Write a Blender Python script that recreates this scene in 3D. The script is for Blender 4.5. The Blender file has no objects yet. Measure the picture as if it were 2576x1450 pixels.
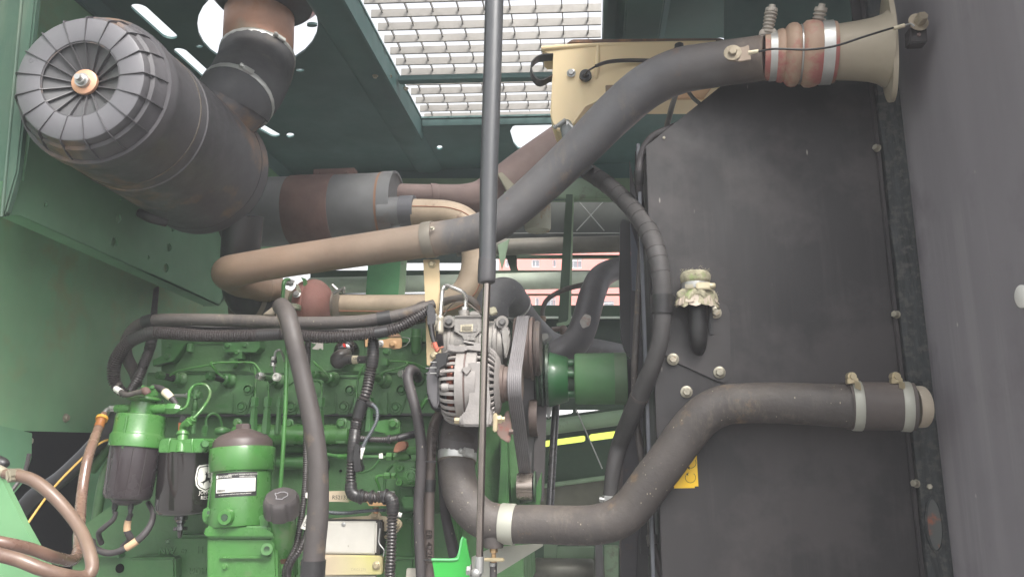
import bpy, bmesh, math, random
from math import radians, pi, sin, cos, sqrt, atan2
from mathutils import Vector, Matrix, geometry
random.seed(7)
SC = bpy.context.scene
COL = SC.collection
# ---------------------------------------------------------------- camera, sky, sun, exposure
F = 1900.0                       # focal length in units of a 2576 x 1450 picture
R = Matrix.Rotation(radians(6), 3, 'Z') @ Matrix.Rotation(radians(90 + 11.7), 3, 'X')
cam = bpy.data.cameras.new('camera')
camo = bpy.data.objects.new('camera', cam)
COL.objects.link(camo)
camo.matrix_world = R.to_4x4()
cam.sensor_width = 36
cam.lens = F / 2576 * 36
cam.clip_start = .02
cam.clip_end = 3000
SC.camera = camo
w = bpy.data.worlds.new('World')
SC.world = w
w.use_nodes = True
nt = w.node_tree
sky = nt.nodes.new('ShaderNodeTexSky')
sky.sky_type = 'NISHITA'
sky.sun_disc = False
sky.sun_elevation = radians(48)
sky.sun_rotation = radians(150)
sky.dust_density = 4
sky.air_density = 1.0
hs = nt.nodes.new('ShaderNodeHueSaturation')
hs.inputs['Saturation'].default_value = .15
bg = nt.nodes['Background']
nt.links.new(sky.outputs[0], hs.inputs['Color'])
nt.links.new(hs.outputs[0], bg.inputs[0])
bg.inputs[1].default_value = .11
sun = bpy.data.lights.new('sun', 'SUN')
sun.energy = 1.5
sun.angle = radians(20)
sun.color = (1, .96, .9)
suno = bpy.data.objects.new('sun', sun)
COL.objects.link(suno)
_el, _rot = radians(48), radians(150)
_dir = Vector((sin(_rot) * cos(_el), cos(_rot) * cos(_el), sin(_el)))
suno.rotation_euler = _dir.to_track_quat('Z', 'Y').to_euler()
SC.view_settings.view_transform = 'Standard'
SC.view_settings.look = 'None'
SC.view_settings.exposure = 2.0
SC.view_settings.gamma = 1
HAZE = .023
SC.cycles.volume_bounces = 0
SC.cycles.max_bounces = 8
# ---------------------------------------------------------------- measuring helpers
FWD = R @ Vector((0, 0, -1))
def ray(x, y): return R @ Vector((x - 1288, -(y - 725), -F))
def P(x, y, Y):
    d = ray(x, y); return d * (Y / d.y)
def PZ(x, y, Z):
    d = ray(x, y); return d * (Z / d.z)
def PX(x, y, X):
    d = ray(x, y); return d * (X / d.x)
def px(p): return p.dot(FWD) / F
ZO = dict(A=(348, 824, .2), B=(734, 824, .2), C=(1056.3, 695.5, .2), D=(1056.3, 901.6, .2), E=(244.7, 966, .26648),
          F=(669.8, 1159.2, .2), G=(579.6, 611.8, .2), H=(1223.6, 760, .2))
def z(k, *pts):
    a, b, s = ZO[k]
    out = []
    for q in pts:
        t = [a + q[0] * s, b + q[1] * s] + list(q[2:3])
        if len(q) > 3: t.append(q[3] * s)
        out.append(tuple(t))
    return out
def perp(n):
    n = n.normalized()
    a = Vector((0, 0, 1)) if abs(n.z) < .9 else Vector((0, 1, 0))
    u = a.cross(n).normalized()
    return u, n.cross(u)
# ---------------------------------------------------------------- paths
class Path:
    def __init__(s, pts, n=8, world=False):
        if world: cp = [(Vector(p[:3]), p[3]) for p in pts]
        else: cp = [(P(x, y, Y), r * px(P(x, y, Y))) for x, y, Y, r in pts]
        s.p, s.r, s.u = [], [], []
        m = len(cp)
        for i in range(m - 1):
            a, b, c, d = cp[max(i - 1, 0)], cp[i], cp[i + 1], cp[min(i + 2, m - 1)]
            for k in range(n):
                t = k / n
                f = lambda A, B, C_, D: .5 * ((2 * B) + (C_ - A) * t + (2 * A - 5 * B + 4 * C_ - D) * t * t + (3 * B - A - 3 * C_ + D) * t ** 3)
                s.p.append(f(a[0], b[0], c[0], d[0])); s.r.append(f(a[1], b[1], c[1], d[1])); s.u.append(i + t)
        s.p.append(cp[-1][0].copy()); s.r.append(cp[-1][1]); s.u.append(m - 1)
        s.s = [0]
        for i in range(1, len(s.p)): s.s.append(s.s[-1] + (s.p[i] - s.p[i - 1]).length)
    def at_s(s, d):
        d = min(max(d, 0), s.s[-1])
        lo, hi = 0, len(s.s) - 1
        while hi - lo > 1:
            m = (lo + hi) // 2
            if s.s[m] <= d: lo = m
            else: hi = m
        t = (d - s.s[lo]) / max(s.s[hi] - s.s[lo], 1e-9)
        tn = (s.p[min(hi + 1, len(s.p) - 1)] - s.p[max(lo - 1, 0)]).normalized()
        return s.p[lo].lerp(s.p[hi], t), tn, s.r[lo] * (1 - t) + s.r[hi] * t
    def s_of(s, u):
        i = 0
        while i < len(s.u) - 2 and s.u[i + 1] < u: i += 1
        t = (u - s.u[i]) / (s.u[i + 1] - s.u[i])
        return s.s[i] + (s.s[i + 1] - s.s[i]) * min(max(t, 0), 1)
# ---------------------------------------------------------------- mesh builder
XR = [None]                      # common reference column for turned parts of one thing
class M:
    def __init__(s): s.b = bmesh.new()
    def ringloft(s, rings, caps=True, closed=False):
        vs = [[s.b.verts.new(p) for p in r] for r in rings]
        n = len(vs[0])
        prs = list(zip(vs, vs[1:])) + ([(vs[-1], vs[0])] if closed else [])
        for a, b in prs:
            for i in range(n):
                j = (i + 1) % n
                try: s.b.faces.new((a[i], a[j], b[j], b[i]))
                except ValueError: pass
        if caps and not closed:
            s.b.faces.new(vs[0][::-1]); s.b.faces.new(vs[-1])
        return s
    def sweep(s, cps, seg=18, caps=True):      # cps: (pos, tangent, radius)
        rings = []
        u = perp(cps[0][1])[0]
        for p, t, r in cps:
            t = t.normalized()
            u = (u - t * u.dot(t)).normalized()
            v = t.cross(u)
            rings.append([p + (u * cos(2 * pi * i / seg) + v * sin(2 * pi * i / seg)) * r for i in range(seg)])
        return s.ringloft(rings, caps)
    def tube(s, pts, seg=18, n=7, corr=None, caps=True, path=None, world=False, wob=0):
        pa = path or Path(pts, n, world)
        if corr:
            pitch, amp = corr
            L = pa.s[-1]; k = max(2, int(L / (pitch / 4)))
            cps = []
            for i in range(k + 1):
                p, t, r = pa.at_s(L * i / k)
                cps.append((p, t, r * (1 + amp * (0, 1, 1, 0)[i % 4] - amp * .5)))
        else:
            cps = []
            for i, d in enumerate(pa.s):
                p, t, r = pa.at_s(d)
                if wob: r *= 1 + wob * sin(i * 1.7) * cos(i * .61)
                cps.append((pa.p[i], t, pa.r[i] if not wob else r))
        s.sweep(cps, seg, caps); s.pa = pa
        return s
    def sub(s, pa, u0, u1, dr=0, seg=18, k=6, corr=None):
        a, b = pa.s_of(u0), pa.s_of(u1)
        if corr:
            pitch, amp = corr; k = max(4, int((b - a) / (pitch / 4)))
        cps = []
        for i in range(k + 1):
            p, t, r = pa.at_s(a + (b - a) * i / k)
            f = 1 + (amp * (0, 1, 1, 0)[i % 4] - amp * .5 if corr else 0)
            cps.append((p, t, (r + dr) * f))
        return s.sweep(cps, seg)
    def band(s, pa, u, wd, dr, seg=24):
        a = pa.s_of(u)
        cps = []
        for q, e in ((-.5, -.0006), (-.5, 0), (-.42, .0004), (.42, .0004), (.5, 0), (.5, -.0006)):
            p, t, r = pa.at_s(a)
            cps.append((p + t * (q * wd), t, r + dr + e))
        return s.sweep(cps, seg)
    def lathe(s, p0, p1, prof, seg=32, u=1, caps=True, ph=0):       # prof: (fraction along, radius)
        d = p1 - p0
        e1, e2 = perp(d)
        rings = [[p0 + d * t + (e1 * cos(2 * pi * (i + ph) / seg) + e2 * sin(2 * pi * (i + ph) / seg)) * (max(r, 1e-5) * u) for i in range(seg)] for t, r in prof]
        return s.ringloft(rings, caps)
    def vlathe(s, x, Y, prof, seg=32):      # vertical axis; prof: (picture y, picture radius)
        q = P(x, prof[0][0], Y); u = px(q)
        rings = []
        for y, r in prof:
            zz = P(x, y, Y).z
            rings.append([Vector((q.x + cos(2 * pi * i / seg) * r * u, q.y + sin(2 * pi * i / seg) * r * u, zz)) for i in range(seg)])
        return s.ringloft(rings)
    def hlathe(s, y, Y, prof, seg=32, xr=None, ph=0):      # axis along X; prof: (picture x, picture radius)
        q = P(xr or XR[0] or prof[0][0], y, Y); u = px(q)
        rings = []
        for x, r in prof:
            X = P(x, y, Y).x
            r = max(r, .02)
            rings.append([Vector((X, q.y + cos(2 * pi * (i + ph) / seg) * r * u, q.z + sin(2 * pi * (i + ph) / seg) * r * u)) for i in range(seg)])
        return s.ringloft(rings)
    def bar3(s, p0, p1, r, seg=10): return s.lathe(p0, p1, [(0, r), (1, r)], seg)
    def prism3(s, pts, vec, bev=0, seg=2):
        fr = [s.b.verts.new(p) for p in pts]; bk = [s.b.verts.new(p + vec) for p in pts]
        n = len(pts)
        fs = [s.b.faces.new(fr), s.b.faces.new(bk[::-1])]
        for i in range(n):
            j = (i + 1) % n
            fs.append(s.b.faces.new((fr[j], fr[i], bk[i], bk[j])))
        if bev:
            es = list({e for v in fr for e in v.link_edges})
            bmesh.ops.bevel(s.b, geom=es, offset=bev, segments=seg, affect='EDGES', clamp_overlap=True)
        return s
    def plate(s, pts, Y, th, bev=.001, dy=None):
        return s.prism3([P(a, b, Y) for a, b in [q[:2] for q in pts]], Vector((0, th, 0)), bev)
    def holed(s, outer, holes, vec):          # flat sheet with holes; outer, holes: lists of world points
        loops = [outer] + holes
        tris = geometry.tessellate_polygon(loops)
        flat = [p for l in loops for p in l]
        a = [s.b.verts.new(p) for p in flat]; c = [s.b.verts.new(p + vec) for p in flat]
        for t in tris:
            try:
                s.b.faces.new([a[i] for i in t]); s.b.faces.new([c[i] for i in reversed(t)])
            except ValueError: pass
        o = 0
        for l in loops:
            n = len(l)
            for i in range(n):
                j = (i + 1) % n
                try: s.b.faces.new((a[o + i], a[o + j], c[o + j], c[o + i]))
                except ValueError: pass
            o += n
        return s
    def obox(s, c, ax, h, bev=0):             # oriented box: centre, three axes, half sizes
        A, B, C_ = [Vector(v).normalized() * q for v, q in zip(ax, h)]
        pts = [c - A - B - C_, c + A - B - C_, c + A + B - C_, c - A + B - C_]
        fr = [s.b.verts.new(p) for p in pts]; bk = [s.b.verts.new(p + C_ * 2) for p in pts]
        s.b.faces.new(fr[::-1]); s.b.faces.new(bk)
        for i in range(4):
            j = (i + 1) % 4
            s.b.faces.new((fr[i], fr[j], bk[j], bk[i]))
        if bev:
            es = list({e for v in fr + bk for e in v.link_edges})
            bmesh.ops.bevel(s.b, geom=es, offset=bev, segments=2, affect='EDGES', clamp_overlap=True)
        return s
    def box(s, x0, y0, x1, y1, Y, th, bev=.001):   # box whose front fills a picture rectangle at depth Y
        a, b = P(x0, y0, Y), P(x1, y1, Y); m = P((x0 + x1) / 2, (y0 + y1) / 2, Y)
        c = Vector((m.x, Y + th / 2, m.z))
        u = px(m)
        return s.obox(c, ((1, 0, 0), (0, 1, 0), (0, 0, 1)), (abs(b.x - a.x) / 2, th / 2, abs(a.z - b.z) / 2), bev)
    def bolt(s, p, n, r, h=None, washer=1.35):
        n = Vector(n).normalized(); h = h or r * .8
        q = p
        if washer:
            s.lathe(p, p + n * r * .18, [(0, washer * r), (.7, washer * r), (1, washer * r * .94)], 18)
            q = p + n * r * .18
        s.lathe(q, q + n * h, [(0, r), (.8, r), (1, r * .82)], 6, ph=random.random())
        return s
    def sphere(s, c, r, sc=(1, 1, 1), seg=16):
        m = Matrix.Translation(c) @ Matrix.Diagonal((r * sc[0], r * sc[1], r * sc[2], 1))
        bmesh.ops.create_uvsphere(s.b, u_segments=seg, v_segments=seg // 2 + 2, radius=1, matrix=m)
        return s
    def text(s, st, size, fn, ext=.0002, bold=0):          # fn maps text-plane metres (x, y, out) to world
        cu = bpy.data.curves.new('t', 'FONT'); cu.body = st; cu.size = size; cu.align_x = 'CENTER'; cu.align_y = 'CENTER'
        cu.extrude = ext; cu.resolution_u = 2; cu.offset = bold
        ob = bpy.data.objects.new('t', cu); COL.objects.link(ob)
        dg = bpy.context.evaluated_depsgraph_get()
        me = bpy.data.meshes.new_from_object(ob.evaluated_get(dg))
        bpy.data.objects.remove(ob); bpy.data.curves.remove(cu)
        vs = [s.b.verts.new(fn(v.co.x, v.co.y, v.co.z)) for v in me.vertices]
        for f in me.polygons:
            try: s.b.faces.new([vs[i] for i in f.vertices])
            except ValueError: pass
        bpy.data.meshes.remove(me)
        return s
# ---------------------------------------------------------------- objects
WO = {}
def tagp(o, label=None, cat=None, group=None, kind=None):
    if label: o['label'] = label
    if cat: o['category'] = cat
    if group: o['group'] = group
    if kind: o['kind'] = kind
    return o
def T(name, label, cat, at, group=None):
    o = bpy.data.objects.new(name, None); COL.objects.link(o)
    o.empty_display_size = .02
    at = Vector(at) if isinstance(at, Vector) else P(*at)
    o.location = at; WO[o.name] = at.copy()
    return tagp(o, label, cat, group)
def O(name, m, mat, parent=None, label=None, ang=38, kind=None):
    bmesh.ops.recalc_face_normals(m.b, faces=m.b.faces)
    lo = Vector([min(v.co[i] for v in m.b.verts) for i in range(3)]); hi = Vector([max(v.co[i] for v in m.b.verts) for i in range(3)])
    c = (lo + hi) / 2
    bmesh.ops.translate(m.b, verts=m.b.verts, vec=-c)
    me = bpy.data.meshes.new(name); m.b.to_mesh(me); m.b.free()
    me.polygons.foreach_set('use_smooth', [True] * len(me.polygons))
    me.set_sharp_from_angle(angle=radians(ang))
    for mm in (mat if isinstance(mat, (list, tuple)) else [mat]): me.materials.append(mm)
    o = bpy.data.objects.new(name, me); COL.objects.link(o)
    WO[o.name] = c.copy()
    if parent:
        o.parent = parent; o.location = c - WO[parent.name]
    else: o.location = c
    if label: o['label'] = label
    if kind: o['kind'] = kind
    return o
def S(name, m, mat, label, cat, group=None, kind=None, ang=38):
    o = O(name, m, mat, ang=ang); return tagp(o, label, cat, group, kind)
def B(parent, x, y, Y, r, mat, n=(0, -1, 0), name='bolt', h=None, washer=1.4):
    p = P(x, y, Y)
    return O(name, M().bolt(p, n, r * px(p), (h * px(p) if h else None), washer), mat, parent)
def clamp(parent, pa, u, wd, dr, mat, ang=0, screw=True, name='hose_clamp', label=None, hw=1):
    m = M().band(pa, u, wd, dr)
    if screw:
        p, t, r = pa.at_s(pa.s_of(u))
        c = (-p).normalized(); c = (c - t * c.dot(t)).normalized()
        c = Matrix.Rotation(radians(ang), 3, t) @ c
        e = t.cross(c)
        q = p + c * (r + dr + .003)
        m.obox(q, (e, t, c), (.011 * hw, wd * .5, .003 * hw), .0012)
        for k in range(7): m.obox(q + e * ((k - 3) * .0026 * hw - .002) + c * .0032 * hw, (e, t, c), (.0006, wd * .32, .0006))
        m.lathe(q + e * .010 * hw + c * .002, q + e * .020 * hw + c * .002, [(0, .0035 * hw), (.3, .0035 * hw), (.35, .005 * hw), (.9, .005 * hw), (1, .004 * hw)], 12)
    return O(name, m, mat, parent, label)
# ---------------------------------------------------------------- materials
def rgb(c): return (c[0], c[1], c[2], 1)
def mat(name, col, rough=.5, metal=0., var=.12, vs=9, dust=None, rust=None, bump=0., bs=90, speck=None, grad=None, stretch=None, spec=.5, coat=0, emit=None, streak=None, rust2=None):
    m = bpy.data.materials.new(name); m.use_nodes = True
    n = m.node_tree; N = n.nodes; L = n.links
    b = N['Principled BSDF']
    geo = N.new('ShaderNodeNewGeometry')
    pos = geo.outputs['Position']
    if stretch:
        mp = N.new('ShaderNodeMapping'); mp.inputs['Scale'].default_value = stretch
        L.new(pos, mp.inputs[0]); spos = mp.outputs[0]
    else: spos = pos
    def noise(sc, det=4, ro=.6, src=None):
        q = N.new('ShaderNodeTexNoise'); q.inputs['Scale'].default_value = sc; q.inputs['Detail'].default_value = det
        q.inputs['Roughness'].default_value = ro; L.new(src or spos, q.inputs['Vector']); return q.outputs['Fac']
    def mr(src, a, c, o0=0, o1=1):
        q = N.new('ShaderNodeMapRange'); q.inputs[1].default_value = a; q.inputs[2].default_value = c
        q.inputs[3].default_value = o0; q.inputs[4].default_value = o1; L.new(src, q.inputs[0]); return q.outputs[0]
    def mul(a, c):
        q = N.new('ShaderNodeMath'); q.operation = 'MULTIPLY'
        for i, e in enumerate((a, c)):
            if isinstance(e, (int, float)): q.inputs[i].default_value = e
            else: L.new(e, q.inputs[i])
        return q.outputs[0]
    def mix(f, a, c):
        q = N.new('ShaderNodeMix'); q.data_type = 'RGBA'
        L.new(f, q.inputs[0])
        for i, e in ((6, a), (7, c)):
            if isinstance(e, tuple): q.inputs[i].default_value = rgb(e)
            else: L.new(e, q.inputs[i])
        return q.outputs[2]
    base = rgb(col)
    cur = None
    if grad:                                   # colour zones along an axis of the thing itself (heat, wear)
        sp = N.new('ShaderNodeSeparateXYZ'); L.new(pos, sp.inputs[0])
        ax, g0, g1, cols = grad
        nn = noise(7, 3); wv = mr(nn, .3, .7, -.05, .05)
        ad = N.new('ShaderNodeMath'); ad.operation = 'ADD'; L.new(sp.outputs[ax], ad.inputs[0]); L.new(wv, ad.inputs[1])
        cr = N.new('ShaderNodeValToRGB'); L.new(mr(ad.outputs[0], g0, g1), cr.inputs[0])
        e = cr.color_ramp.elements
        while len(e) < len(cols): e.new(.5)
        for i, (t, c) in enumerate(cols): e[i].position = t; e[i].color = rgb(c)
        cur = cr.outputs[0]
    n1 = noise(vs)
    dark = N.new('ShaderNodeHueSaturation')
    if cur is not None: L.new(cur, dark.inputs['Color'])
    else: dark.inputs['Color'].default_value = base
    L.new(mr(n1, .25, .75, 1 - var * 1.6, 1 + var * 1.6), dark.inputs['Value'])
    cur = dark.outputs[0]
    ro = mr(noise(vs * 3), .3, .7, max(rough - .1, .05), min(rough + .1, 1))
    if rust:
        c, th, sc = rust[:3]
        f = mr(noise(sc, 6, .65, pos), th, th + .1)
        cur = mix(f, cur, c)
    if rust2:
        c, th, sc = rust2[:3]
        q = N.new('ShaderNodeMapping'); q.inputs['Location'].default_value = (3, 5, 7); L.new(pos, q.inputs[0])
        cur = mix(mr(noise(sc, 6, .65, q.outputs[0]), th, th + .08), cur, c)
    if streak:                                 # runs and wipe marks, long in the vertical
        c, th, sc, zs, am = streak
        q = N.new('ShaderNodeMapping'); q.inputs['Scale'].default_value = (1, 1, zs); L.new(pos, q.inputs[0])
        f = mr(noise(sc, 5, .7, q.outputs[0]), th, th + .14)
        cur = mix(mul(mul(f, mr(noise(sc * .12, 2, .5, pos), .42, .6)), am), cur, c)
    if dust:
        c, am = dust
        sp = N.new('ShaderNodeSeparateXYZ'); L.new(geo.outputs['Normal'], sp.inputs[0])
        f = mul(mr(sp.outputs[2], -.1, 1, .25, 1), mr(noise(vs * 1.7, 5, .7), .3, .7))
        cur = mix(mul(f, am), cur, c)
    if speck:
        c, sc, sz = speck[:3]
        v = N.new('ShaderNodeTexVoronoi'); v.inputs['Scale'].default_value = sc
        mp = N.new('ShaderNodeMapping'); mp.inputs['Scale'].default_value = (1, 1, speck[3] if len(speck) > 3 else .6)
        L.new(pos, mp.inputs[0]); L.new(mp.outputs[0], v.inputs['Vector'])
        f = mr(v.outputs['Distance'], sz, sz * .5)
        f = mul(f, mr(noise(sc * .35, 2), .5, .56))
        cur = mix(f, cur, c)
    L.new(cur, b.inputs['Base Color']); L.new(ro, b.inputs['Roughness'])
    b.inputs['Metallic'].default_value = metal
    b.inputs['Specular IOR Level'].default_value = spec
    if coat: b.inputs['Coat Weight'].default_value = coat; b.inputs['Coat Roughness'].default_value = .15
    if bump:
        bu = N.new('ShaderNodeBump'); bu.inputs['Strength'].default_value = bump; bu.inputs['Distance'].default_value = .002
        L.new(noise(bs, 5, .6), bu.inputs['Height']); L.new(bu.outputs[0], b.inputs['Normal'])
    if emit: b.inputs['Emission Color'].default_value = rgb(emit); b.inputs['Emission Strength'].default_value = 1
    return m
DUST = (.3, .26, .2)
G_ENG = mat('engine_green', (.04, .135, .036), .4, var=.14, dust=((.17, .2, .12), .42), bump=.25, bs=160, coat=.15)
G_ENG2 = mat('engine_green_dusty', (.05, .135, .045), .5, var=.16, dust=((.18, .2, .13), .5), bump=.5, bs=120)
G_BRT = mat('engine_green_bright', (.048, .175, .036), .3, var=.14, rust=((.1, .16, .07), .6, 14), dust=((.2, .24, .13), .35), bump=.12, bs=140, coat=.3)
G_WALL = mat('wall_green', (.16, .33, .18), .62, var=.16, vs=3, dust=((.24, .27, .18), .6), rust2=((.2, .29, .15), .55, 3.2), streak=((.2, .28, .16), .5, 24, .12, .5), bump=.12, bs=60)
G_BRACE = mat('brace_green', (.12, .26, .15), .6, var=.12, vs=4, dust=((.22, .24, .17), .4), bump=.1)
G_ROOF = mat('roof_green_veiled', (.05, .115, .11), .6, var=.15, vs=3, dust=((.1, .12, .1), .4), rust=((.09, .06, .05), .68, 4))  # teal veil of glare put into the green of the paint
G_RAIL = mat('rail_green', (.03, .065, .035), .5, var=.2, vs=6, dust=((.2, .2, .15), .3))
G_PALE = mat('pale_green_paint', (.2, .29, .18), .45, var=.15, vs=5, rust=((.14, .14, .1), .62, 14), coat=.2)
G_HUB = mat('hub_green', (.02, .12, .035), .4, var=.15, dust=((.14, .15, .1), .3), coat=.3)
G_GUARD = mat('guard_green', (.075, .2, .075), .55, var=.16, vs=7, dust=((.22, .24, .15), .35), rust=((.14, .14, .09), .62, 9), bump=.1)
G_LEAN = mat('door_green', (.13, .3, .14), .5, var=.06, vs=4, dust=((.25, .3, .2), .3))
PLAST = mat('black_plastic', (.062, .06, .065), .48, var=.1, dust=((.17, .16, .16), .35), rust=((.13, .09, .06), .66, 7), bump=.06)
PLASTD = mat('black_plastic_dirty', (.058, .055, .06), .5, var=.12, dust=((.15, .14, .14), .35), rust=((.16, .1, .065), .56, 6), bump=.1)
CAPG = mat('grey_cap_plastic', (.105, .103, .113), .5, var=.06, dust=((.16, .15, .15), .4))
BLACK = mat('black_trim', (.02, .019, .02), .42, var=.12, dust=((.12, .11, .1), .25))
DEEP = mat('void_shade_black', (.004, .004, .004), .9, spec=.03)  # near black that stands in for shade in gaps and openings
GLOSSB = mat('gloss_black', (.016, .013, .013), .14, var=.05, dust=((.1, .08, .07), .06), coat=.8, spec=.8)
BOWL = mat('smoked_bowl', (.04, .032, .035), .26, var=.05, vs=5, dust=((.12, .1, .1), .12), coat=.3)
RUB = mat('rubber', (.042, .037, .039), .6, var=.12, dust=((.14, .12, .11), .4), speck=((.3, .27, .22), 95, .16), bump=.15, bs=200)
RUBD = mat('rubber_dirty', (.06, .052, .05), .62, var=.15, dust=((.17, .14, .11), .5), rust=((.15, .1, .06), .62, 22), speck=((.34, .3, .22), 120, .14), streak=((.13, .11, .09), .5, 80, .25, .6), bump=.5, bs=140)
LOOM = mat('loom_plastic', (.035, .03, .031), .36, var=.1, dust=((.13, .11, .09), .3))
WRAP = mat('wrapped_hose', (.05, .047, .047), .65, var=.15, dust=((.12, .105, .1), .4), bump=.4, bs=70)
STEEL = mat('steel', (.42, .42, .41), .35, .7, var=.12, dust=(DUST, .3))
ZINC = mat('yellow_zinc', (.5, .42, .27), .4, .55, var=.15, vs=20, dust=(DUST, .4))
BOLTM = mat('bolt_metal', (.36, .33, .26), .45, .5, var=.2, vs=60, rust=((.2, .11, .06), .6, 60))
CLAMPM = mat('clamp_metal', (.5, .5, .48), .38, .55, var=.1, vs=20, dust=(DUST, .35))
CLAMPW = mat('pale_clamp', (.36, .36, .31), .45, .15, var=.06, dust=(DUST, .3))
ALU = mat('cast_aluminium', (.29, .27, .26), .5, .25, var=.1, vs=20, dust=(DUST, .35), rust2=((.2, .16, .1), .66, 30), bump=.35, bs=240)
ALU2 = mat('cast_aluminium_dull', (.27, .255, .24), .5, .3, var=.14, vs=18, dust=(DUST, .45), rust2=((.1, .08, .06), .66, 26), bump=.3, bs=200)
CHROME = mat('chrome_rod', (.3, .26, .23), .18, .95, var=.1)
TUBEM = mat('bright_tube', (.6, .59, .56), .25, .8, var=.1, dust=(DUST, .2))
RUSTT = mat('turbo_rust', (.2, .085, .07), .75, var=.15, vs=14, dust=((.26, .17, .13), .4), bump=.3, bs=180)
RUSTP = mat('rust_pipe', (.15, .105, .095), .75, var=.16, vs=8, dust=((.22, .17, .15), .3), rust=((.2, .09, .06), .63, 9), bump=.2)
COPPER = mat('copper_wire', (.17, .05, .03), .35, .6)
HOT = mat('charge_pipe_paint', (.2, .18, .17), .6, var=.13, vs=9, grad=(0, -.62, .5, [(0, (.22, .145, .1)), (.25, (.22, .17, .13)), (.31, (.1, .095, .095)), (.62, (.1, .1, .108)), (.76, (.085, .075, .073)), (.9, (.13, .095, .075)), (1, (.19, .14, .105))]),
          rust=((.18, .1, .065), .6, 11), dust=((.26, .22, .18), .3), streak=((.22, .17, .13), .5, 60, .3, .5), bump=.35, bs=70)
TANP = mat('tan_pipe', (.4, .32, .24), .6, .15, var=.12, dust=((.4, .34, .28), .3), rust=((.3, .17, .1), .62, 14), bump=.15)
GREYP = mat('weathered_steel_pipe', (.3, .28, .26), .6, .25, var=.18, vs=14, rust=((.22, .14, .09), .6, 18), dust=(DUST, .3), bump=.3)
MUFG = mat('muffler_grey', (.15, .152, .155), .55, .2, var=.16, vs=7, rust=((.16, .13, .12), .6, 6), dust=((.2, .19, .18), .3))
MUFB = mat('muffler_band', (.13, .078, .066), .8, var=.14, vs=16, bump=.3)
SIL = mat('silicone_red', (.36, .24, .17), .6, var=.1, rust=((.36, .11, .1), .47, 14), dust=((.42, .34, .24), .5))
DUCT = mat('dusty_cast_duct', (.35, .3, .225), .55, .1, var=.08, rust=((.25, .18, .11), .68, 40), dust=((.4, .36, .28), .3), bump=.15)
CREAM = mat('cream_plastic', (.72, .57, .34), .45, var=.04, vs=4, dust=((.55, .45, .33), .35), spec=.4)
CREAM.node_tree.nodes['Principled BSDF'].inputs['Subsurface Weight'].default_value = .15
CREAM.node_tree.nodes['Principled BSDF'].inputs['Subsurface Radius'].default_value = (.01, .006, .003)
BOXB = mat('box_black', (.017, .0148, .0155), .55, var=.12, vs=4, stretch=(1, 1, .45), dust=((.09, .08, .08), .4), rust2=((.04, .034, .034), .5, 2.5), streak=((.055, .049, .047), .5, 50, .06, .3), speck=((.3, .28, .25), 34, .08, .3), bump=.8, bs=5)
PLATEB = mat('plate_black', (.034, .03, .03), .5, var=.1, vs=8, dust=((.12, .1, .1), .3))
WALLG = mat('wall_grey', (.24, .222, .236), .55, var=.12, vs=5, stretch=(1, 1, .18), dust=((.2, .19, .2), .4), streak=((.3, .28, .29), .48, 34, .03, .55), rust2=((.19, .17, .185), .5, 2.2), speck=((.5, .47, .44), 18, .05), bump=.8, bs=4)
FOAM = mat('seal_strip', (.03, .033, .034), .8, var=.4, vs=60, stretch=(1.6, 1, .3), rust=((.062, .062, .056), .5, 70), bump=1., bs=90)
GALV = mat('galvanised', (.2, .19, .175), .5, .2, var=.1, vs=24, dust=((.2, .18, .15), .4), bump=.15)
WHITE = mat('white_print', (.75, .73, .68), .6, var=.05)
PAPER = mat('aged_sticker', (.62, .55, .4), .6, var=.15, vs=60)
YELL = mat('warning_yellow', (.85, .53, .01), .45, var=.04)
INK = mat('black_print', (.02, .02, .02), .5)
BRNH = mat('brown_hose', (.15, .085, .065), .25, var=.12, vs=10, dust=((.24, .17, .11), .45), coat=.4)
ORANGE = mat('orange_clip', (.65, .32, .05), .45)
YWIRE = mat('yellow_cord', (.6, .36, .08), .5)
REDP = mat('red_plastic', (.6, .04, .03), .4)
REDW = mat('red_tape', (.55, .13, .08), .5)
BRNC = mat('brown_plastic', (.28, .12, .07), .45)
CLOTH = mat('knit_cloth', (.36, .33, .23), .95, var=.25, vs=80, rust=((.3, .37, .16), .6, 30), bump=1., bs=300)
SHEETP = mat('plastic_film', (.5, .42, .34), .35, var=.15, vs=40, bump=.5)
BELT = mat('ribbed_belt', (.17, .16, .165), .55, var=.1, dust=((.2, .19, .18), .3))
BELTD = mat('belt_back', (.07, .062, .062), .55, var=.1)
PULB = mat('pulley_brown', (.13, .095, .085), .5, .3, var=.15, rust=((.22, .1, .06), .6, 30), dust=(DUST, .25))
BRICKR = mat('render_red', (.75, .13, .08), .8, var=.03, vs=.3)
BGLASS = mat('window_glass', (.08, .1, .13), .15, var=.05, vs=1)
BWHITE = mat('window_white', (.8, .8, .8), .5, var=.02)
LIME = mat('lime_paint', (.5, .62, .06), .4, var=.03, vs=2)
CONC = mat('concrete', (.16, .155, .145), .85, var=.1, vs=1.5, bump=.2, bs=20)
GOLDP = mat('yellow_zinc_sheet', (.56, .46, .27), .42, .4, var=.08, vs=10, grad=(0, -.62, -.36, [(0, (.55, .5, .36)), (.3, (.6, .47, .36)), (.6, (.55, .48, .3)), (.85, (.52, .48, .2)), (1, (.5, .4, .3))]), dust=(DUST, .25))
SILV = mat('silver_cover', (.55, .53, .48), .42, .35, var=.08, vs=14, dust=((.5, .44, .36), .3), speck=((.15, .1, .05), 60, .1))
TANB = mat('tan_bracket', (.46, .28, .14), .5, .25, var=.12, vs=16, dust=(DUST, .3))
DUSTZ = mat('dusty_zinc', (.3, .25, .18), .6, .2, var=.2, vs=50, dust=((.34, .3, .22), .5))
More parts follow.
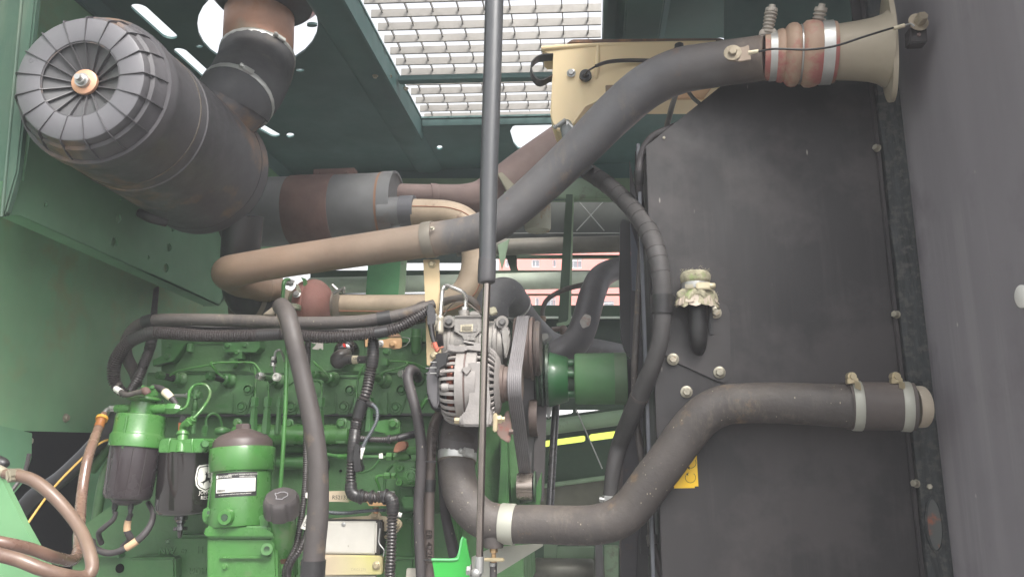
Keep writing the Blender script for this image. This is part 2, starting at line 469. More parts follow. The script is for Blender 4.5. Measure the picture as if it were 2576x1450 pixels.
G_POST = mat('post_green', (.03, .07, .048), .6, var=.15, vs=5, dust=((.12, .14, .1), .4), streak=((.12, .14, .1), .5, 30, .1, .5))
# ================================================================ ground and the world beyond
m = M(); m.obox(Vector((0, 20, -2.45)), ((1, 0, 0), (0, 1, 0), (0, 0, 1)), (50, 50, .05))
g = O('ground', m, CONC); g['kind'] = 'structure'
# red building far behind
Yb = 25
bt = T('red_building', 'red rendered building with white framed windows far behind the machine', 'building', (1450, 1000, Yb))
def bx(x, y): return P(x, y, Yb)
outer = [bx(1254, 1190), bx(1254, 600), bx(2300, 640), bx(2300, 1190)]
wins = [(1338, 652, 1357, 671), (1390, 652, 1399, 671), (1421, 650, 1463, 674), (1516, 655, 1546, 673), (1347, 748, 1356, 772), (1373, 747, 1398, 772), (1519, 756, 1545, 775), (1272, 652, 1281, 671)]
wins = [(a, b, c, d) for a, b, c, d in wins]
m = M().holed(outer, [[bx(a, b), bx(c, b), bx(c, d), bx(a, d)] for a, b, c, d in wins], Vector((0, .3, 0)))
m.prism3([bx(1254, 601) + Vector((0, .3, 0)), bx(2300, 641) + Vector((0, .3, 0)), bx(2300, 1190) + Vector((0, .3, 0)), bx(1254, 1190) + Vector((0, .3, 0))][::-1], Vector((0, 8, 0)))
O('wall', m, BRICKR, bt)
for i in range(7):
    O('panel_joint', M().box(1330 + i * 62, 650, 1330.7 + i * 62, 800, Yb - .006, .02, 0), mat('joint_red', (.5, .1, .07)) if i == 0 else bpy.data.materials['joint_red'], bt)
for a, b, c, d in wins:
    q = M()
    for r in ((a, b, c, b + 1.2), (a, d - 1.2, c, d), (a, b, a + 1.2, d), (c - 1.2, b, c, d)): q.box(*r, Yb + .03, .1, 0)
    if c - a > 15:
        q.box((a + c) / 2 - .5, b, (a + c) / 2 + .5, d, Yb + .04, .06, 0)
        if c - a > 24: q.box(a, b + 5, c, b + 6, Yb + .05, .05, 0)
    wf = O('window_frame', q, BWHITE, bt)
    O('pane', M().box(a + 1, b + 1, c - 1, d - 1, Yb + .16, .03, 0), BGLASS, wf)
    O('room', M().box(a - 1, b - 1, c + 1, d + 1, Yb + .22, .03, 0), DEEP, wf)
S('white_fence', M().plate([(900, 905), (1900, 905), (1900, 1210), (900, 1210)], 16, .1, 0), BWHITE, 'white painted hoarding glimpsed through the lower slots of the far side', 'fence')
# lime panel beyond the far side of the bay
lm = T('lime_panel', 'bright lime yellow panel seen through the slots of the far side', 'panel', (1430, 1150, 6))
m = M().plate([(1150, 1075), (1700, 1060), (1700, 1240), (1150, 1255)], 6, .3, .02)
O('body', m, LIME, lm)
O('trim', M().plate([(1150, 1250), (1700, 1235), (1700, 1250), (1150, 1266)], 5.96, .3, .02), BWHITE, lm)

hz = M(); hz.obox(Vector((0, 20, 2.3)), ((1, 0, 0), (0, 1, 0), (0, 0, 1)), (52, 52, 5.8))
hm = bpy.data.materials.new('glare_haze_air'); hm.use_nodes = True
hn = hm.node_tree; hn.nodes.remove(hn.nodes['Principled BSDF'])
pv = hn.nodes.new('ShaderNodeVolumePrincipled'); pv.inputs['Color'].default_value = (.93, .95, 1, 1); pv.inputs['Density'].default_value = HAZE  # even scattering volume added to lift the blacks as lens glare does
hn.links.new(pv.outputs[0], hn.nodes['Material Output'].inputs['Volume'])
S('glare_haze', hz, hm, 'thin pale volume added to stand in for lens glare', 'glare_haze', kind='stuff')
# ================================================================ roof
ZR = 1.0
def rr(x, y): return PZ(x, y, ZR)
def ellz(cx, cy, rx, ry, n=28, a=0):
    return [rr(cx + rx * cos(t) * cos(a) - ry * sin(t) * sin(a), cy + rx * cos(t) * sin(a) + ry * sin(t) * cos(a)) for t in [2 * pi * i / n for i in range(n)]]
def slot(x0, y0, x1, y1, wd, wd1=None):      # slot along two picture points, round ends
    wd1 = wd1 or wd
    a, b = rr(x0, y0), rr(x1, y1); d = (b - a).normalized(); n = Vector((-d.y, d.x, 0))
    out = []
    for i in range(9): t = pi / 2 + pi * i / 8; out.append(a + (d * cos(t) + n * sin(t)) * wd)
    for i in range(9): t = -pi / 2 + pi * i / 8; out.append(b + (d * cos(t) + n * sin(t)) * wd1)
    return out
roof = T('roof_panel', 'dark green roof sheet with slots, round pipe hole and grate opening', 'roof panel', rr(900, 200))
gx0, gx1, gy0, gy1 = -.512, .044, 1.12, 2.165
SK = radians(3.2)
holes = [[Vector((gx0, gy0, ZR)), Vector((gx1, gy0, ZR)), Vector((gx1, gy1 + .031, ZR)), Vector((gx0, gy1, ZR))],
         slot(352, 22, 425, 88, .019), slot(455, 130, 530, 198, .017), ellz(648, 62, 152, 106), slot(655, 318, 690, 338, .018),
         ellz(785, 65, 13, 4), ellz(755, 177, 11, 3), ellz(730, 340, 10, 5.5), ellz(1106, 371, 7.5, 5), ellz(502, 117, 9, 3)]
bh = [rr(1283, 330), rr(1290, 318), rr(1305, 313), rr(1400, 311), rr(1500, 318), rr(1505, 340), rr(1460, 368), rr(1420, 376), rr(1320, 378), rr(1303, 373), rr(1292, 360)]
holes.append(bh)
holes.append([rr(1798, 98), rr(1812, 95), rr(1830, 98), rr(1834, 103), rr(1815, 106), rr(1800, 104)])
outer = [Vector((-1.35, 1.0, ZR)), Vector((.9, 1.0, ZR)), Vector((.9, 2.62, ZR)), Vector((-1.35, 2.62, ZR))]
O('sheet', M().holed(outer, holes, Vector((0, 0, .006))), G_ROOF, roof)
O('flange', M().obox(Vector((-.22, 2.62, ZR - .06)), ((1, 0, 0), (0, 1, 0), (0, 0, 1)), (1.13, .004, .07)), G_ROOF, roof)
# channel beams under the roof, running away from the camera
def ridge(x0, x1, h, y0=1.0, y1=2.6, lean=.02):
    a = [Vector((x0, y0, ZR - .001)), Vector((x0 + lean, y0, ZR - h)), Vector((x1 - lean, y0, ZR - h)), Vector((x1, y0, ZR - .001))]
    return M().prism3(a, Vector((0, y1 - y0, 0)), .003)
O('channel', ridge(-.635, -.53, .016, lean=.02), G_ROOF, roof)
O('channel', ridge(-1.16, -1.1, .03), G_ROOF, roof)
O('channel', ridge(.075, .2, .03, 1.0, 1.75), G_ROOF, roof)
m = M()
m.obox(Vector((-.517, 1.65, ZR - .03)), ((1, 0, 0), (0, 1, 0), (0, 0, 1)), (.003, .55, .03)); O('grate_edge', m, G_ROOF, roof)
m = M()
m.obox(Vector((.049, 1.65, ZR - .02)), ((1, 0, 0), (0, 1, 0), (0, 0, 1)), (.004, .55, .02)); O('grate_edge', m, G_ROOF, roof)
O('cross_rail', M().obox(Vector((-.234, rr(1260, 180).y, ZR - .018)), ((cos(SK), sin(SK), 0), (0, 1, 0), (0, 0, 1)), (.277, .012, .008), .002), G_ROOF, roof)
O('cross_rail', M().obox(Vector((-.234, 2.19, ZR - .012)), ((cos(SK), sin(SK), 0), (0, 1, 0), (0, 0, 1)), (.277, .006, .012)), G_ROOF, roof)
for x, y in ((912, 37), (945, 156), (980, 156), (1022, 188)):
    p = rr(x, y) - Vector((0, 0, .04)); O('bolt', M().bolt(p, (0, 0, -1), .006), BOLTM, roof)
# grate: bearing bars standing on edge and thin cross wires
gr = T('roof_grate', 'galvanised walkway grate of upright flat bars letting in the white sky', 'grate', Vector((-.234, 1.65, ZR)))
ys = [PZ(1250, y, ZR + .03).y for y in (10, 47, 83, 118, 151, 182)]
y = 1.151; k = 0
step = .0585
bar = M().obox(Vector((0, 0, 0)), ((cos(SK), sin(SK), 0), (0, 1, 0), (0, 0, 1)), (.276, .0022, .0105), .0005)
b0 = O('flat_bar', bar, GALV, gr)
me0 = b0.data
def inst(me, name, parent, loc, lab=None):
    o = bpy.data.objects.new(name, me); COL.objects.link(o); o.parent = parent; o.location = loc - Vector(parent.location); WO[o.name] = loc.copy()
    if lab: o['label'] = lab
    return o
b0.location = Vector((-.234, 1.151, ZR + .016)) - gr.location
while y < 2.16:
    y += step
    inst(me0, 'flat_bar', gr, Vector((-.234, y, ZR + .016)))
wr = M().obox(Vector((0, 0, 0)), ((1, 0, 0), (0, 1, 0), (0, 0, 1)), (.0011, .53, .0045))
w0 = O('cross_wire', wr, GALV, gr)
w0.location = Vector((gx0 + .03, 1.655, ZR + .021)) - gr.location
x = gx0 + .03
while x < gx1 - .05:
    x += .0615; inst(w0.data, 'cross_wire', gr, Vector((x, 1.655, ZR + .021)))
# intake pre-cleaner above the roof
m = M(); q = PZ(664, 8, ZR + .03); u = px(q)
m.lathe(q, q + Vector((0, 0, .2)), [(0, 118 * u), (.1, 138 * u), (1, 138 * u)], 48)
S('intake_precleaner', m, BLACK, 'round black intake cap above the roof hole over the rusty pipe', 'intake cap')

# ================================================================ left wall, brace, corner posts
XL = -1.13
def wl(x, y, X=XL): return PX(x, y, X)
lw = T('green_wall', 'dusty green sheet metal wall on the left of the engine bay', 'wall', wl(200, 900))
zb = wl(150, 1085).z
pts = [Vector((XL, .75, zb)), Vector((XL, 2.62, zb)), Vector((XL, 2.62, ZR - .004)), Vector((XL, .75, ZR - .004))]
O('sheet', M().prism3(pts, Vector((-.01, 0, 0))), G_WALL, lw)
m = M()
for x, y in ((72, 1108), (165, 1050)):
    O('bolt', M().bolt(wl(x, y, XL + .001), (1, 0, 0), .007), BOLTM, lw)
O('stiffener', M().prism3([wl(0, 455, XL + .02), wl(50, 455, XL + .02), wl(100, 0, XL + .02), wl(20, -20, XL + .02)], Vector((-.02, 0, 0)), .003), G_POST, lw)
# flange below the wall (forward plate by the hoses)
O('plate', M().prism3([wl(-40, 1060, XL + .012), wl(82, 1088, XL + .012), wl(80, 1150, XL + .012), wl(62, 1210, XL + .012), wl(-40, 1330, XL + .012)], Vector((-.008, 0, 0)), .001), G_BRACE, lw)
m = M(); m.tube([(74, 1140, 1.22, 5), (60, 1190, 1.22, 5), (25, 1240, 1.2, 5)], 8); O('edge_trim', m, RUB, lw)
br = T('roof_brace', 'sloping green brace plate with round holes below the air cleaner', 'brace', wl(300, 650, -.99))
XB = -.985
poly = [(-60, 540), (50, 541), (551, 769), (600, 700), (640, 560), (600, 300), (300, 120), (110, 100), (60, 455), (-60, 455)]
def circX(cx, cy, rx, ry, X, n=16): return [PX(cx + rx * cos(2 * pi * i / n), cy + ry * sin(2 * pi * i / n), X) for i in range(n)]
hl = [circX(a, b, c, d, XB) for a, b, c, d in ((114, 514, 5, 6), (298, 550, 7, 11), (288, 608, 7.5, 12), (425, 622, 6.5, 10.5), (418, 673, 6.5, 11), (373, 646, 3.5, 5), (303, 502, 4, 4), (433, 578, 4, 4))]
O('plate', M().holed([PX(a, b, XB) for a, b in poly], hl, Vector((-.004, 0, 0))), G_BRACE, br)
lowe = [PX(a, b, XB) for a, b in ((-60, 540), (50, 541), (551, 769))]
for i in range(2):
    a, b = lowe[i], lowe[i + 1]
    O('return_flange', M().prism3([a, b, b - Vector((.04, 0, 0)), a - Vector((.04, 0, 0))], Vector((0, 0, .004))), G_BRACE, br)
O('end_flange', M().prism3([PX(551, 769, XB), PX(600, 700, XB), PX(640, 560, XB)], Vector((-.045, .0, 0)), 0), G_RAIL, br)
cp = T('corner_post', 'pressed green post at the far upper left edge of the picture', 'post', (40, 300, 1.12))
O('web', M().plate([(-60, -60), (62, -60), (62, 60), (6, 540), (-60, 540)], 1.13, .01), G_POST, cp)
O('flange', M().plate([(56, -60), (96, -60), (44, 430), (14, 535), (2, 540)], 1.11, .012, .003), G_POST, cp)
O('seam', M().tube([(60, -60, 1.108, 4), (4, 545, 1.108, 4)], 8), G_POST, cp)
# foreground door edge, bottom left
S('access_door', M().plate([(-40, 1140), (0, 1196), (62, 1322), (135, 1452), (160, 1500), (-40, 1500)], 1.16, .012, .003), G_LEAN,
  'pale green sheet corner in the foreground, brown hoses over it', 'access door')
# black sheet put in for the darkness of the void under the wall
S('void_sheet', M().plate([(-300, 1040), (500, 1040), (500, 1700), (-300, 1700)], 2.0, .01, 0), DEEP,
  'black sheet put in for the darkness of the gap under the left wall', 'void_sheet')

# ================================================================ radiator box and right wall
rb = T('radiator_box', 'big black radiator housing filling the right half behind the hoses', 'radiator housing', Vector((.3, 1.5, -.4)))
YB = 1.37
X0 = P(1645, 900, YB).x; X1 = P(2262, 850, YB).x
def fb(x, y): return P(x, y, YB)
tl = fb(1632, 367); tp = fb(1808, 221)
fz = -.75
pts = [Vector((X0, YB, fz)), Vector((X1, YB, fz)), Vector((X1, YB, .76)), Vector((tp.x + .02, YB, tp.z + .012)), Vector((tp.x, YB, tp.z)), Vector((X0, YB, tl.z))]
O('housing_plate', M().prism3(pts, Vector((0, .004, 0)), .001), BOXB, rb)
O('flange', M().obox(Vector((X0 + .004, YB + .02, (tl.z + fz) / 2)), ((1, 0, 0), (0, 1, 0), (0, 0, 1)), (.004, .016, (tl.z - fz) / 2), .002), PLATEB, rb)
d = (tp - Vector((X0, YB, tl.z)))
O('sloping_flange', M().prism3([Vector((X0, YB + .004, tl.z)), Vector((tp.x, YB + .004, tp.z)), Vector((tp.x, YB + .03, tp.z)), Vector((X0, YB + .03, tl.z))], Vector((0, 0, -.003))), PLATEB, rb)
O('bolt', M().bolt(P(1670, 347, YB), (0, -1, 0), .003, washer=0), BOLTM, rb)
O('rail', M().obox(Vector((X0 - .012, YB + .045, (tl.z + fz) / 2 + .01)), ((1, 0, 0), (0, 1, 0), (0, 0, 1)), (.003, .012, (tl.z - fz) / 2 + .01), .001), mat('rail_light', (.11, .115, .13), .5), rb)
O('side_sheet', M().obox(Vector((X0 + .0035, YB + .21, (tl.z + fz) / 2)), ((1, 0, 0), (0, 1, 0), (0, 0, 1)), (.002, .17, (tl.z - fz) / 2)), BOXB, rb)
O('core', M().obox(Vector((X0 + .03, YB + .16, (tl.z + fz) / 2 - .05)), ((1, 0, 0), (0, 1, 0), (0, 0, 1)), (.02, .1, (tl.z - fz) / 2), .002), BOXB, rb)
# bolted cover plate with filler stub
cv = [(1690, 768), (1812, 760), (1828, 766), (1836, 785), (1839, 940), (1834, 955), (1820, 962), (1800, 957), (1700, 910), (1672, 893), (1672, 790)]
O('cover_plate', M().plate(cv, YB - .004, .0038, .0012), PLATEB, rb)
for x, y in ((1800, 786), (1693, 903), (1810, 936), (1727, 985)): B(rb, x, y, YB - .0055 if y < 960 else YB - .001, 10.5, BOLTM, washer=1.45)
st = Path([(1756, 765, YB - .03, 23), (1756, 800, YB - .03, 23.5), (1757, 850, YB - .025, 22), (1758, 876, YB - .008, 17), (1760, 888, YB + .003, 8)])
O('filler_stub', M().tube(None, 24, path=st), BLACK, rb)
O('stub_seam', M().obox(P(1788, 800, YB - .006), ((1, 0, 0), (0, 1, 0), (0, 0, 1)), (.004, .003, .03), .002), BLACK, rb)
sp = [(1734, 800), (1728, 790), (1728, 860), (1738, 880), (1738, 870)]
# seal strip between the box and the wall
ss = T('seal_strip', 'crumbling black foam strip between radiator housing and grey wall', 'seal strip', P(2280, 800, YB))
XW = .572
Yw = 1.31
n = 26
a0, a1 = -.75, .98
m = M()
rings = []
for i in range(n + 1):
    zz = a0 + (a1 - a0) * i / n
    w_ = .0015 * sin(i * 2.1)
    rings.append([Vector((X1 + .002 + w_, YB + .002, zz)), Vector((X1 + .004 + w_, YB - .008, zz)), Vector((X1 + .03, YB - .012 - w_, zz)), Vector((XW + .004, YB - .012, zz)), Vector((XW + .004, YB + .01, zz))])
m.ringloft(rings); O('strip', m, FOAM, ss)
O('backing', M().obox(Vector(((X1 + XW) / 2, YB + .012, .1)), ((1, 0, 0), (0, 1, 0), (0, 0, 1)), ((XW - X1) / 2 + .02, .002, .88)), BOXB, ss)
O('lip', M().obox(Vector((X1 - .004, YB - .004, .1)), ((1, 0, 0), (0, 1, 0), (0, 0, 1)), (.0035, .003, .87), .0015), BOXB, ss)
for x, y in ((2205, 373), (2253, 791), (2302, 1215)): O('bolt', M().bolt(P(x + 3, y, YB - .008), (-.8, -.6, .1), .0062, .008, 1.15), BOLTM, ss)
O('bolt', M().bolt(P(2338, 1223, YB - .012), (-.2, -1, .1), .0048, .005, 0), BOLTM, ss)
def ell(cx, cy, rx, ry, Y, rot=0, n=26): return [P(cx + rx * cos(t) * cos(rot) - ry * sin(t) * sin(rot), cy + rx * cos(t) * sin(rot) + ry * sin(t) * cos(rot), Y) for t in [2 * pi * i / n for i in range(n)]]
m = M()
o_, i_ = ell(2349, 1318, 23, 72, YB - .0125, -.1), ell(2350, 1318, 18.5, 65, YB - .0125, -.1)
m.holed(o_, [i_], Vector((0, -.004, 0))); O('oval_rim', m, FOAM, ss)
O('oval_recess', M().prism3(ell(2350, 1318, 18, 64, YB - .0128, -.1), Vector((0, -.0008, 0))), mat('worn_plate', (.08, .085, .08), .6, rust=((.3, .09, .04), .56, 16)), ss)
O('small_ring', M().holed(ell(2310, 968, 12, 15, YB - .0125), [ell(2311, 969, 9, 12, YB - .0125)], Vector((0, -.002, 0))), FOAM, ss)
# grey side wall on the right
rw = T('grey_wall', 'smooth grey painted sheet wall along the right edge', 'wall', Vector((XW, 1.1, -.2)))
m = M(); rings = []
prof = [(XW + .012, YB + .02), (XW + .004, YB - .01), (XW + .0, YB - .03), (XW + .001, YB - .05), (XW + .006, 1.2), (XW + .01, 1.0), (XW + .01, .6)]
for zz in (-.9, 1.2):
    rings.append([Vector((a, b, zz)) for a, b in prof] + [Vector((a + .012, b, zz)) for a, b in prof[::-1]])
m.ringloft(rings); O('sheet', m, WALLG, rw, ang=60)
p = PX(2573, 745, XW + .0045)
O('plug', M().lathe(p, p + Vector((-.004, 0, 0)), [(0, .0155), (.6, .0155), (1, .013)], 24), WHITE, rw)
# upper back panels on the right behind the tank
S('tank_shelf_panel', M().plate([(1822, -160), (2220, -160), (2220, 260), (1822, 260)], 1.5, .006, 0), mat('shelf_green', (.035, .07, .06), .6, var=.15, dust=((.12, .13, .12), .4)),
  'dark green upright panel above the charge pipe behind the radiator housing', 'panel')

# ================================================================ far side of the bay
YF = 2.66
fs = T('tube_frame', 'green tube frame and rails across the open far side of the bay', 'frame', P(1300, 800, YF))
def rail(y0, y1, x0, x1, Y, mt, th=.02, name='rail', bev=.002, sl=0): return O(name, M().plate([(x0, y0), (x1, y0 + sl), (x1, y1 + sl), (x0, y1)], Y, th, bev), mt, fs)
rail(447, 497, 640, 1600, 2.6, G_PALE, .05, 'beam', .004)
rail(497, 612, 1230, 1620, 2.75, mat('back_sheet', (.05, .055, .05), .7, var=.2), .01, 'back_sheet', 0)  # dark sheet put in for the unlit interior of the far side
rail(435, 660, 560, 1240, 2.8, mat('dark_sheet', (.04, .06, .05), .7, var=.2), .01, 'back_sheet', 0)
m = M()
for a, b in (((1450, 500), (1520, 580)), ((1524, 500), (1450, 580))): m.bar3(P(*a, 2.7), P(*b, 2.7), .002, 6)
m.bar3(P(1290, 586, 2.7), P(1560, 586, 2.7), .002, 6)
O('brace_wire', m, STEEL, fs)
O('duct_tube', M().hlathe(624, 2.62, [(1150, 21), (1620, 21)], 20), mat('dusty_tube', (.12, .115, .1), .6, var=.25, vs=9, dust=(DUST, .4)), fs)
rail(640, 648, 1230, 1620, 2.7, G_RAIL, .02)
rail(679, 701, 780, 1620, 2.64, G_RAIL, .02)
O('pale_tube', M().hlathe(719, 2.6, [(780, 21), (1620, 21)], 24), mat('tube_skylit', (.62, .7, .58), .5, var=.15, vs=6, dust=(DUST, .3)), fs)  # sky light from above put into this paler tube colour
rail(738, 741, 700, 1620, 2.6, G_RAIL, .02)
rail(767, 796, 780, 1620, 2.62, G_RAIL, .03)
rail(795, 800, 1100, 1620, 2.59, mat('rail_white', (.6, .65, .58), .5), .01, 'rail', .001)
rail(800, 860, 1100, 1620, 2.66, mat('rail_dark', (.03, .05, .035), .6, var=.2), .01, 'panel', 0)
rail(796, 862, 690, 1110, 2.61, G_RAIL, .01, 'panel', 0)
rail(858, 1030, 1100, 1620, 2.7, G_RAIL, .01, 'panel', 0)
rail(866, 876, 1500, 1620, 2.64, G_PALE, .02)
# posts with rounded window corners
rail(640, 775, 1286, 1300, 2.655, G_RAIL, .01, 'mullion')
O('mullion', M().plate([(1272, 640), (1292, 640), (1330, 770), (1345, 800), (1322, 800)], 2.645, .01), G_RAIL, fs)
O('upright', M().plate([(930, 600), (1012, 600), (1000, 765), (918, 765)], 2.45, .004, .001), mat('upright_green', (.09, .27, .12), .5, var=.1), fs)
O('upright_flange', M().plate([(1012, 600), (1027, 600), (1016, 765), (1000, 765)], 2.452, .004, 0), G_PALE, fs)
O('upright', M().plate([(1424, 488), (1441, 488), (1436, 812), (1404, 812), (1411, 690)], 2.3, .006, .001), G_RAIL, fs)
O('upright_flange', M().plate([(1441, 488), (1444, 488), (1436, 812), (1429, 812)], 2.298, .004, 0), G_PALE, fs)
m = M(); m.plate([(1400, 812), (1426, 808), (1438, 790), (1434, 812), (1424, 818), (1400, 818)], 2.28, .01, .001); O('foot_plate', m, G_PALE, fs)
m = M().sphere(P(1417, 828, 2.25), 11 * px(P(1417, 828, 2.25))); m.bar3(P(1388, 828, 2.25), P(1412, 826, 2.25), .008, 8); m.bar3(P(1417, 830, 2.25), P(1418, 850, 2.25), .011, 10)
O('ball_joint', m, PULB, fs)
m = M()
for y in (12,): pass
rail(655, 790, 553, 577, 2.3, G_RAIL, .02, 'post')
O('post_flange', M().plate([(577, 740), (600, 790), (566, 790)], 2.32, .01, 0), G_PALE, fs)
# lower right of the far side: sloping slats seen under the fan guard
lg = T('slotted_guard', 'dark green slotted guard with sloping pale tube under the fan shaft', 'guard', P(1450, 1150, 2.4))
def sl(x, y): return y - (x - 1340) * .135
def band(y0, y1, x0=1240, x1=1660, Y=2.45): return [(x0, sl(x0, y0)), (x1, sl(x1, y0)), (x1, sl(x1, y1)), (x0, sl(x0, y1))]
def rs(x0, x1, y0, y1): return [P(a, sl(a, b), 2.45) for a, b in ((x0 + 4, y0), (x1 - 4, y0), (x1, y0 + 3), (x1, y1 - 3), (x1 - 4, y1), (x0 + 4, y1), (x0, y1 - 3), (x0, y0 + 3))]
big = [P(a, b, 2.45) for a, b in [(1240, 960), (1660, 960), (1660, sl(1660, 1420)), (1240, sl(1240, 1420))]]
hs_ = [rs(1268, 1336, 1036, 1052), rs(1340, 1441, 1038, 1052), rs(1449, 1650, 1037, 1053), rs(1262, 1322, 1113, 1125), rs(1326, 1472, 1112, 1127), rs(1482, 1650, 1111, 1128)]
O('slotted_sheet', M().holed(big, hs_, Vector((0, .006, 0))), G_RAIL, lg)
O('pale_tube', M().tube([(1250, sl(1250, 1079), 2.4, 19), (1660, sl(1660, 1079), 2.4, 19)], 20), G_PALE, lg)
O('rod', M().tube([(1250, sl(1250, 1225), 2.4, 6), (1660, sl(1660, 1225), 2.4, 6)], 10), G_PALE, lg)
O('wire', M().bar3(P(1449, 1028, 2.37), P(1515, 1178, 2.37), .0022, 6), STEEL, lg)
O('sheet', M().plate(band(1232, 1300, Y=2.42), 2.42, .006, 0), mat('olive_panel', (.12, .12, .09), .7, var=.2), lg)
# bottom: frame pieces and roller
bf = T('frame_corner', 'pale green frame plates and steel roller at the bottom centre', 'frame', P(1450, 1420, 2.0))
O('plate', M().plate([(1368, 1367), (1402, 1367), (1398, 1405), (1368, 1403)], 1.98, .02), G_PALE, bf)
O('plate', M().plate([(1400, 1375), (1495, 1375), (1493, 1408), (1400, 1404)], 2.0, .02), G_PALE, bf)
O('plate', M().plate([(1520, 1372), (1556, 1372), (1556, 1500), (1526, 1500), (1520, 1420)], 1.95, .02), G_PALE, bf)
O('side_sheet', M().plate([(1556, 1376), (1636, 1406), (1650, 1500), (1556, 1500)], 2.0, .01), mat('deep_green', (.02, .08, .04), .5), bf)
O('roller', M().hlathe(1436, 1.95, [(1340, 31), (1348, 33), (1488, 33), (1494, 30)], 28), mat('roller_steel', (.12, .12, .1), .4, .5, var=.3, dust=(DUST, .3)), bf)
O('dark_slot', M().box(1497, 1368, 1519, 1500, 1.9, .02), GLOSSB, bf)
O('back_sheet', M().plate([(1280, 1230), (1700, 1200), (1700, 1560), (1280, 1560)], 2.5, .01, 0), mat('olive_dark', (.07, .075, .055), .7, var=.2), bf)
# ================================================================ air cleaner
ac = T('air_cleaner', 'big black ribbed air cleaner drum at the upper left with radial ribbed cap', 'air cleaner', (380, 330, 1.33))
A0 = P(238, 225, 1.1); D0 = A0.dot(FWD); A1 = ray(524, 437) * (D0 * 1.34 / F)
AX = (A1 - A0).normalized(); AL = (A1 - A0).length
RA = 198 * D0 / F
def dr(prof): return [(t, RA * r * (1 + .1 * t)) for t, r in prof]
m = M().lathe(A0, A1, dr([(.0, .99), (.03, 1.0), (.06, 1.0), (.07, .985), (.3, .98), (.305, .995), (.312, .98), (.93, .985), (.94, 1.0), (.955, 1.0), (.965, .98), (.985, .93), (1, .8)]), 64)
O('drum', m, PLASTD, ac)
O('seam_band', M().lathe(A0, A1, dr([(.88, .98), (.88, .99), (.884, .99), (.884, .98)]), 64), BLACK, ac)
# cap: annular face with inner cone, rim steps
F0 = A0 - AX * (.0314 * D0)
fr = AX
e1, e2 = perp(AX)
def ap(base, r, th, back=0): return base + (e1 * cos(th) + e2 * sin(th)) * r + AX * back
RF = 164 * px(F0)
Fc = F0
d0 = (A0 - F0).dot(AX)
m = M()
prof = [(.0, .60), (.0, 1.0), (.006, 1.035), (.012, 1.04), (.014, 1.1), (.028, 1.13), (.032, 1.15), (.036, 1.165), (.05, 1.2), (.066, 1.21), (.067, .9)]
seg = 72
rings = [[ap(Fc + AX * b, RF * q, 2 * pi * i / seg) for i in range(seg)] for b, q in prof]
m.ringloft(rings, caps=False)
O('rim', m, PLASTD, ac, ang=30)
m = M(); rings = [[ap(Fc + AX * b, RF * q, 2 * pi * i / seg) for i in range(seg)] for b, q in ((-.0012, .625), (-.0018, .64), (-.0018, .985), (-.0006, 1.0), (.004, 1.0))]
m.ringloft(rings, caps=False)
O('cap_face', m, CAPG, ac)
m = M(); rings = [[ap(Fc + AX * b, RF * q, 2 * pi * i / seg) for i in range(seg)] for b, q in ((-.001, .63), (.005, .62), (.023, .13), (.024, .11), (.024, .0001))]
m.ringloft(rings, caps=False)
O('cap_cone', m, mat('cone_grey', (.055, .055, .058), .5, var=.06, dust=((.1, .095, .095), .4)), ac)
NR = 17
for k in range(NR):
    th = 2 * pi * (k + .3) / NR
    tn = (e2 * cos(th) - e1 * sin(th))
    prf = [(.18, .016, .021), (.6, .000, .006), (.63, -.003, .0), (1.0, -.005, .0), (1.045, .0, .008), (1.16, .024, .034), (1.215, .05, .054)]
    m = M(); rings = []
    for q, b0, b1 in prf:
        c = ap(Fc, RF * q, th)
        rings.append([c + AX * b0 - tn * .0006, c + AX * b0 + tn * .0006, c + AX * (b1 + .002) + tn * .0008, c + AX * (b1 + .002) - tn * .0008])
    m.ringloft(rings)
    O('rib', m, PLAST if k else PLAST, ac)
Hc = Fc + AX * .0165
O('hub_washer', M().lathe(Hc - AX * .001, Hc - AX * .008, [(0, .0215), (.8, .0215), (1, .019)], 32), mat('copper_washer', (.62, .34, .22), .45, .4, dust=(DUST, .3)), ac)
O('hub_nut', M().lathe(Hc - AX * .008, Hc - AX * .02, [(0, .0125), (.5, .012), (.5, .0085), (.9, .0085), (1, .007)], 12), STEEL, ac)
O('hub_stud', M().lathe(Hc - AX * .02, Hc - AX * .026, [(0, .0055), (1, .005)], 12), STEEL, ac)
p = ap(Fc, RF * .86, 0, -.002)
# moulded mark on the left of the cap
c = P(131, 315, 1.15)
def onface(x, y, o, base=P(118, 203, 1.17)):
    t = (base - Fc); t -= AX * t.dot(AX); t = t.normalized() * RF * .82
    up = AX.cross(t).normalized()
    up = up if up.z < 0 else -up
    return Fc + t - AX * (.0018 + o) + up * x + t.normalized() * y
m = M(); m.text('P', .02, onface, .0004)
for k in range(5):
    a = -.5 + k * .25
O('cap_mark', m, CAPG, ac)
# lower strap line, outlet neck, drain knob
m = M()
pts = [(185, 440, 1.3), (330, 500, 1.36), (418, 476, 1.27), (520, 570, 1.36)]
O('mounting_strap', M().lathe(A0, A1, dr([(.24, .98), (.24, .99), (.246, .99), (.246, .98)]), 64), mat('worn_strap', (.09, .075, .06), .6, rust=((.16, .1, .06), .5, 8)), ac)
O('drain_knob', M().tube([(352, 535, 1.42, 12), (380, 545, 1.42, 16), (420, 555, 1.44, 16)], 14), BLACK, ac)
nk = Path([(548, 300, 1.45, 76), (575, 272, 1.46, 84), (598, 243, 1.47, 88)], 6)
O('inlet_neck', M().tube(None, 32, path=nk), PLASTD, ac)
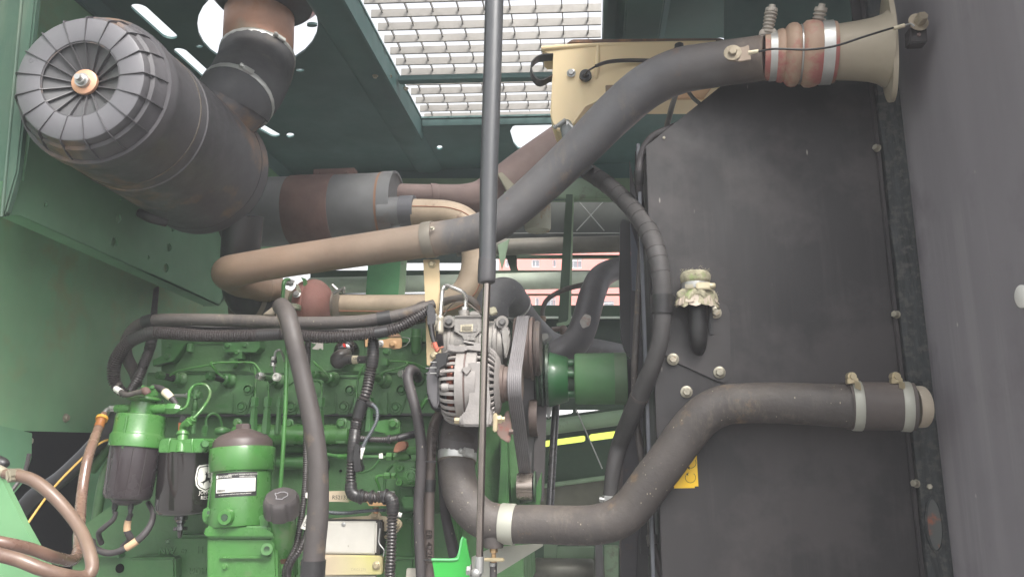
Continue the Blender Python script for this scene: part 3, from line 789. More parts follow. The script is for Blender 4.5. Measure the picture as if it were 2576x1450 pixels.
# intake pipe and rubber boot
ip = T('intake_pipe', 'rusty intake pipe coming down through the roof hole into the air cleaner', 'pipe', (655, 60, 1.52))
tp_ = Path([(655, -60, 1.6, 83), (654, 20, 1.6, 84), (651, 100, 1.6, 85), (648, 165, 1.595, 84)], 6)
O('pipe', M().tube(None, 40, path=tp_), mat('rusty_grey', (.26, .17, .12), .6, .1, var=.14, grad=(2, .75, 1.05, [(0, (.18, .12, .1)), (.25, (.36, .2, .13)), (.5, (.2, .22, .17)), (.7, (.38, .2, .13)), (1, (.25, .16, .12))]), rust=((.33, .17, .1), .6, 9), bump=.2), ip)
bo = Path([(649, 138, 1.6, 90), (646, 156, 1.592, 92), (638, 180, 1.567, 92), (621, 213, 1.515, 93), (598, 243, 1.472, 92), (588, 260, 1.468, 92)], 8)
rbt = T('intake_boot', 'black rubber elbow boot between rusty intake pipe and air cleaner', 'rubber boot', (630, 180, 1.5))
O('boot', M().tube(None, 40, path=bo), mat('boot_rubber', (.05, .05, .055), .62, var=.12, dust=((.14, .13, .12), .5), rust=((.13, .11, .09), .56, 7)), rbt)
clamp(rbt, bo, .35, .012, .0012, CLAMPM, -30); clamp(rbt, bo, 4.1, .013, .0012, CLAMPM, 8)
ib = T('intake_duct', 'black duct leaving the underside of the air cleaner towards the turbo', 'duct', (605, 660, 1.58))
pa = Path([(612, 540, 1.56, 50), (607, 610, 1.58, 48), (603, 690, 1.62, 47), (618, 750, 1.68, 46), (660, 772, 1.72, 42), (700, 770, 1.74, 38)], 8)
O('duct', M().tube(None, 28, path=pa), BLACK, ib)
clamp(ib, pa, 3.6, .012, .001, mat('dull_band', (.16, .13, .1), .6), screw=False)

# ================================================================ muffler and exhaust
mu = T('muffler', 'horizontal grey muffler with a rust brown band behind the air cleaner', 'muffler', (850, 528, 1.92))
XR[0] = 850
ym, Ym = 527, 1.92
O('body', M().hlathe(ym, Ym, [(560, 88), (978, 88)], 56), MUFG, mu)
O('band', M().hlathe(ym, Ym, [(738, 88.5), (740, 90), (848, 90), (850, 88.5)], 56), MUFB, mu)
O('end_cap', M().hlathe(ym, Ym, [(970, 87), (970, 91), (1000, 91), (1000, 86), (996, 84), (992, 60), (990, 10)], 56), MUFG, mu)
O('weld_seam', M().hlathe(ym, Ym, [(964, 88), (964, 89.5), (969, 89.5), (969, 88)], 56), mat('weld_rust', (.24, .13, .08), .8), mu)
O('bracket', M().box(788, 425, 890, 446, 1.88, .03), MUFB, mu)
for x in (800, 872): B(mu, x, 434, 1.879, 4, MUFB)
O('inlet_collar', M().hlathe(536, 1.86, [(955, 36), (1040, 36), (1042, 38), (1043, 38)], 32), MUFG, mu)
O('sleeve', M().hlathe(536, 1.86, [(1008, 37.5), (1008, 38.5), (1044, 38.5), (1044, 36)], 32), mat('sleeve_dark', (.1, .1, .11), .6, .2, speck=((.5, .48, .45), 100, .12)), mu)
XR[0] = None
ex = T('exhaust_stack', 'dull brown exhaust pipe rising from the muffler to the roof opening', 'exhaust pipe', (1250, 430, 2.05))
pa = Path([(990, 488, 1.97, 27), (1060, 489, 1.98, 26), (1110, 491, 2.0, 28), (1165, 500, 2.02, 38), (1215, 500, 2.04, 50), (1262, 478, 2.05, 56), (1321, 435, 2.06, 58), (1421, 365, 2.08, 58), (1510, 300, 2.1, 58)], 8)
O('pipe', M().tube(None, 36, path=pa), RUSTP, ex)
O('joint_band', M().band(pa, 1.6, .02, .002), RUSTP, ex)
m = M(); m.plate([(1250, 436), (1262, 432), (1300, 470), (1296, 492), (1280, 490)], 1.96, .03, .002); O('bracket', m, mat('bracket_olive', (.2, .19, .14), .6, dust=(DUST, .4)), ex)
m = M(); m.plate([(1268, 482), (1290, 478), (1262, 560), (1256, 580)], 1.7, .004, .001); m.plate([(1252, 615), (1282, 600), (1268, 660), (1262, 678), (1256, 650)], 1.7, .004, .001); O('torn_shield', m, G_PALE, ex)
td = T('tank_drain_can', 'flaking painted canister hanging behind the charge pipe', 'canister', (1352, 545, 2.2))
O('can', M().vlathe(1352, 2.2, [(480, 34), (574, 33), (580, 30)], 28), mat('flaky', (.3, .3, .24), .7, rust=((.27, .15, .07), .48, 14)), td)
tp = T('turbine_inlet_pipe', 'tan exhaust elbow bending down from the muffler to the turbo outlet', 'exhaust pipe', (1190, 640, 1.85))
pa = Path([(1040, 536, 1.86, 36), (1085, 537, 1.86, 36), (1130, 541, 1.855, 36), (1168, 558, 1.85, 37), (1192, 595, 1.845, 38), (1199, 640, 1.84, 38), (1194, 690, 1.83, 38), (1170, 738, 1.82, 38), (1120, 766, 1.81, 33), (1060, 770, 1.8, 30), (950, 769, 1.8, 28), (846, 768, 1.8, 27)], 8)
O('pipe', M().tube(None, 32, path=pa), mat('heat_pipe', (.33, .28, .23), .6, .2, var=.14, vs=12, grad=(2, -.05, .28, [(0, (.21, .195, .175)), (.45, (.24, .22, .205)), (.75, (.34, .27, .2)), (1, (.36, .28, .2))]), rust=((.2, .13, .09), .62, 26), dust=((.3, .27, .24), .3), bump=.25), tp)
def offpath(pa, u0, u1, n, off, r):      # bead that follows a path on its camera side
    out = []
    for i in range(n + 1):
        p, t, rr_ = pa.at_s(pa.s_of(u0 + (u1 - u0) * i / n))
        c = (-p).normalized(); c = (c - t * c.dot(t)).normalized(); c = Matrix.Rotation(off, 3, t) @ c
        q = p + c * (rr_ + r * .2)
        out.append((q.x, q.y, q.z, r))
    return out
O('weld_bead', M().tube(offpath(pa, .1, 10.9, 60, -.5, .0016), 6, n=2, world=True), mat('bead_rust', (.27, .12, .07), .8), tp)

# ================================================================ turbocharger
tu = T('turbocharger', 'turbocharger with rust red turbine housing behind the hose bundle', 'turbocharger', (780, 760, 1.72))
m = M().hlathe(770, 1.74, [(751, 40), (752, 50), (756, 58), (763, 63), (774, 65), (779, 66.5), (782, 65.5), (785, 67), (792, 68), (804, 65), (815, 58), (823, 49), (829, 39), (834, 30)], 40)
O('turbine_housing', m, RUSTT, tu)
O('v_band', M().hlathe(769, 1.76, [(829, 30), (829, 37), (846, 36), (847, 30)], 32), mat('v_band_metal', (.2, .17, .14), .5, .4, dust=(DUST, .4)), tu)
m = M(); m.bar3(P(836, 716, 1.7), P(852, 732, 1.7), .004, 8); m.obox(P(853, 731, 1.7), ((1, -.4, .3), (0, 1, 0), (0, 0, 1)), (.018, .006, .004), .001); m.bolt(P(862, 733, 1.7), (.9, -.3, -.3), .005)
O('v_band_screw', m, STEEL, tu)
m = M().hlathe(762, 1.74, [(700, 36), (712, 40), (722, 34), (735, 30), (752, 42)], 32)
O('centre_housing', m, mat('dirty_casting', (.2, .17, .12), .7, var=.2, rust=((.05, .14, .06), .52, 14), dust=(DUST, .4), bump=.4), tu)
m = M().hlathe(775, 1.76, [(590, 30), (600, 56), (640, 64), (680, 60), (700, 40)], 36)
O('compressor_housing', m, mat('comp_alu', (.11, .1, .08), .6, .2, var=.2, dust=((.2, .16, .12), .5)), tu)
m = M()
for a in z('G', (730, 490, 1.66), (770, 500, 1.66), (835, 640, 1.67)): m.bolt(P(*a), (0, -1, .4), .007)
O('flange_bolt', m, STEEL, tu)
m = M(); m.plate(z('G', (640, 700), (700, 740), (860, 760), (850, 830), (790, 820), (640, 780)), 1.66, .02, .002); m.plate(z('G', (820, 500), (850, 520), (880, 600), (860, 640), (820, 580)), 1.67, .006, .001)
O('oil_flange', m, mat('dirty_plate', (.3, .28, .22), .5, .2, rust=((.05, .16, .06), .5, 16)), tu)
m = M(); m.plate(z('G', (880, 420), (940, 440), (960, 500), (950, 570), (890, 600), (880, 560), (920, 540), (920, 480)), 1.69, .008, .001); O('shield', m, G_ENG, tu)
S('oil_feed_line', M().tube(z('G', (740, 455, 1.62, 22), (700, 460, 1.61, 26), (672, 500, 1.6, 26), (665, 600, 1.6, 24), (650, 760, 1.6, 24)), 12), G_ENG, 'short green tube beside the turbo ending above the grey front hose', 'oil line')

# ================================================================ charge air pipe (hot pipe)
cpx = T('charge_pipe', 'long dusty charge air pipe crossing the whole bay to the upper right', 'charge pipe', (1200, 580, 1.45))
pa = Path([(706, 722, 1.70, 30), (660, 722, 1.67, 36), (612, 708, 1.62, 41), (582, 692, 1.57, 42), (578, 684, 1.52, 42), (612, 676, 1.49, 41), (680, 663, 1.48, 40), (850, 637, 1.47, 41), (1060, 606, 1.45, 43), (1180, 586, 1.44, 43), (1245, 562, 1.435, 45), (1310, 512, 1.43, 47), (1390, 440, 1.42, 49), (1470, 363, 1.40, 51), (1545, 287, 1.38, 54), (1625, 219, 1.36, 56), (1705, 180, 1.34, 57), (1790, 164, 1.32, 56), (1926, 145, 1.285, 56)], 8)
O('pipe', M().tube(None, 44, path=pa), HOT, cpx)
O('end_bead', M().band(pa, .7, .006, .0015), HOT, cpx)
cl = T('charge_pipe_clamp', 'broad metal strap round the charge pipe held by a tall zinc bracket', 'clamp', (1075, 600, 1.42))
O('strap', M().band(pa, 8.13, .022, .0022), mat('strap_tan', (.2, .18, .15), .5, .3, dust=(DUST, .5)), cl)
O('screw', M().bolt(P(1087, 574, 1.405), (0, -1, .5), .0035), BOLTM, cl)
m = M(); m.plate([(1064, 652), (1105, 652), (1107, 800), (1110, 918), (1100, 922), (1073, 918), (1071, 800)], 1.47, .004, .001)
O('bracket', m, mat('zinc_bracket', (.56, .43, .25), .45, .35, var=.1, vs=8, rust=((.4, .33, .2), .6, 30)), cl)
B(cl, 1087, 664, 1.469, 7.5, ZINC)
B(cl, 1091, 893, 1.469, 7, ZINC, name='bolt')
# bellows, clamps, outlet duct
sb = T('silicone_bellows', 'tan and red ribbed silicone hose joining charge pipe and outlet duct', 'hose', (2010, 138, 1.28))
C0, C1 = P(1925, 143, 1.29), P(2225, 124, 1.262)
def f_(x): return (x - 1925) / 300.
U = px(P(2020, 140, 1.28))
O('bellows', M().lathe(C0, C1, [(f_(a), b) for a, b in ((1922, 59), (1952, 60), (1958, 65), (1968, 67), (1974, 64), (1978, 70), (1984, 76), (1994, 79), (2004, 78), (2012, 72), (2016, 68), (2020, 74), (2028, 81), (2042, 82.5), (2056, 80), (2064, 76), (2100, 75), (2104, 73), (2104, 66))], 56, U), SIL, sb, ang=50)
for a, b, c in ((1936, 1956, 61.5), (2066, 2094, 78)):
    O('clamp_band', M().lathe(C0, C1, [(f_(a), c - 2), (f_(a), c), (f_(b), c), (f_(b), c - 2)], 48, U), CLAMPM, sb)
O('support_ring', M().lathe(C0, C1, [(f_(2012), 69), (f_(2014), 73), (f_(2017), 73), (f_(2019), 69)], 48, U), STEEL, sb)
for (a, b), (c, d) in (((1930, 84), (1940, 30)), ((2056, 60), (2064, 28))):
    q0, q1 = P(a, b, 1.26), P(c, d, 1.25)
    pa2 = Path([(q0.x, q0.y, q0.z, .0085), (q0.lerp(q1, .5).x, q0.lerp(q1, .5).y, q0.lerp(q1, .5).z, .0095), (q1.x, q1.y, q1.z, .0105)], 8, True)
    m = M(); m.tube(None, 16, path=pa2, corr=(.0062, .28))
    dd = (q1 - q0).normalized()
    m.lathe(q1, q1 + dd * .012, [(0, .011), (.5, .0105), (.5, .006), (1, .0055)], 12)
    m.obox(q0, ((1, 0, 0), (0, 1, 0), dd), (.014, .006, .006), .002)
    O('spring_bolt', m, mat('spring_dusty', (.4, .36, .31), .6, .2) if a == 1930 else bpy.data.materials['spring_dusty'], sb)
od = T('outlet_duct', 'cream dusty flared duct with flange at the end of the charge pipe', 'duct', (2165, 128, 1.26))
O('duct', M().lathe(C0, C1, [(f_(2090), 66), (f_(2110), 68), (f_(2150), 71), (f_(2190), 76), (f_(2212), 82), (f_(2226), 90), (f_(2232), 92)], 48, U), DUCT, od)
nf = (C1 - C0).normalized(); nf = Vector((.985, -.17, -.03)).normalized()
fc = P(2229, 118, 1.262)
u_ = Vector((0, 0, 1)); v_ = nf.cross(u_).normalized(); u_ = v_.cross(nf)
pts = []
for t in range(40):
    a = 2 * pi * t / 40
    rr_ = .079 + .022 * abs(sin(a)) ** 3
    pts.append(fc + u_ * sin(a) * rr_ + v_ * cos(a) * rr_ * .72)
O('flange', M().prism3(pts, nf * .008, .001), DUCT, od)
# steel safety cable with bolts
ca = T('ground_strap', 'thin black cable slung over the bellows between two bolted tabs', 'cable', (2050, 120, 1.2))
ys_ = 1.175
O('cable', M().tube([(1908, 130, ys_ + .02, 2.6), (1950, 123, ys_, 2.8), (2030, 125, ys_, 2.8), (2100, 116, ys_, 2.8), (2175, 92, ys_, 2.8), (2250, 69, ys_ + .01, 2.6)], 8), INK, ca)
O('crimp', M().tube([(1883, 133, ys_ + .025, 5), (1908, 129, ys_ + .02, 5)], 10), PAPER, ca)
O('crimp', M().tube([(2248, 72, ys_ + .01, 5), (2275, 64, ys_ + .01, 5)], 10), PAPER, ca)
O('lug', M().plate([(1830, 118), (1868, 120), (1884, 112), (1890, 150), (1860, 155), (1830, 150)], 1.235, .003, .001), mat('dusty_lug', (.27, .21, .16), .6, .2), ca)
O('lug', M().tube([(2273, 66, ys_ + .01, 2.4), (2290, 60, ys_ + .01, 2.4), (2300, 66, ys_ + .01, 2.4)], 8), STEEL, ca)
O('bolt', M().bolt(P(1843, 133, 1.235), (-.1, -1, .1), 11 * px(P(1843, 133, 1.23)), washer=2.0), DUSTZ, ca)
O('bolt', M().bolt(P(2310, 56, 1.19), (.1, -1, .1), 14 * px(P(2310, 56, 1.19)), .016, washer=1.8), DUSTZ, ca)
m = M(); m.plate([(2288, 68), (2332, 68), (2334, 106), (2290, 108)], 1.195, .02, .002); O('tab', m, PLATEB, ca)
B(ca, 2311, 88, 1.194, 5, RUSTP, washer=0)

# ================================================================ expansion tank
et = T('expansion_tank', 'cream plastic coolant tank behind the charge pipe under the roof', 'coolant tank', (1600, 200, 1.7))
pts = [(1363, 122), (1372, 114), (1400, 112), (1810, 104), (1835, 110), (1840, 150), (1795, 250), (1500, 250), (1470, 265), (1436, 326), (1412, 332), (1398, 328), (1390, 305), (1384, 285), (1388, 220), (1396, 140), (1392, 134), (1366, 134)]
O('body', M().plate(pts, 1.56, .075, .009), CREAM, et, ang=50)
O('rib', M().tube([(1504, 116, 1.563, 6), (1502, 160, 1.557, 7), (1500, 200, 1.563, 5)], 14), CREAM, et)
O('rib', M().tube([(1362, 123, 1.56, 7), (1500, 114, 1.562, 6), (1800, 108, 1.57, 6)], 12), CREAM, et)
O('opening_shade', M().box(1523, 214, 1560, 242, 1.556, .004), mat('opening_shade_brown', (.2, .14, .09), .7), et)  # brown block whose colour stands in for the dark of an opening
B(et, 1437, 184, 1.556, 8, STEEL)
O('shadow_panel', M().plate([(1690, 225), (1800, 205), (1770, 246), (1672, 246)], 1.552, .01, .002), mat('shaded_cream', (.5, .3, .16), .6), et)  # shade at the tank bottom put into a darker tan piece
sn = T('level_sensor', 'round black level sensor with thin lead on the cream tank', 'sensor', (1473, 192, 1.55))
q = P(1473, 192, 1.553)
O('body', M().lathe(q, q + Vector((0, -.008, 0)), [(0, .014), (1, .013)], 20), BLACK, sn)
O('collar', M().lathe(q + Vector((0, -.008, 0)), q + Vector((0, -.016, 0)), [(0, .008), (1, .007)], 16), BLACK, sn)
O('lead', M().tube([(1471, 190, 1.53, 2.5), (1480, 178, 1.51, 2.5), (1500, 166, 1.52, 2.5)], 8), INK, sn)
O('sleeve', M().tube([(1499, 166, 1.52, 4.5), (1530, 156, 1.53, 5), (1580, 152, 1.545, 5), (1660, 153, 1.545, 5)], 12), LOOM, sn)
O('cap', M().vlathe(1708, 1.545, [(110, 8), (112, 11), (122, 12), (124, 16), (134, 17), (160, 17)], 16), BLACK, et)
m = M()
path = [(1392, 135), (1360, 138), (1342, 150), (1336, 165), (1344, 190), (1362, 201), (1390, 187)]
pw = [P(a, b, 1.545) for a, b in path]
rings = []
pp = Path([(q.x, q.y, q.z, .01) for q in pw], 6, True)
for i, q in enumerate(pp.p):
    t = pp.at_s(pp.s[i])[1]; n_ = Vector((0, 1, 0)).cross(t).normalized()
    rings.append([q - n_ * .0012, q + n_ * .0012, q + n_ * .0012 + Vector((-.004, .03, 0)), q - n_ * .0012 + Vector((-.004, .03, 0))])
m.ringloft(rings); S('strap_loop', m, BLACK, 'black rubber strap loop hanging off the left end of the cream tank', 'strap')
S('tank_tray', M().plate([(1425, 108), (1440, 98), (1815, 95), (1832, 106), (1810, 106)], 1.6, .12, .002), mat('rust_tray', (.13, .08, .06), .8, rust=((.3, .15, .07), .55, 12)), 'rusty brown sheet lying on top of the cream tank', 'tray')
th = T('tank_hose', 'grey hose with worm clamp under the left end of the cream tank', 'hose', (1430, 330, 1.5))
pa = Path([(1424, 312, 1.55, 14), (1426, 325, 1.54, 15), (1432, 350, 1.52, 16), (1450, 385, 1.5, 17), (1478, 430, 1.5, 18)], 8)
O('hose', M().tube(None, 20, path=pa), mat('grey_hose', (.16, .17, .17), .6), th)
clamp(th, pa, .8, .012, .001, STEEL, 30)
O('clamp_tail', M().plate([(1419, 300), (1426, 303), (1443, 318), (1440, 326), (1420, 308)], 1.53, .002, .0003), STEEL, th)

# ================================================================ gas strut
gs = T('gas_strut', 'black gas strut standing in the foreground across the middle of the picture', 'gas strut', (1206, 1440, 1.0))
pa = Path([(1245, -60, 1.0, 23.5), (1238, 200, 1.0, 23), (1230, 440, 1.0, 22.5), (1226, 655, 1.0, 21)], 6)
O('cylinder', M().tube(None, 32, path=pa), mat('strut_paint', (.05, .052, .056), .38, var=.1, vs=14, dust=((.12, .12, .12), .5), coat=.2), gs)
pb = Path([(1226, 654, 1.0, 22), (1225.5, 660, 1.0, 22.5), (1224, 704, 1.0, 22.5), (1224, 711, 1.0, 19), (1224, 713, 1.0, 12)], 4)
O('end_cap', M().tube(None, 32, path=pb), mat('strut_cap', (.055, .053, .056), .4, speck=((.4, .38, .35), 90, .12)), gs)
pc = Path([(1225, 711, 1.0, 9.5), (1218, 900, 1.0, 9.5), (1211, 1200, 1.0, 9.5), (1206, 1405, 1.0, 9.5)], 6)
O('rod', M().tube(None, 24, path=pc), CHROME, gs)
pd = Path([(1206, 1398, 1.0, 11.5), (1205, 1440, 1.0, 11.5)], 4)
O('rod_end', M().tube(None, 20, path=pd), STEEL, gs)
m = M().sphere(P(1198, 1440, 1.0), 15 * px(P(1198, 1440, 1))); m.bolt(P(1185, 1434, 1.0), (-1, 0, 0), .006); O('ball_socket', m, STEEL, gs)
sbk = T('strut_bracket', 'bright green folded bracket at the foot of the gas strut', 'bracket', (1150, 1420, 1.02))
O('plate', M().plate([(1085, 1405), (1145, 1405), (1152, 1398), (1160, 1355), (1166, 1349), (1171, 1352), (1176, 1378), (1184, 1412), (1192, 1500), (1100, 1500), (1092, 1440)], 1.03, .006, .0015), mat('bracket_green', (.03, .3, .045), .35, var=.06, coat=.3), sbk)
O('edge', M().tube([(1086, 1406, 1.029, 3), (1143, 1406, 1.029, 3), (1153, 1398, 1.029, 3), (1161, 1358, 1.029, 3), (1166, 1350, 1.029, 3)], 8), mat('bracket_edge', (.12, .42, .16), .4), sbk)

# ================================================================ lower charge hose on the right
lh = T('charge_hose', 'thick dusty black hose sweeping from under the alternator to the right wall', 'hose', (1550, 1310, 1.35))
pa = Path([(1170, 1010, 1.55, 56), (1162, 1060, 1.52, 54), (1156, 1105, 1.455, 49), (1150, 1150, 1.445, 46), (1152, 1200, 1.43, 46), (1170, 1258, 1.41, 48), (1212, 1302, 1.40, 48), (1270, 1316, 1.40, 47), (1350, 1317, 1.39, 47), (1440, 1320, 1.38, 48), (1500, 1318, 1.37, 49), (1550, 1304, 1.365, 50), (1592, 1272, 1.36, 50), (1636, 1213, 1.35, 50), (1681, 1154, 1.34, 50), (1728, 1089, 1.33, 50), (1772, 1042, 1.32, 50), (1822, 1018, 1.315, 50), (1875, 1013, 1.31, 50), (1950, 1012, 1.31, 51), (2050, 1016, 1.3, 52.5), (2150, 1021, 1.29, 54)], 8)
O('hose', M().tube(None, 40, path=pa, wob=.006), RUBD, lh)
O('sleeve', M().sub(pa, .3, 3.05, .0012, 40, 14), mat('sleeve_rubber', (.085, .075, .075), .6, var=.15, dust=((.2, .17, .15), .4)), lh)
clamp(lh, pa, 2.92, .016, .0022, CLAMPM, -30)
O('strap', M().band(pa, 7.12, .026, .002), CLAMPW, lh)
O('frayed_edge', M().band(pa, 3.15, .012, .0008), mat('frayed', (.12, .1, .08), .9, rust=((.4, .34, .26), .55, 60), bump=1, bs=200), lh)
ot = T('outlet_tube', 'dusty pale pipe stub on the wall with black coupler hose and two clamps', 'pipe coupling', (2300, 1022, 1.28))
pe = Path([(2126, 1019, 1.29, 58), (2140, 1019, 1.29, 60), (2200, 1020, 1.285, 60), (2260, 1021, 1.28, 60), (2300, 1022, 1.276, 60)], 6)
O('coupler', M().tube(None, 40, path=pe), mat('coupler_rubber', (.075, .062, .058), .65, var=.12, dust=((.2, .16, .13), .5), rust=((.18, .13, .08), .58, 9)), ot)
clamp(ot, pe, 1.28, .0145, .0014, CLAMPW, 0, False); clamp(ot, pe, 3.35, .0145, .0014, CLAMPW, 0, False)
for x in (2144, 2255):
    q = P(x, 946, 1.262)
    m = M(); m.lathe(q + Vector((0, .012, 0)), q, [(0, .0075), (.8, .0075), (1, .007)], 18); m.lathe(q, q - Vector((0, .004, 0)), [(0, .0045), (1, .004)], 12)
    m.obox(q + Vector((0, .004, -.007)), ((1, 0, .1), (0, 1, 0), (0, 0, 1)), (.0085, .006, .004), .001)
    for k in range(5): m.obox(P(x + 8 + k * 3, 966 + k * 1.2, 1.251), ((1, 0, -.1), (0, 1, 0), (0, 0, 1)), (.0004, .002, .006))
    O('clamp_screw', m, ZINC, ot)
pf = Path([(2300, 1022, 1.275, 52), (2312, 1022, 1.275, 52), (2322, 1022, 1.276, 51.5), (2327, 1022, 1.276, 50)], 5)
O('stub', M().tube(None, 40, path=pf), mat('stub_tan', (.42, .36, .28), .6, .1, var=.12, speck=((.6, .58, .5), 120, .2), dust=(DUST, .3)), ot)
dn = T('drain_cock', 'brass fitting with wing nut on the tee under the lower hose', 'drain cock', (1240, 1400, 1.39))
O('tee', M().vlathe(1242, 1.395, [(1330, 28), (1362, 27), (1376, 24), (1378, 10)], 24), RUBD, dn)
O('fitting', M().vlathe(1242, 1.39, [(1376, 10), (1388, 10), (1389, 6), (1402, 6), (1403, 9), (1412, 9)], 6), mat('brass', (.45, .3, .16), .4, .6), dn)
m = M(); m.obox(P(1243, 1406, 1.375), ((1, 0, 0), (0, 1, 0), (0, 0, 1)), (.018, .004, .003), .0015); O('wing', m, ZINC, dn)
O('hose', M().tube([(1241, 1412, 1.39, 9), (1241, 1450, 1.39, 9.5), (1241, 1500, 1.39, 9.5)], 14), RUB, dn)
O('hose_clip', M().vlathe(1241, 1.39, [(1414, 10), (1414, 11), (1422, 11), (1422, 10)], 16), STEEL, dn)
S('gusset_plate', M().plate([(1186, 1400), (1240, 1375), (1366, 1366), (1366, 1372), (1255, 1440), (1186, 1470)], 1.46, .005, .001), mat('pale_gusset', (.42, .42, .36), .5, dust=(DUST, .3)), 'pale triangular plate under the lower hose beside the drain cock', 'bracket')
# ================================================================ engine block
en = T('engine', 'green diesel engine block and cylinder head filling the lower left of the bay', 'engine', (700, 1150, 1.75))
# main masses
YH, YBk = 1.575, 1.60
O('rocker_cover', M().plate([(404, 838), (1086, 824), (1100, 940), (404, 942)], YH + .03, .2, .003), G_ENG2, en)
O('cylinder_head', M().plate([(368, 936), (1100, 936), (1110, 1044), (368, 1044)], YH, .25, .003), G_ENG2, en)
O('block', M().plate([(380, 1043), (1300, 1043), (1320, 1500), (180, 1500), (180, 1340), (380, 1200)], YBk, .3, .003), G_ENG2, en)
O('head_gasket', M().box(372, 1041, 1100, 1044, YH - .001, .2, 0), BLACK, en)
O('timing_cover', M().plate([(1090, 905), (1270, 905), (1290, 1100), (1300, 1500), (1095, 1500)], 1.62, .2, .003), G_ENG2, en)
O('cover_ridge', M().plate([(1258, 1090), (1274, 1090), (1280, 1270), (1262, 1300), (1240, 1300), (1258, 1260)], 1.55, .05, .003), G_ENG, en)
O('cover_flange', M().plate([(1120, 1290), (1150, 1290), (1160, 1420), (1120, 1500), (1085, 1500), (1085, 1290)], 1.56, .05, .003), G_ENG, en)
m = M()
O('cover_panel', M().plate(z('A', (570, 200), (1060, 200), (1100, 330), (1420, 340), (1420, 560), (570, 560)), YH + .026, .02, .003), G_ENG2, en)
O('cover_panel', M().plate(z('B', (300, 130), (930, 130), (930, 560), (330, 560)), YH + .026, .02, .003), G_ENG2, en)
O('cover_rail', M().tube(z('A', (690, 190, YH + .022, 10), (1080, 190, YH + .022, 10)), 8), G_ENG, en)
O('cover_rail', M().tube(z('B', (480, 150, YH + .022, 10), (950, 130, YH + .022, 10)), 8), G_ENG, en)
O('gallery', M().plate(z('B', (850, 130), (1700, 70), (1700, 180), (1380, 180), (900, 150)), YH + .01, .03, .003), G_ENG, en)
# raised pads on the head with bolt bosses
pads = [('A', [(1215, 800), (1440, 800), (1440, 835), (1345, 1092), (1215, 1092)], [(1378, 775), (1300, 990)]),
        ('A', [(1880, 830), (2040, 830), (1975, 1092), (1830, 1092)], [(1925, 990)]),
        ('B', [(575, 800), (805, 800), (805, 830), (700, 1092), (575, 1092)], [(728, 783), (655, 990)]),
        ('B', [(1238, 840), (1455, 800), (1450, 850), (1362, 1094), (1240, 1094)], [(1380, 778), (1308, 1000)])]
for k, po, bs in pads:
    O('raised_pad', M().plate(z(k, *po), YH - .007, .01, .002), G_ENG2, en)
    for c in bs:
        (x, y), = z(k, c)
        q = P(x, y, YH - .007); u = px(q)
        mm = M().lathe(q + Vector((0, .004, 0)), q - Vector((0, .003, 0)), [(0, 14 * u), (.6, 14 * u), (1, 12.5 * u), (1, 11 * u), (.2, 10 * u), (.15, 0)], 24)
        O('boss', mm, G_ENG2, en)
        O('plug', M().lathe(q + Vector((0, .002, 0)), q - Vector((0, .0035, 0)), [(0, 7.5 * u), (.7, 7.5 * u), (1, 6 * u)], 20), G_ENG, en)
O('raised_panel', M().plate(z('A', (800, 860), (850, 815), (900, 800), (1170, 800), (1190, 830), (1190, 1060), (1170, 1078), (800, 1078)), YH - .005, .008, .0025), G_ENG2, en)
O('raised_panel', M().plate(z('B', (330, 800), (550, 800), (560, 1080), (420, 1092), (330, 1092)), YH - .004, .008, .0025), G_ENG2, en)
O('raised_panel', M().plate(z('B', (1010, 800), (1215, 800), (1215, 1092), (1020, 1092)), YH - .004, .008, .0025), G_ENG2, en)
O('cast_mark', M().plate(z('A', (960, 965), (1130, 965), (1130, 1000), (960, 1000)), YH - .0055, .001, .0003), G_ENG, en)
for k, a, b, c, d in (('A', 800, 625, 930, 665), ('A', 110, 560, 1850, 572), ('B', 600, 590, 860, 625), ('B', 300, 562, 1700, 572)):
    O('cast_rib', M().plate(z(k, (a, b), (c, b), (c, d), (a, d)), YH - .004, .01, .001), G_ENG2, en)
# injectors
inj = [('A', 550, 655), ('A', 1165, 665), ('A', 1775, 670), ('B', 530, 650), ('B', 1185, 665), ('B', 1590, 640)]
for i, (k, x, y) in enumerate(inj):
    (X_, Y_), = z(k, (x, y))
    q = P(X_, Y_, YH); u = px(q)
    d = Vector((-.45, -1, .12)).normalized()
    ij = O('injector_seat', M().lathe(q, q + d * .012, [(0, 19 * u), (.4, 19 * u), (.6, 17 * u), (1, 16 * u)], 28), G_ENG2, en)
    O('collar', M().lathe(q + d * .010, q + d * .022, [(0, 14.5 * u), (.8, 14.5 * u), (1, 12 * u)], 24), G_ENG, ij)
    O('union_body', M().lathe(q + d * .02, q + d * .048, [(0, 8.5 * u), (1, 8.5 * u)], 16), BLACK if i in (0, 1, 5) else G_ENG2, ij)
    O('union_nut', M().lathe(q + d * .046, q + d * .062, [(0, 9.5 * u), (.15, 11 * u), (.85, 11 * u), (1, 8.5 * u)], 6), TUBEM if i in (2, 5) else G_ENG, ij)
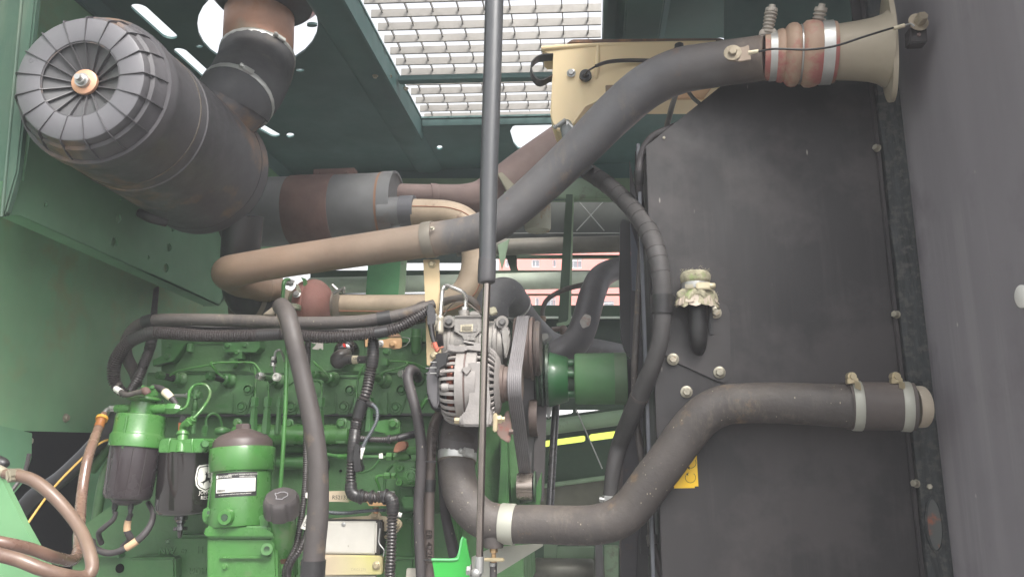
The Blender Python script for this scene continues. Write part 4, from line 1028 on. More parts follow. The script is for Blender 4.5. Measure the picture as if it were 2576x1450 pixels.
# bolted brackets on the top edge
def bracket(name, k, pts, Y, th, mt, bolts, r=6.5, bm=None, bev=.0015, lab=None):
    b_ = O(name, M().plate(z(k, *pts), Y, th, bev), mt, en, lab)
    for x, y in bolts:
        (a, b), = z(k, (x, y)); B(b_, a, b, Y - .0005, r, bm or mt)
    return b_
bracket('bracket', 'A', [(345, 180), (612, 180), (430, 428), (320, 436), (178, 482), (178, 400), (330, 340)], YH + .006, .02, G_ENG, [(385, 220), (368, 360)])
bracket('bracket', 'A', [(1075, 190), (1525, 165), (1525, 255), (1490, 275), (1480, 308), (1080, 308)], YH - .002, .03, G_ENG, [(1130, 222), (1345, 215)], 6)
bracket('bracket', 'A', [(1200, 260), (1300, 280), (1300, 390), (1195, 385)], YH - .006, .02, G_ENG, [(1245, 308)], 6)
O('stub_boss', M().vlathe(*[z('A', (655, 0))[0][0], YH + .01], [(864, 8.5), (884, 8.5), (885, 7)], 20), G_ENG, en)
O('pipe_clip', M().plate(z('A', (1145, 380), (1215, 380), (1215, 470), (1195, 500), (1180, 510), (1140, 470)), YH - .022, .014, .0015), G_ENG, en)
# injection pipes
for i, pts in enumerate([z('A', (395, 600, 1.53, 12), (430, 575, 1.528, 14), (520, 535, 1.53, 15), (720, 497, 1.535, 15), (900, 462, 1.54, 14), (985, 438, 1.545, 14), (1180, 434, 1.548, 13), (1400, 434, 1.55, 13), (1475, 465, 1.55, 13), (1560, 590, 1.545, 13), (1628, 690, 1.54, 13), (1638, 800, 1.54, 13), (1635, 885, 1.54, 13)),
                         z('A', (1100, 630, 1.525, 17), (1030, 590, 1.52, 16), (960, 520, 1.525, 16), (912, 445, 1.535, 14), (930, 432, 1.545, 14)),
                         z('A', (1440, 440, 1.552, 13), (1468, 520, 1.553, 13), (1475, 700, 1.55, 13), (1468, 885, 1.54, 13)),
                         z('A', (1788, 910, 1.54, 9), (1790, 830, 1.545, 12), (1810, 770, 1.545, 12), (1870, 740, 1.545, 12), (1990, 650, 1.54, 13)),
                         z('B', (475, 610, 1.525, 18), (400, 545, 1.52, 17), (330, 480, 1.525, 16), (270, 425, 1.53, 14)),
                         z('B', (270, 665, 1.55, 12), (340, 680, 1.55, 13), (375, 740, 1.545, 12), (374, 885, 1.54, 11)),
                         z('B', (900, 470, 1.545, 13), (860, 560, 1.545, 13), (830, 650, 1.545, 13), (815, 880, 1.54, 13)),
                         z('B', (1145, 610, 1.525, 17), (1125, 585, 1.522, 17), (1180, 545, 1.525, 16), (1350, 500, 1.535, 14), (1440, 465, 1.54, 12), (1440, 435, 1.545, 12), (1370, 420, 1.548, 12), (1190, 420, 1.55, 12)),
                         z('B', (1440, 430, 1.552, 12), (1550, 450, 1.545, 14), (1660, 500, 1.535, 16), (1760, 540, 1.53, 16)),
                         z('B', (1000, 700, 1.55, 12), (990, 880, 1.54, 12)),
                         z('B', (1740, 860, 1.53, 20), (1690, 900, 1.53, 30), (1640, 980, 1.53, 22), (1610, 1080, 1.54, 12))]):
    O('injection_pipe', M().tube(pts, 12, 6), G_BRT if i != 3 else G_ENG, en)
O('pipe_block', M().plate(z('B', (1125, 375), (1200, 385), (1200, 480), (1120, 480)), 1.535, .02, .002), G_ENG, en)
O('cover_bolt', M().bolt(P(*z('B', (1195, 300, YH))[0]), (0, -1, 0), .007), G_ENG, en)
O('vertical_boss', M().vlathe(734 + 1570 * .2, 1.57, [(828, 13), (846, 13), (848, 15), (852, 13), (882, 13), (889, 8)], 20), G_ENG, en)
# common rail with unions
ra = O('fuel_rail', M().hlathe(1092, 1.56, [(588, 20), (594, 26), (735, 26), (880, 24), (886, 16)], 32), G_BRT, en)
def union(k, x, ys, w1, w2, Y=1.54):
    m = M(); (a, y0), = z(k, (x, ys[0])); y1, y2, y3, y4 = [z(k, (x, t))[0][1] for t in ys[1:]]
    u = .2
    m.vlathe(a, Y, [(y0, w1 * u * .45), (y0 + .5, w1 * u * .5), (y1, w1 * u * .5), (y1 + .3, w2 * u * .32), (y2 - .3, w2 * u * .32), (y2, w2 * u * .5), (y3, w2 * u * .5), (y3 + .3, w1 * u * .5), (y4, w1 * u * .62)], 6)
    O('rail_union', m, G_ENG, en)
for x, s1 in ((1468, 100), (1630, 105), (1780, 70)): union('A', x, (868, 985, 1030, 1150, 1330), s1, s1 * .95)
for x, s1 in ((370, 105), (812, 80), (985, 100)): union('B', x, (872, 990, 1035, 1150, 1300), s1, s1 * .9)
B(en, *z('A', (1245, 1195))[0], 1.55, 8.5, G_BRT); B(en, *z('A', (1900, 1200))[0], 1.55, 8.5, G_BRT)
b_ = O('rail_bracket', M().plate(z('B', (560, 1160), (600, 1136), (680, 1134), (710, 1170), (765, 1190), (765, 1270), (692, 1272), (680, 1450), (540, 1450)), 1.545, .012, .002), G_BRT, en)
B(b_, *z('B', (628, 1200))[0], 1.544, 10, G_BRT)
b_ = O('rail_bracket', M().plate(z('B', (920, 1172), (1235, 1160), (1250, 1140), (1340, 1150), (1362, 1180), (1358, 1330), (1180, 1365), (1180, 1310), (915, 1285)), 1.545, .012, .002), G_BRT, en)
B(b_, *z('B', (1280, 1205))[0], 1.544, 10, G_BRT)
O('rail_tube', M().hlathe(1125, 1.59, [(720, 14), (1000, 14)], 20), G_ENG, en)
# oil filler elbow on the rocker cover
kn = T('breather_elbow', 'black plastic elbow cap with a small red tab on the engine top', 'breather elbow', P(*z('B', (700, 300, 1.52))[0]))
q = P(*z('B', (705, 300, YH + .02))[0]); u = px(q)
O('cap', M().lathe(q, q + Vector((.1, -1, -.1)).normalized() * .045, [(0, 30 * u), (.35, 30 * u), (.4, 28 * u), (.8, 26 * u), (.9, 22 * u), (1, 12 * u)], 36), GLOSSB, kn)
O('elbow', M().tube(z('B', (700, 320, 1.535, 60), (640, 345, 1.515, 85), (580, 390, 1.51, 95), (590, 430, 1.51, 85), (680, 400, 1.51, 65), (765, 400, 1.51, 55)), 20), mat('elbow_black', (.05, .045, .045), .35, dust=(DUST, .2)), kn)
m = M(); pe_ = Path(z('B', (760, 402, 1.51, 50), (850, 398, 1.51, 48), (940, 400, 1.51, 46)), 5); O('sleeve', m.tube(None, 18, path=pe_), RUB, kn)
pl = O('printed_ring', M().sub(pe_, .1, .85, .0006), PAPER, kn)
def flat(k, x, y, Y, rot=0):
    (a, b), = z(k, (x, y)); q = P(a, b, Y)
    r_ = Vector((cos(rot), 0, -sin(rot))); u2 = Vector((sin(rot), 0, cos(rot)))
    return lambda X, Y2, Z: q + r_ * X + u2 * Y2 - Vector((0, 1, 0)) * Z
O('print', M().text('CB1', .006, flat('B', 805, 385, 1.4995)), INK, kn)
O('red_tab', M().plate(z('B', (640, 195), (668, 195), (672, 225), (660, 248), (645, 235), (636, 215)), 1.505, .008, .001), REDP, kn)
# small clips and brackets at the top
S('loom_clip', M().plate(z('B', (255, 145), (385, 140), (390, 270), (375, 275), (370, 255), (340, 255), (335, 275), (262, 268), (255, 250), (275, 245), (310, 210), (300, 190), (275, 200), (250, 190)), 1.52, .004, .0006), mat('clip_grey', (.4, .37, .34), .5, .3), 'grey sheet clip with a notch below the corrugated loom', 'clip')
tb = T('tan_bracket', 'tan zinc bracket with two bolts near the top right of the engine', 'bracket', P(*z('B', (1240, 190, 1.53))[0]))
O('plate', M().plate(z('B', (1090, 150), (1200, 145), (1230, 125), (1370, 125), (1382, 140), (1380, 245), (1360, 262), (1260, 268), (1235, 245), (1100, 245)), 1.53, .004, .001), TANB, tb)
O('tab', M().plate(z('B', (1200, 70), (1330, 60), (1380, 115), (1190, 120)), 1.55, .004, .001), mat('tan_dark', (.3, .18, .11), .6, .2), tb)
O('tab', M().plate(z('B', (918, 108), (985, 105), (985, 230), (920, 240)), 1.53, .004, .001), TANB, tb)
B(tb, *z('B', (1112, 200))[0], 1.529, 6.5, STEEL); B(tb, *z('B', (1272, 205))[0], 1.529, 7, TANB)
O('wire_loop', M().tube(z('B', (1385, 120, 1.53, 5), (1470, 130, 1.52, 5), (1478, 165, 1.52, 5), (1440, 215, 1.52, 5), (1385, 240, 1.53, 5)), 8), STEEL, tb)
# silver and black banjo
bj = T('return_union', 'chrome and black quick union on a thin tube above an injector', 'union', P(*z('A', (1705, 430, 1.5))[0]))
O('body', M().vlathe(348 + 1703 * .2, 1.5, [(896.5, 7.5), (897, 8), (904, 8), (905, 7.4), (911, 7.4), (912, 8), (920, 8), (921, 7)], 10), TUBEM, bj)
O('window', M().box(348 + 1672 * .2, 905, 348 + 1735 * .2, 911, 1.4935, .004, .0005), INK, bj)
O('tube', M().tube(z('A', (1715, 370, 1.5, 16), (1722, 310, 1.5, 16), (1755, 282, 1.5, 15), (1790, 290, 1.505, 14), (1825, 360, 1.52, 14), (1838, 420, 1.53, 13)), 12), STEEL, bj)
O('tube', M().tube(z('A', (1705, 480, 1.5, 14), (1710, 540, 1.505, 14), (1735, 600, 1.51, 15), (1760, 620, 1.515, 22)), 12), STEEL, bj)
q = P(*z('A', (1758, 622, 1.512))[0]); u = px(q)
O('nut', M().lathe(q, q + Vector((-.3, -1, .1)).normalized() * .01, [(0, 10.5 * u), (.8, 10.5 * u), (1, 8 * u), (1, 5 * u), (.6, 4.6 * u)], 24, caps=True), WHITE, bj)
# left side: bell housing, mounts, cast pads with numbers
O('bell_housing', M().plate([(215, 1120), (275, 1080), (300, 1050), (380, 1060), (380, 1500), (170, 1500), (190, 1350), (196, 1220)], 1.7, .2, .01), mat('housing_green', (.035, .13, .045), .55, var=.25, vs=9, dust=((.14, .15, .09), .5), bump=.4), en)
O('housing_rib', M().tube([(296, 1120, 1.66, 10), (262, 1200, 1.64, 12), (240, 1330, 1.64, 12), (232, 1480, 1.64, 14)], 12), G_ENG2, en)
O('housing_rib', M().tube([(390, 1060, 1.62, 12), (300, 1090, 1.62, 14), (230, 1180, 1.64, 14)], 12), G_ENG2, en)
O('cast_pad', M().plate([(432, 1345), (550, 1345), (560, 1500), (432, 1500)], 1.555, .05, .006), G_ENG, en)
O('pad', M().plate([(300, 1410), (320, 1402), (440, 1400), (440, 1500), (285, 1500)], 1.53, .06, .004), G_ENG, en)
q = P(301, 1428, 1.529); O('mount_hole', M().lathe(q + Vector((0, .004, 0)), q - Vector((0, .0005, 0)), [(0, .009), (1, .009)], 20), DEEP, en)
def etxt(s_, x, y, size, Y=1.5548, rot=0, mt=None, par=None, ext=.0012, name='cast_number', bold=.0006):
    q = P(x, y, Y); r_ = Vector((cos(rot), 0, -sin(rot))); u2 = Vector((sin(rot), 0, cos(rot)))
    return O(name, M().text(s_, size, lambda X, Y2, Z: q + r_ * X + u2 * Y2 - Vector((0, 1, 0)) * Z, ext, bold), mt or G_ENG, par or en)
etxt('NW', 420, 1385, .02, 1.5538); etxt('11', 503, 1382, .018); etxt('09', 462, 1386, .012); etxt('P', 444, 1422, .02); etxt('8', 412, 1420, .02); etxt('29DM07', 505, 1436, .0165)
O('boss', M().lathe(P(422, 1360, 1.556), P(422, 1360, 1.548), [(0, .005), (1, .004)], 14), G_ENG, en)
O('pad_bolt', M().lathe(P(540, 1372, 1.556), P(540, 1372, 1.545), [(0, .011), (1, .009)], 18), G_ENG2, en)

# ================================================================ filters
FM = G_BRT
f1 = T('water_separator', 'left fuel filter with green head and smoked bowl, brown hose on its port', 'fuel filter', (345, 1200, 1.42))
Yf = 1.42
a0, a1 = P(365, 1000, Yf + .005), P(318, 1262, Yf - .01)
def fr1(y): return (y - 1000) / 262.
U1 = px(P(345, 1120, Yf))
O('disc', M().lathe(a0, a1, [(fr1(a), b) for a, b in ((996, 20), (998, 38), (1001, 43), (1004, 44), (1006, 44), (1009, 38), (1012, 28), (1018, 26))], 48, U1), FM, f1)
O('neck', M().lathe(a0, a1, [(fr1(a), b) for a, b in ((1012, 30), (1046, 34))], 32, U1), FM, f1)
O('head', M().lathe(a0, a1, [(fr1(a), b) for a, b in ((1044, 55), (1046, 59), (1050, 60), (1090, 60), (1094, 62), (1098, 65), (1126, 65), (1128, 63), (1128, 60))], 56, U1), FM, f1)
O('bowl', M().lathe(a0, a1, [(fr1(a), b) for a, b in ((1127, 60), (1150, 59), (1244, 56), (1254, 50), (1258, 36), (1262, 34), (1270, 20))], 56, U1), BOWL, f1)
for t in range(5):
    (x, y), = z('E', (290, 300))
m = M()
for x0, y0, x1, y1 in ((320, 1046, 313, 1090), (313, 1090, 309, 1126)): m.bar3(P(x0, y0, Yf - .046), P(x1, y1, Yf - .048), .0025, 8)
O('mould_rib', m, FM, f1)
for x, y, w_ in ((433, 350, 8), (430, 540, 8)): pass
O('cap_dome', M().sphere(P(365, 992, Yf), 19 * U1, (1, 1, .8)), FM, f1)
O('cap_fin', M().plate(z('E', (415, 40), (430, 15), (510, 20), (545, 60), (560, 110), (500, 120), (480, 60)), Yf - .005, .008, .001), FM, f1)
for x in (432, 520): O('cap_lug', M().lathe(P(*z('E', (x, 22, Yf - .01))[0]), P(*z('E', (x, 22, Yf + .01))[0]), [(0, .0035), (1, .0035)], 12), FM, f1)
m = M().hlathe(1028, Yf, [(292, 8), (293, 10), (304, 10), (305, 12), (420, 12), (421, 11), (430, 11)], 16)
O('port_tube', m, FM, f1)
m = M().hlathe(1028, Yf, [(425, 12), (437, 12)], 6); O('port_nut', m, FM, f1)
m = M().hlathe(1027, Yf - .01, [(422, 12.5), (424, 14.5), (444, 14.5), (448, 11), (455, 7)], 6); O('port_nut', m, FM, f1)
m = M().hlathe(1027, Yf, [(290, 9), (293, 11), (306, 11)], 6); O('port_nut', m, FM, f1)
m = M().hlathe(1027, Yf, [(276, 8.5), (290, 8.5), (292, 6)], 6); O('hose_barb', m, STEEL, f1)
O('hose_barb', M().tube([(280, 1027, Yf, 5), (268, 1030, Yf - .01, 5), (258, 1046, Yf - .02, 6)], 10), STEEL, f1)
O('sensor_plug', M().tube([(357, 984, Yf - .03, 8), (366, 982, Yf - .045, 10), (372, 990, Yf - .045, 9)], 12), mat('dusty_brown_plug', (.12, .07, .06), .7), f1)
for x in (290, 330): O('bowl_stud', M().vlathe(x, Yf - .02, [(1262, 7), (1280, 7), (1281, 5), (1290, 5)], 10), BLACK, f1)
m = M()
for a in (-1.0, -.45, .05, .5):
    dd = (a1 - a0).normalized(); e1_, e2_ = perp(dd)
    an = atan2((-Vector((0, 1, 0))).dot(e2_), (-Vector((0, 1, 0))).dot(e1_)) + a
    o1 = (e1_ * cos(an) + e2_ * sin(an))
    m.bar3(a0.lerp(a1, fr1(1132)) + o1 * 59.3 * U1, a0.lerp(a1, fr1(1244)) + o1 * 55.7 * U1, .0012, 6)
O('bowl_rib', m, BOWL, f1)

f2 = T('fuel_filter', 'middle fuel filter, black can with white deer shield, green head', 'fuel filter', (468, 1220, 1.44))
Y2 = 1.45
c0, c1 = P(474, 1130, Y2), P(462, 1295, Y2 - .005)
U2 = px(P(470, 1200, Y2))
def fr2(y): return (y - 1130) / 165.
R2 = 68
O('can', M().lathe(c0, c1, [(fr2(a), b) for a, b in ((1130, 60), (1134, R2), (1137, R2 + 1), (1140, R2), (1280, R2), (1288, R2 - 4), (1294, R2 - 14), (1296, 40), (1298, 20))], 56, U2), GLOSSB, f2)
O('drain', M().lathe(P(456, 1294, Y2 - .005), P(452, 1352, Y2 - .01), [(0, 17), (.22, 16), (.24, 11), (.36, 11), (.4, 8), (.5, 8), (.52, 17), (.68, 17), (.7, 7), (.95, 5), (1, 3)], 16, px(P(455, 1310, Y2))), GLOSSB, f2)
O('drain_band', M().lathe(P(455, 1304, Y2 - .005), P(455, 1310, Y2 - .006), [(0, 9), (0, 12), (1, 12), (1, 9)], 20, px(P(455, 1310, Y2))), mat('drain_brass', (.25, .2, .15), .4, .6), f2)
hp = z('E', (572, 645), (585, 545), (610, 510), (690, 505), (700, 520), (745, 520), (830, 520), (900, 512), (1000, 508), (1030, 535), (1035, 600), (985, 645))
O('head', M().plate(hp, Y2 - .055, .11, .006), FM, f2)
O('head_rib', M().tube(z('E', (690, 510, Y2 - .054, 9), (676, 560, Y2 - .057, 9), (668, 640, Y2 - .057, 8)), 8), FM, f2)
O('head_rib', M().tube(z('E', (900, 515, Y2 - .054, 9), (895, 560, Y2 - .057, 9), (900, 640, Y2 - .057, 8)), 8), FM, f2)
q0, q1 = P(*z('E', (812, 440, Y2 - .04))[0]), P(*z('E', (795, 645, Y2 - .05))[0])
O('inlet_boss', M().lathe(q0, q1, [(0, 13), (.1, 15), (.18, 15), (.2, 12), (.9, 14), (1, 14)], 24, U2), FM, f2)
O('inlet_nut', M().lathe(P(*z('E', (815, 440, Y2 - .04))[0]), P(*z('E', (812, 475, Y2 - .04))[0]), [(0, 12.5), (.1, 14), (.9, 14), (1, 12)], 6, U2), FM, f2)
O('elbow', M().tube(z('E', (812, 445, Y2 - .04, 32), (812, 405, Y2 - .04, 36), (830, 375, Y2 - .045, 34), (880, 345, Y2 - .05, 34)), 16), FM, f2)
q0, q1 = P(*z('E', (850, 375, Y2 - .045))[0]), P(*z('E', (905, 322, Y2 - .05))[0])
O('elbow_nut', M().lathe(q0, q1, [(0, 9.5), (.1, 12), (.6, 12), (.65, 9), (1, 8)], 6, U2), FM, f2)
O('end_port', M().lathe(P(*z('E', (1012, 560, Y2 - .05))[0]), P(*z('E', (1020, 560, Y2 - .062))[0]), [(0, .008), (1, .006)], 16), G_ENG, f2)
O('plug_sensor', M().tube(z('E', (785, 440, Y2 - .03, 20), (788, 360, Y2 - .03, 20)), 10), mat('sensor_orange', (.45, .12, .06), .5), f2)
O('plug_cap', M().box(*z('E', (775, 300))[0], *z('E', (835, 360))[0], Y2 - .04, .012, .002), BLACK, f2)
# deer shield on the can, wrapped
dC = (c1 - c0).normalized(); eA, eB = perp(dC)
def cyl(c0_, c1_, rad, x, y, off=.0004):      # returns a function wrapping flat metres onto the cylinder around picture point x, y
    d_ = (c1_ - c0_).normalized(); ev = ray(x, y).normalized()
    w0 = -c0_; 
    # nearest hit of the view ray with the cylinder
    a_ = ev - d_ * ev.dot(d_); o_ = w0 - d_ * w0.dot(d_)
    A_, B_, C_ = a_.dot(a_), 2 * a_.dot(o_), o_.dot(o_) - rad * rad
    disc = max(B_ * B_ - 4 * A_ * C_, 0); t_ = (-B_ - sqrt(disc)) / (2 * A_)
    h_ = ev * t_; s_ = (h_ - c0_).dot(d_); ctr = c0_ + d_ * s_; n0 = (h_ - ctr).normalized(); tv = n0.cross(d_).normalized()
    if tv.x < 0: tv = -tv
    up_ = -d_
    return lambda X, Y_, Z: ctr + up_ * Y_ + (n0 * cos(X / rad) + tv * sin(X / rad)) * (rad + off + Z)
fn = cyl(c0, c1, R2 * U2, 518, 1201)
def flatpoly(m_, pts, fn_, z0=0., n=3):
    # dense strip fill so that it bends with the can
    tri = geometry.tessellate_polygon([[Vector((a, b, 0)) for a, b in pts]])
    bb = bmesh.new(); vs = [bb.verts.new((a, b, 0)) for a, b in pts]
    for t in tri:
        try: bb.faces.new([vs[i] for i in t])
        except ValueError: pass
    bmesh.ops.subdivide_edges(bb, edges=bb.edges[:], cuts=n, use_grid_fill=True)
    bb.verts.index_update()
    nv = [m_.b.verts.new(fn_(v.co.x, v.co.y, z0)) for v in bb.verts]
    for f in bb.faces:
        try: m_.b.faces.new([nv[v.index] for v in f.verts])
        except ValueError: pass
    bb.free(); return m_
def sh(s_): return [(x * s_, y * s_) for x, y in ((-.7, 1), (0, 1.1), (.7, 1), (.85, .8), (.95, 0), (.85, -.55), (.6, -.85), (0, -1.1), (-.6, -.85), (-.85, -.55), (-.95, 0), (-.85, .8))]
O('shield_border', flatpoly(M(), sh(.0235), fn, 0), WHITE, f2)
O('shield_gap', flatpoly(M(), sh(.0212), fn, .0003), INK, f2)
O('shield_field', flatpoly(M(), sh(.0195), fn, .0006), WHITE, f2)
deer = [(-.95, -.45), (-.6, -.35), (-.2, -.2), (-.1, .1), (-.05, .35), (-.25, .5), (-.1, .58), (-.25, .85), (0, .65), (.1, .9), (.12, .6), (.25, .45), (.2, .15), (.55, .05), (.85, .1), (.6, -.15), (.8, -.5), (.65, -.5), (.35, -.2), (0, -.35), (-.35, -.5), (-.4, -.8), (-.5, -.5)]
O('deer', flatpoly(M(), [(a * .0145, b * .0165 - .001) for a, b in deer], fn, .0009, 1), INK, f2)
fn = cyl(c0, c1, R2 * U2, 513, 1238); O('print', M().text('JOHN DEERE', .0095, lambda X, Y_, Z: fn(X + .0165, Y_, 0), 0), WHITE, f2)
fn2 = cyl(c0, c1, R2 * U2, 513, 1251); O('print', M().text('RE522878', .0095, lambda X, Y_, Z: fn2(X + .012, Y_, 0), 0), WHITE, f2)

f3 = T('oil_filter', 'right oil filter, green housing with brown hex cap and printed label', 'oil filter', (612, 1230, 1.42))
Y3 = 1.43
d0, d1 = P(613, 1066, Y3 + .005), P(603, 1330, Y3 - .01)
U3 = px(P(610, 1200, Y3))
def fr3(y): return (y - 1066) / 264.
O('cap', M().lathe(d0, d1, [(fr3(a), b) for a, b in ((1079, 18), (1082, 26), (1090, 44), (1098, 60), (1106, 68), (1112, 72), (1132, 73), (1136, 73))], 56, U3), mat('cap_brown', (.075, .055, .052), .45, var=.08, vs=16, dust=((.16, .12, .11), .5)), f3)
O('cap_hex', M().lathe(d0, d1, [(fr3(a), b) for a, b in ((1066, 17), (1068, 19), (1080, 19.5))], 6, U3, ph=.3), bpy.data.materials['cap_brown'], f3)
O('collar', M().lathe(d0, d1, [(fr3(a), b) for a, b in ((1131, 76), (1129, 79), (1131, 80), (1184, 79), (1188, 77), (1190, 72))], 56, U3), FM, f3)
O('housing', M().lathe(d0, d1, [(fr3(a), b) for a, b in ((1186, 72), (1260, 73), (1310, 75), (1322, 72), (1326, 64))], 56, U3), FM, f3)
O('flare', M().plate(z('E', (1050, 1000), (1085, 850), (1120, 860), (1120, 1300), (1020, 1180)), Y3 - .01, .03, .004), FM, f3)
for x, y, r0, r1, h_ in ((1215, 1252, 20, 9, .012), (1065, 1205, 10, 5, .02), (1447, 1212, 10, 5, .03)):
    (a, b), = z('E', (x, y)); q = P(a, b, Y3 - .068 if x == 1215 else Y3 - .04); u = px(q)
    pg = O('plug', M().lathe(q + Vector((.0, .03, 0)), q - Vector((0, .006, 0)), [(0, r0 * u), (.85, r0 * u), (1, r0 * .88 * u), (1, r1 * u), (.8, r1 * u * .95)], 28), FM, f3)
    O('socket', M().lathe(q - Vector((0, .0035, 0)), q - Vector((0, .0063, 0)), [(0, r1 * u), (1, r1 * u)], 6), G_RAIL, pg)
O('base_boss', M().plate(z('E', (1135, 1260), (1150, 1190), (1290, 1190), (1290, 1325), (1135, 1320)), Y3 - .066, .02, .003), FM, f3)
O('tie_lug', M().plate(z('E', (985, 1190), (1000, 1165), (1085, 1165), (1095, 1260), (1090, 1320), (1040, 1330), (985, 1290)), Y3 - .03, .03, .003), FM, f3)
O('base', M().plate(z('E', (990, 1375), (1020, 1340), (1110, 1330), (1600, 1340), (1680, 1390), (1680, 1452), (1010, 1452), (1030, 1400)), Y3 - .055, .12, .004), FM, f3)
O('pedestal', M().plate(z('E', (1030, 1440), (1690, 1440), (1700, 1900), (1030, 1900)), Y3 - .045, .1, .004), FM, f3)
B(f3, *z('E', (1605, 1210))[0], Y3 - .03, 6, FM, (0, 0, 1), h=8)
O('valve_block', M().plate(z('E', (1520, 1230), (1625, 1225), (1630, 1320), (1600, 1390), (1545, 1385), (1550, 1320), (1520, 1290)), Y3 - .04, .03, .003), FM, f3)
O('ring_boss', M().lathe(P(671, 1380, Y3 - .04), P(671, 1380, Y3 - .06), [(0, .0105), (1, .0105), (1, .005), (.6, .005)], 20), FM, f3)
# printed label wrapped on the housing
fl = cyl(d0, d1, 72.6 * U3, 590, 1217)
W2, H2 = .040, .0218
def rect(a, b, c, d): return [(a, b), ((a + c) / 2, b), (c, b), (c, d), ((a + c) / 2, d), (a, d)]
O('label', flatpoly(M(), rect(-W2, -H2, W2, H2), fl, .0002, 5), INK, f3)
O('label_panel', flatpoly(M(), rect(-W2 * .93, -H2 * .62, W2 * .93, H2 * .5), fl, .0005, 5), WHITE, f3)
def tl(st, x, y, sz, mt, al='C'): O('label_print', M().text(st, sz, lambda X, Y_, Z: fl(X + x, Y_ + y, .0008), 0), mt, f3)
tl('JOHN DEERE', -.021, .0148, .0056, WHITE); tl('IMPORTANT ENGINE INFORMATION', .015, .0175, .0032, WHITE); tl('DEERE & COMPANY', .0225, .0133, .0032, WHITE)
O('label_emblem', flatpoly(M(), [(x - .0355, y + .015) for x, y in sh(.0028)], fl, .0008, 0), WHITE, f3)
for i, t in enumerate(('Federal law applies to engine and emission control including', 'unauthorised adjustments to this engine.', 'Unauthorised adjustments are in violation of the emission regulations', 'applicable to this engine and may result in substantial fines and', 'penalties.')):
    tl(t, -.001 if i in (0, 2, 3) else -.012 - .012 * (i == 4), .0085 - i * .0031, .0024, INK)
m = M()
x = -.034
random.seed(3)
while x < -.017:
    w_ = random.choice((.0003, .0006, .0009)); flatpoly(m, [(x, -.012), (x + w_, -.012), (x + w_, -.0075), (x, -.0075)], fl, .0008, 0); x += w_ + .0005
O('bar_print', m, INK, f3)
tl('RE509031 Dependent', .022, -.0105, .0026, INK); tl('For Engine Service and Parts Call 1-800-JD-ENGINE', 0, -.0172, .0028, WHITE)
# oil filler
ff = T('oil_filler', 'green oil filler neck with tilted black screw cap beside the oil filter', 'oil filler', (708, 1340, 1.38))
q0, q1 = P(708, 1405, 1.42), P(713, 1284, 1.385)
u = px(q0)
O('neck', M().lathe(q0, q1, [(-.3, 34), (0, 27), (.05, 24), (.1, 23), (.16, 27), (.5, 31), (1, 32)], 40, u), FM, ff)
O('neck_gasket', M().lathe(q0, q1, [(.02, 25), (.02, 27), (.1, 27), (.1, 24)], 32, u), mat('oily_brown', (.08, .04, .02), .4), ff)
g0, g1 = P(710, 1290, 1.385), P(707, 1240, 1.362)
dn_ = (g1 - g0).normalized(); ea, eb = perp(dn_)
m = M(); rings = []
for t, s_, fl_ in ((0, .88, .2), (.04, 1, 1), (.55, 1.0, 1), (.75, .97, 1), (.86, .9, .8), (.92, .82, .3), (.93, .0001, 0)):
    rg = []
    for i in range(96):
        a = 2 * pi * i / 96
        lob = 1 - .10 * fl_ * max(0, cos(a * 6)) ** 3
        ser = 1 - .012 * (i % 2) * (1 if t < .6 else 0)
        rg.append(g0 + dn_ * (t * .041) + (ea * cos(a) + eb * sin(a)) * (.0325 * s_ * lob * ser))
    rings.append(rg)
m.ringloft(rings, caps=False); O('cap', m, mat('cap_black', (.07, .062, .062), .55, dust=((.16, .13, .12), .5)), ff, ang=30)
# oil lamp outline on the cap
lamp = [(-.5, -.9), (.4, -.9), (.45, -.6), (.9, .1), (.75, .75), (.2, 1.05), (-.35, .95), (-.75, .5), (-1.0, .55), (-.95, .25), (-.6, -.3), (-.55, -.6), (-.5, -.9)]
ct = g0 + dn_ * .0388
ux = (Vector((1, 0, .12)) - dn_ * Vector((1, 0, .12)).dot(dn_)).normalized(); uy = dn_.cross(ux); uy = uy if uy.z > 0 or uy.y > 0 else -uy
lp = [(ct + ux * a * .0125 + uy * b * .011) for a, b in lamp]
m = M()
for a, b in zip(lp, lp[1:]): m.bar3(a, b, .0008, 6)
O('lamp_symbol', m, mat('symbol_grey', (.4, .38, .4), .5), ff)

# ================================================================ high pressure pump
pm = T('fuel_pump', 'green high pressure fuel pump with round plug beside the black hoses', 'fuel pump', (1025, 1190, 1.52))
O('body', M().plate(z('F', (1590, 0), (1660, -20), (1890, -10), (1900, 320), (1700, 312), (1650, 280), (1640, 90), (1585, 85)), 1.5, .08, .004), FM, pm)
O('pump_base', M().plate(z('F', (1660, 300), (1860, 310), (1860, 620), (1720, 620), (1690, 480)), 1.53, .06, .004), G_ENG, pm)
q = P(*z('F', (1828, 180, 1.5))[0]); u = px(q)
O('round_plug', M().lathe(q, q - Vector((0, .014, 0)), [(0, 22 * u), (.4, 20 * u), (.42, 17 * u), (.8, 15 * u), (.82, 11 * u), (1, 10 * u), (1, 7 * u), (.8, 6 * u)], 32), FM, pm)
for x, y in ((1695, 85), (1682, 265)):
    q = P(*z('F', (x, y, 1.5))[0]); O('cap_screw', M().lathe(q, q - Vector((0, .01, 0)), [(0, 8 * u), (.9, 8 * u), (1, 7 * u), (1, 4 * u), (.5, 4 * u)], 20), FM, pm)
O('actuator', M().hlathe(1132, 1.49, [(1024, 8), (1025, 10), (1048, 10), (1052, 13), (1062, 13)], 20), FM, pm)
O('connector', M().plate([(989, 1132), (996, 1113), (1006, 1109), (1021, 1109), (1022, 1124), (1018, 1130), (1000, 1136), (989, 1138)], 1.47, .02, .002), BRNC, pm)
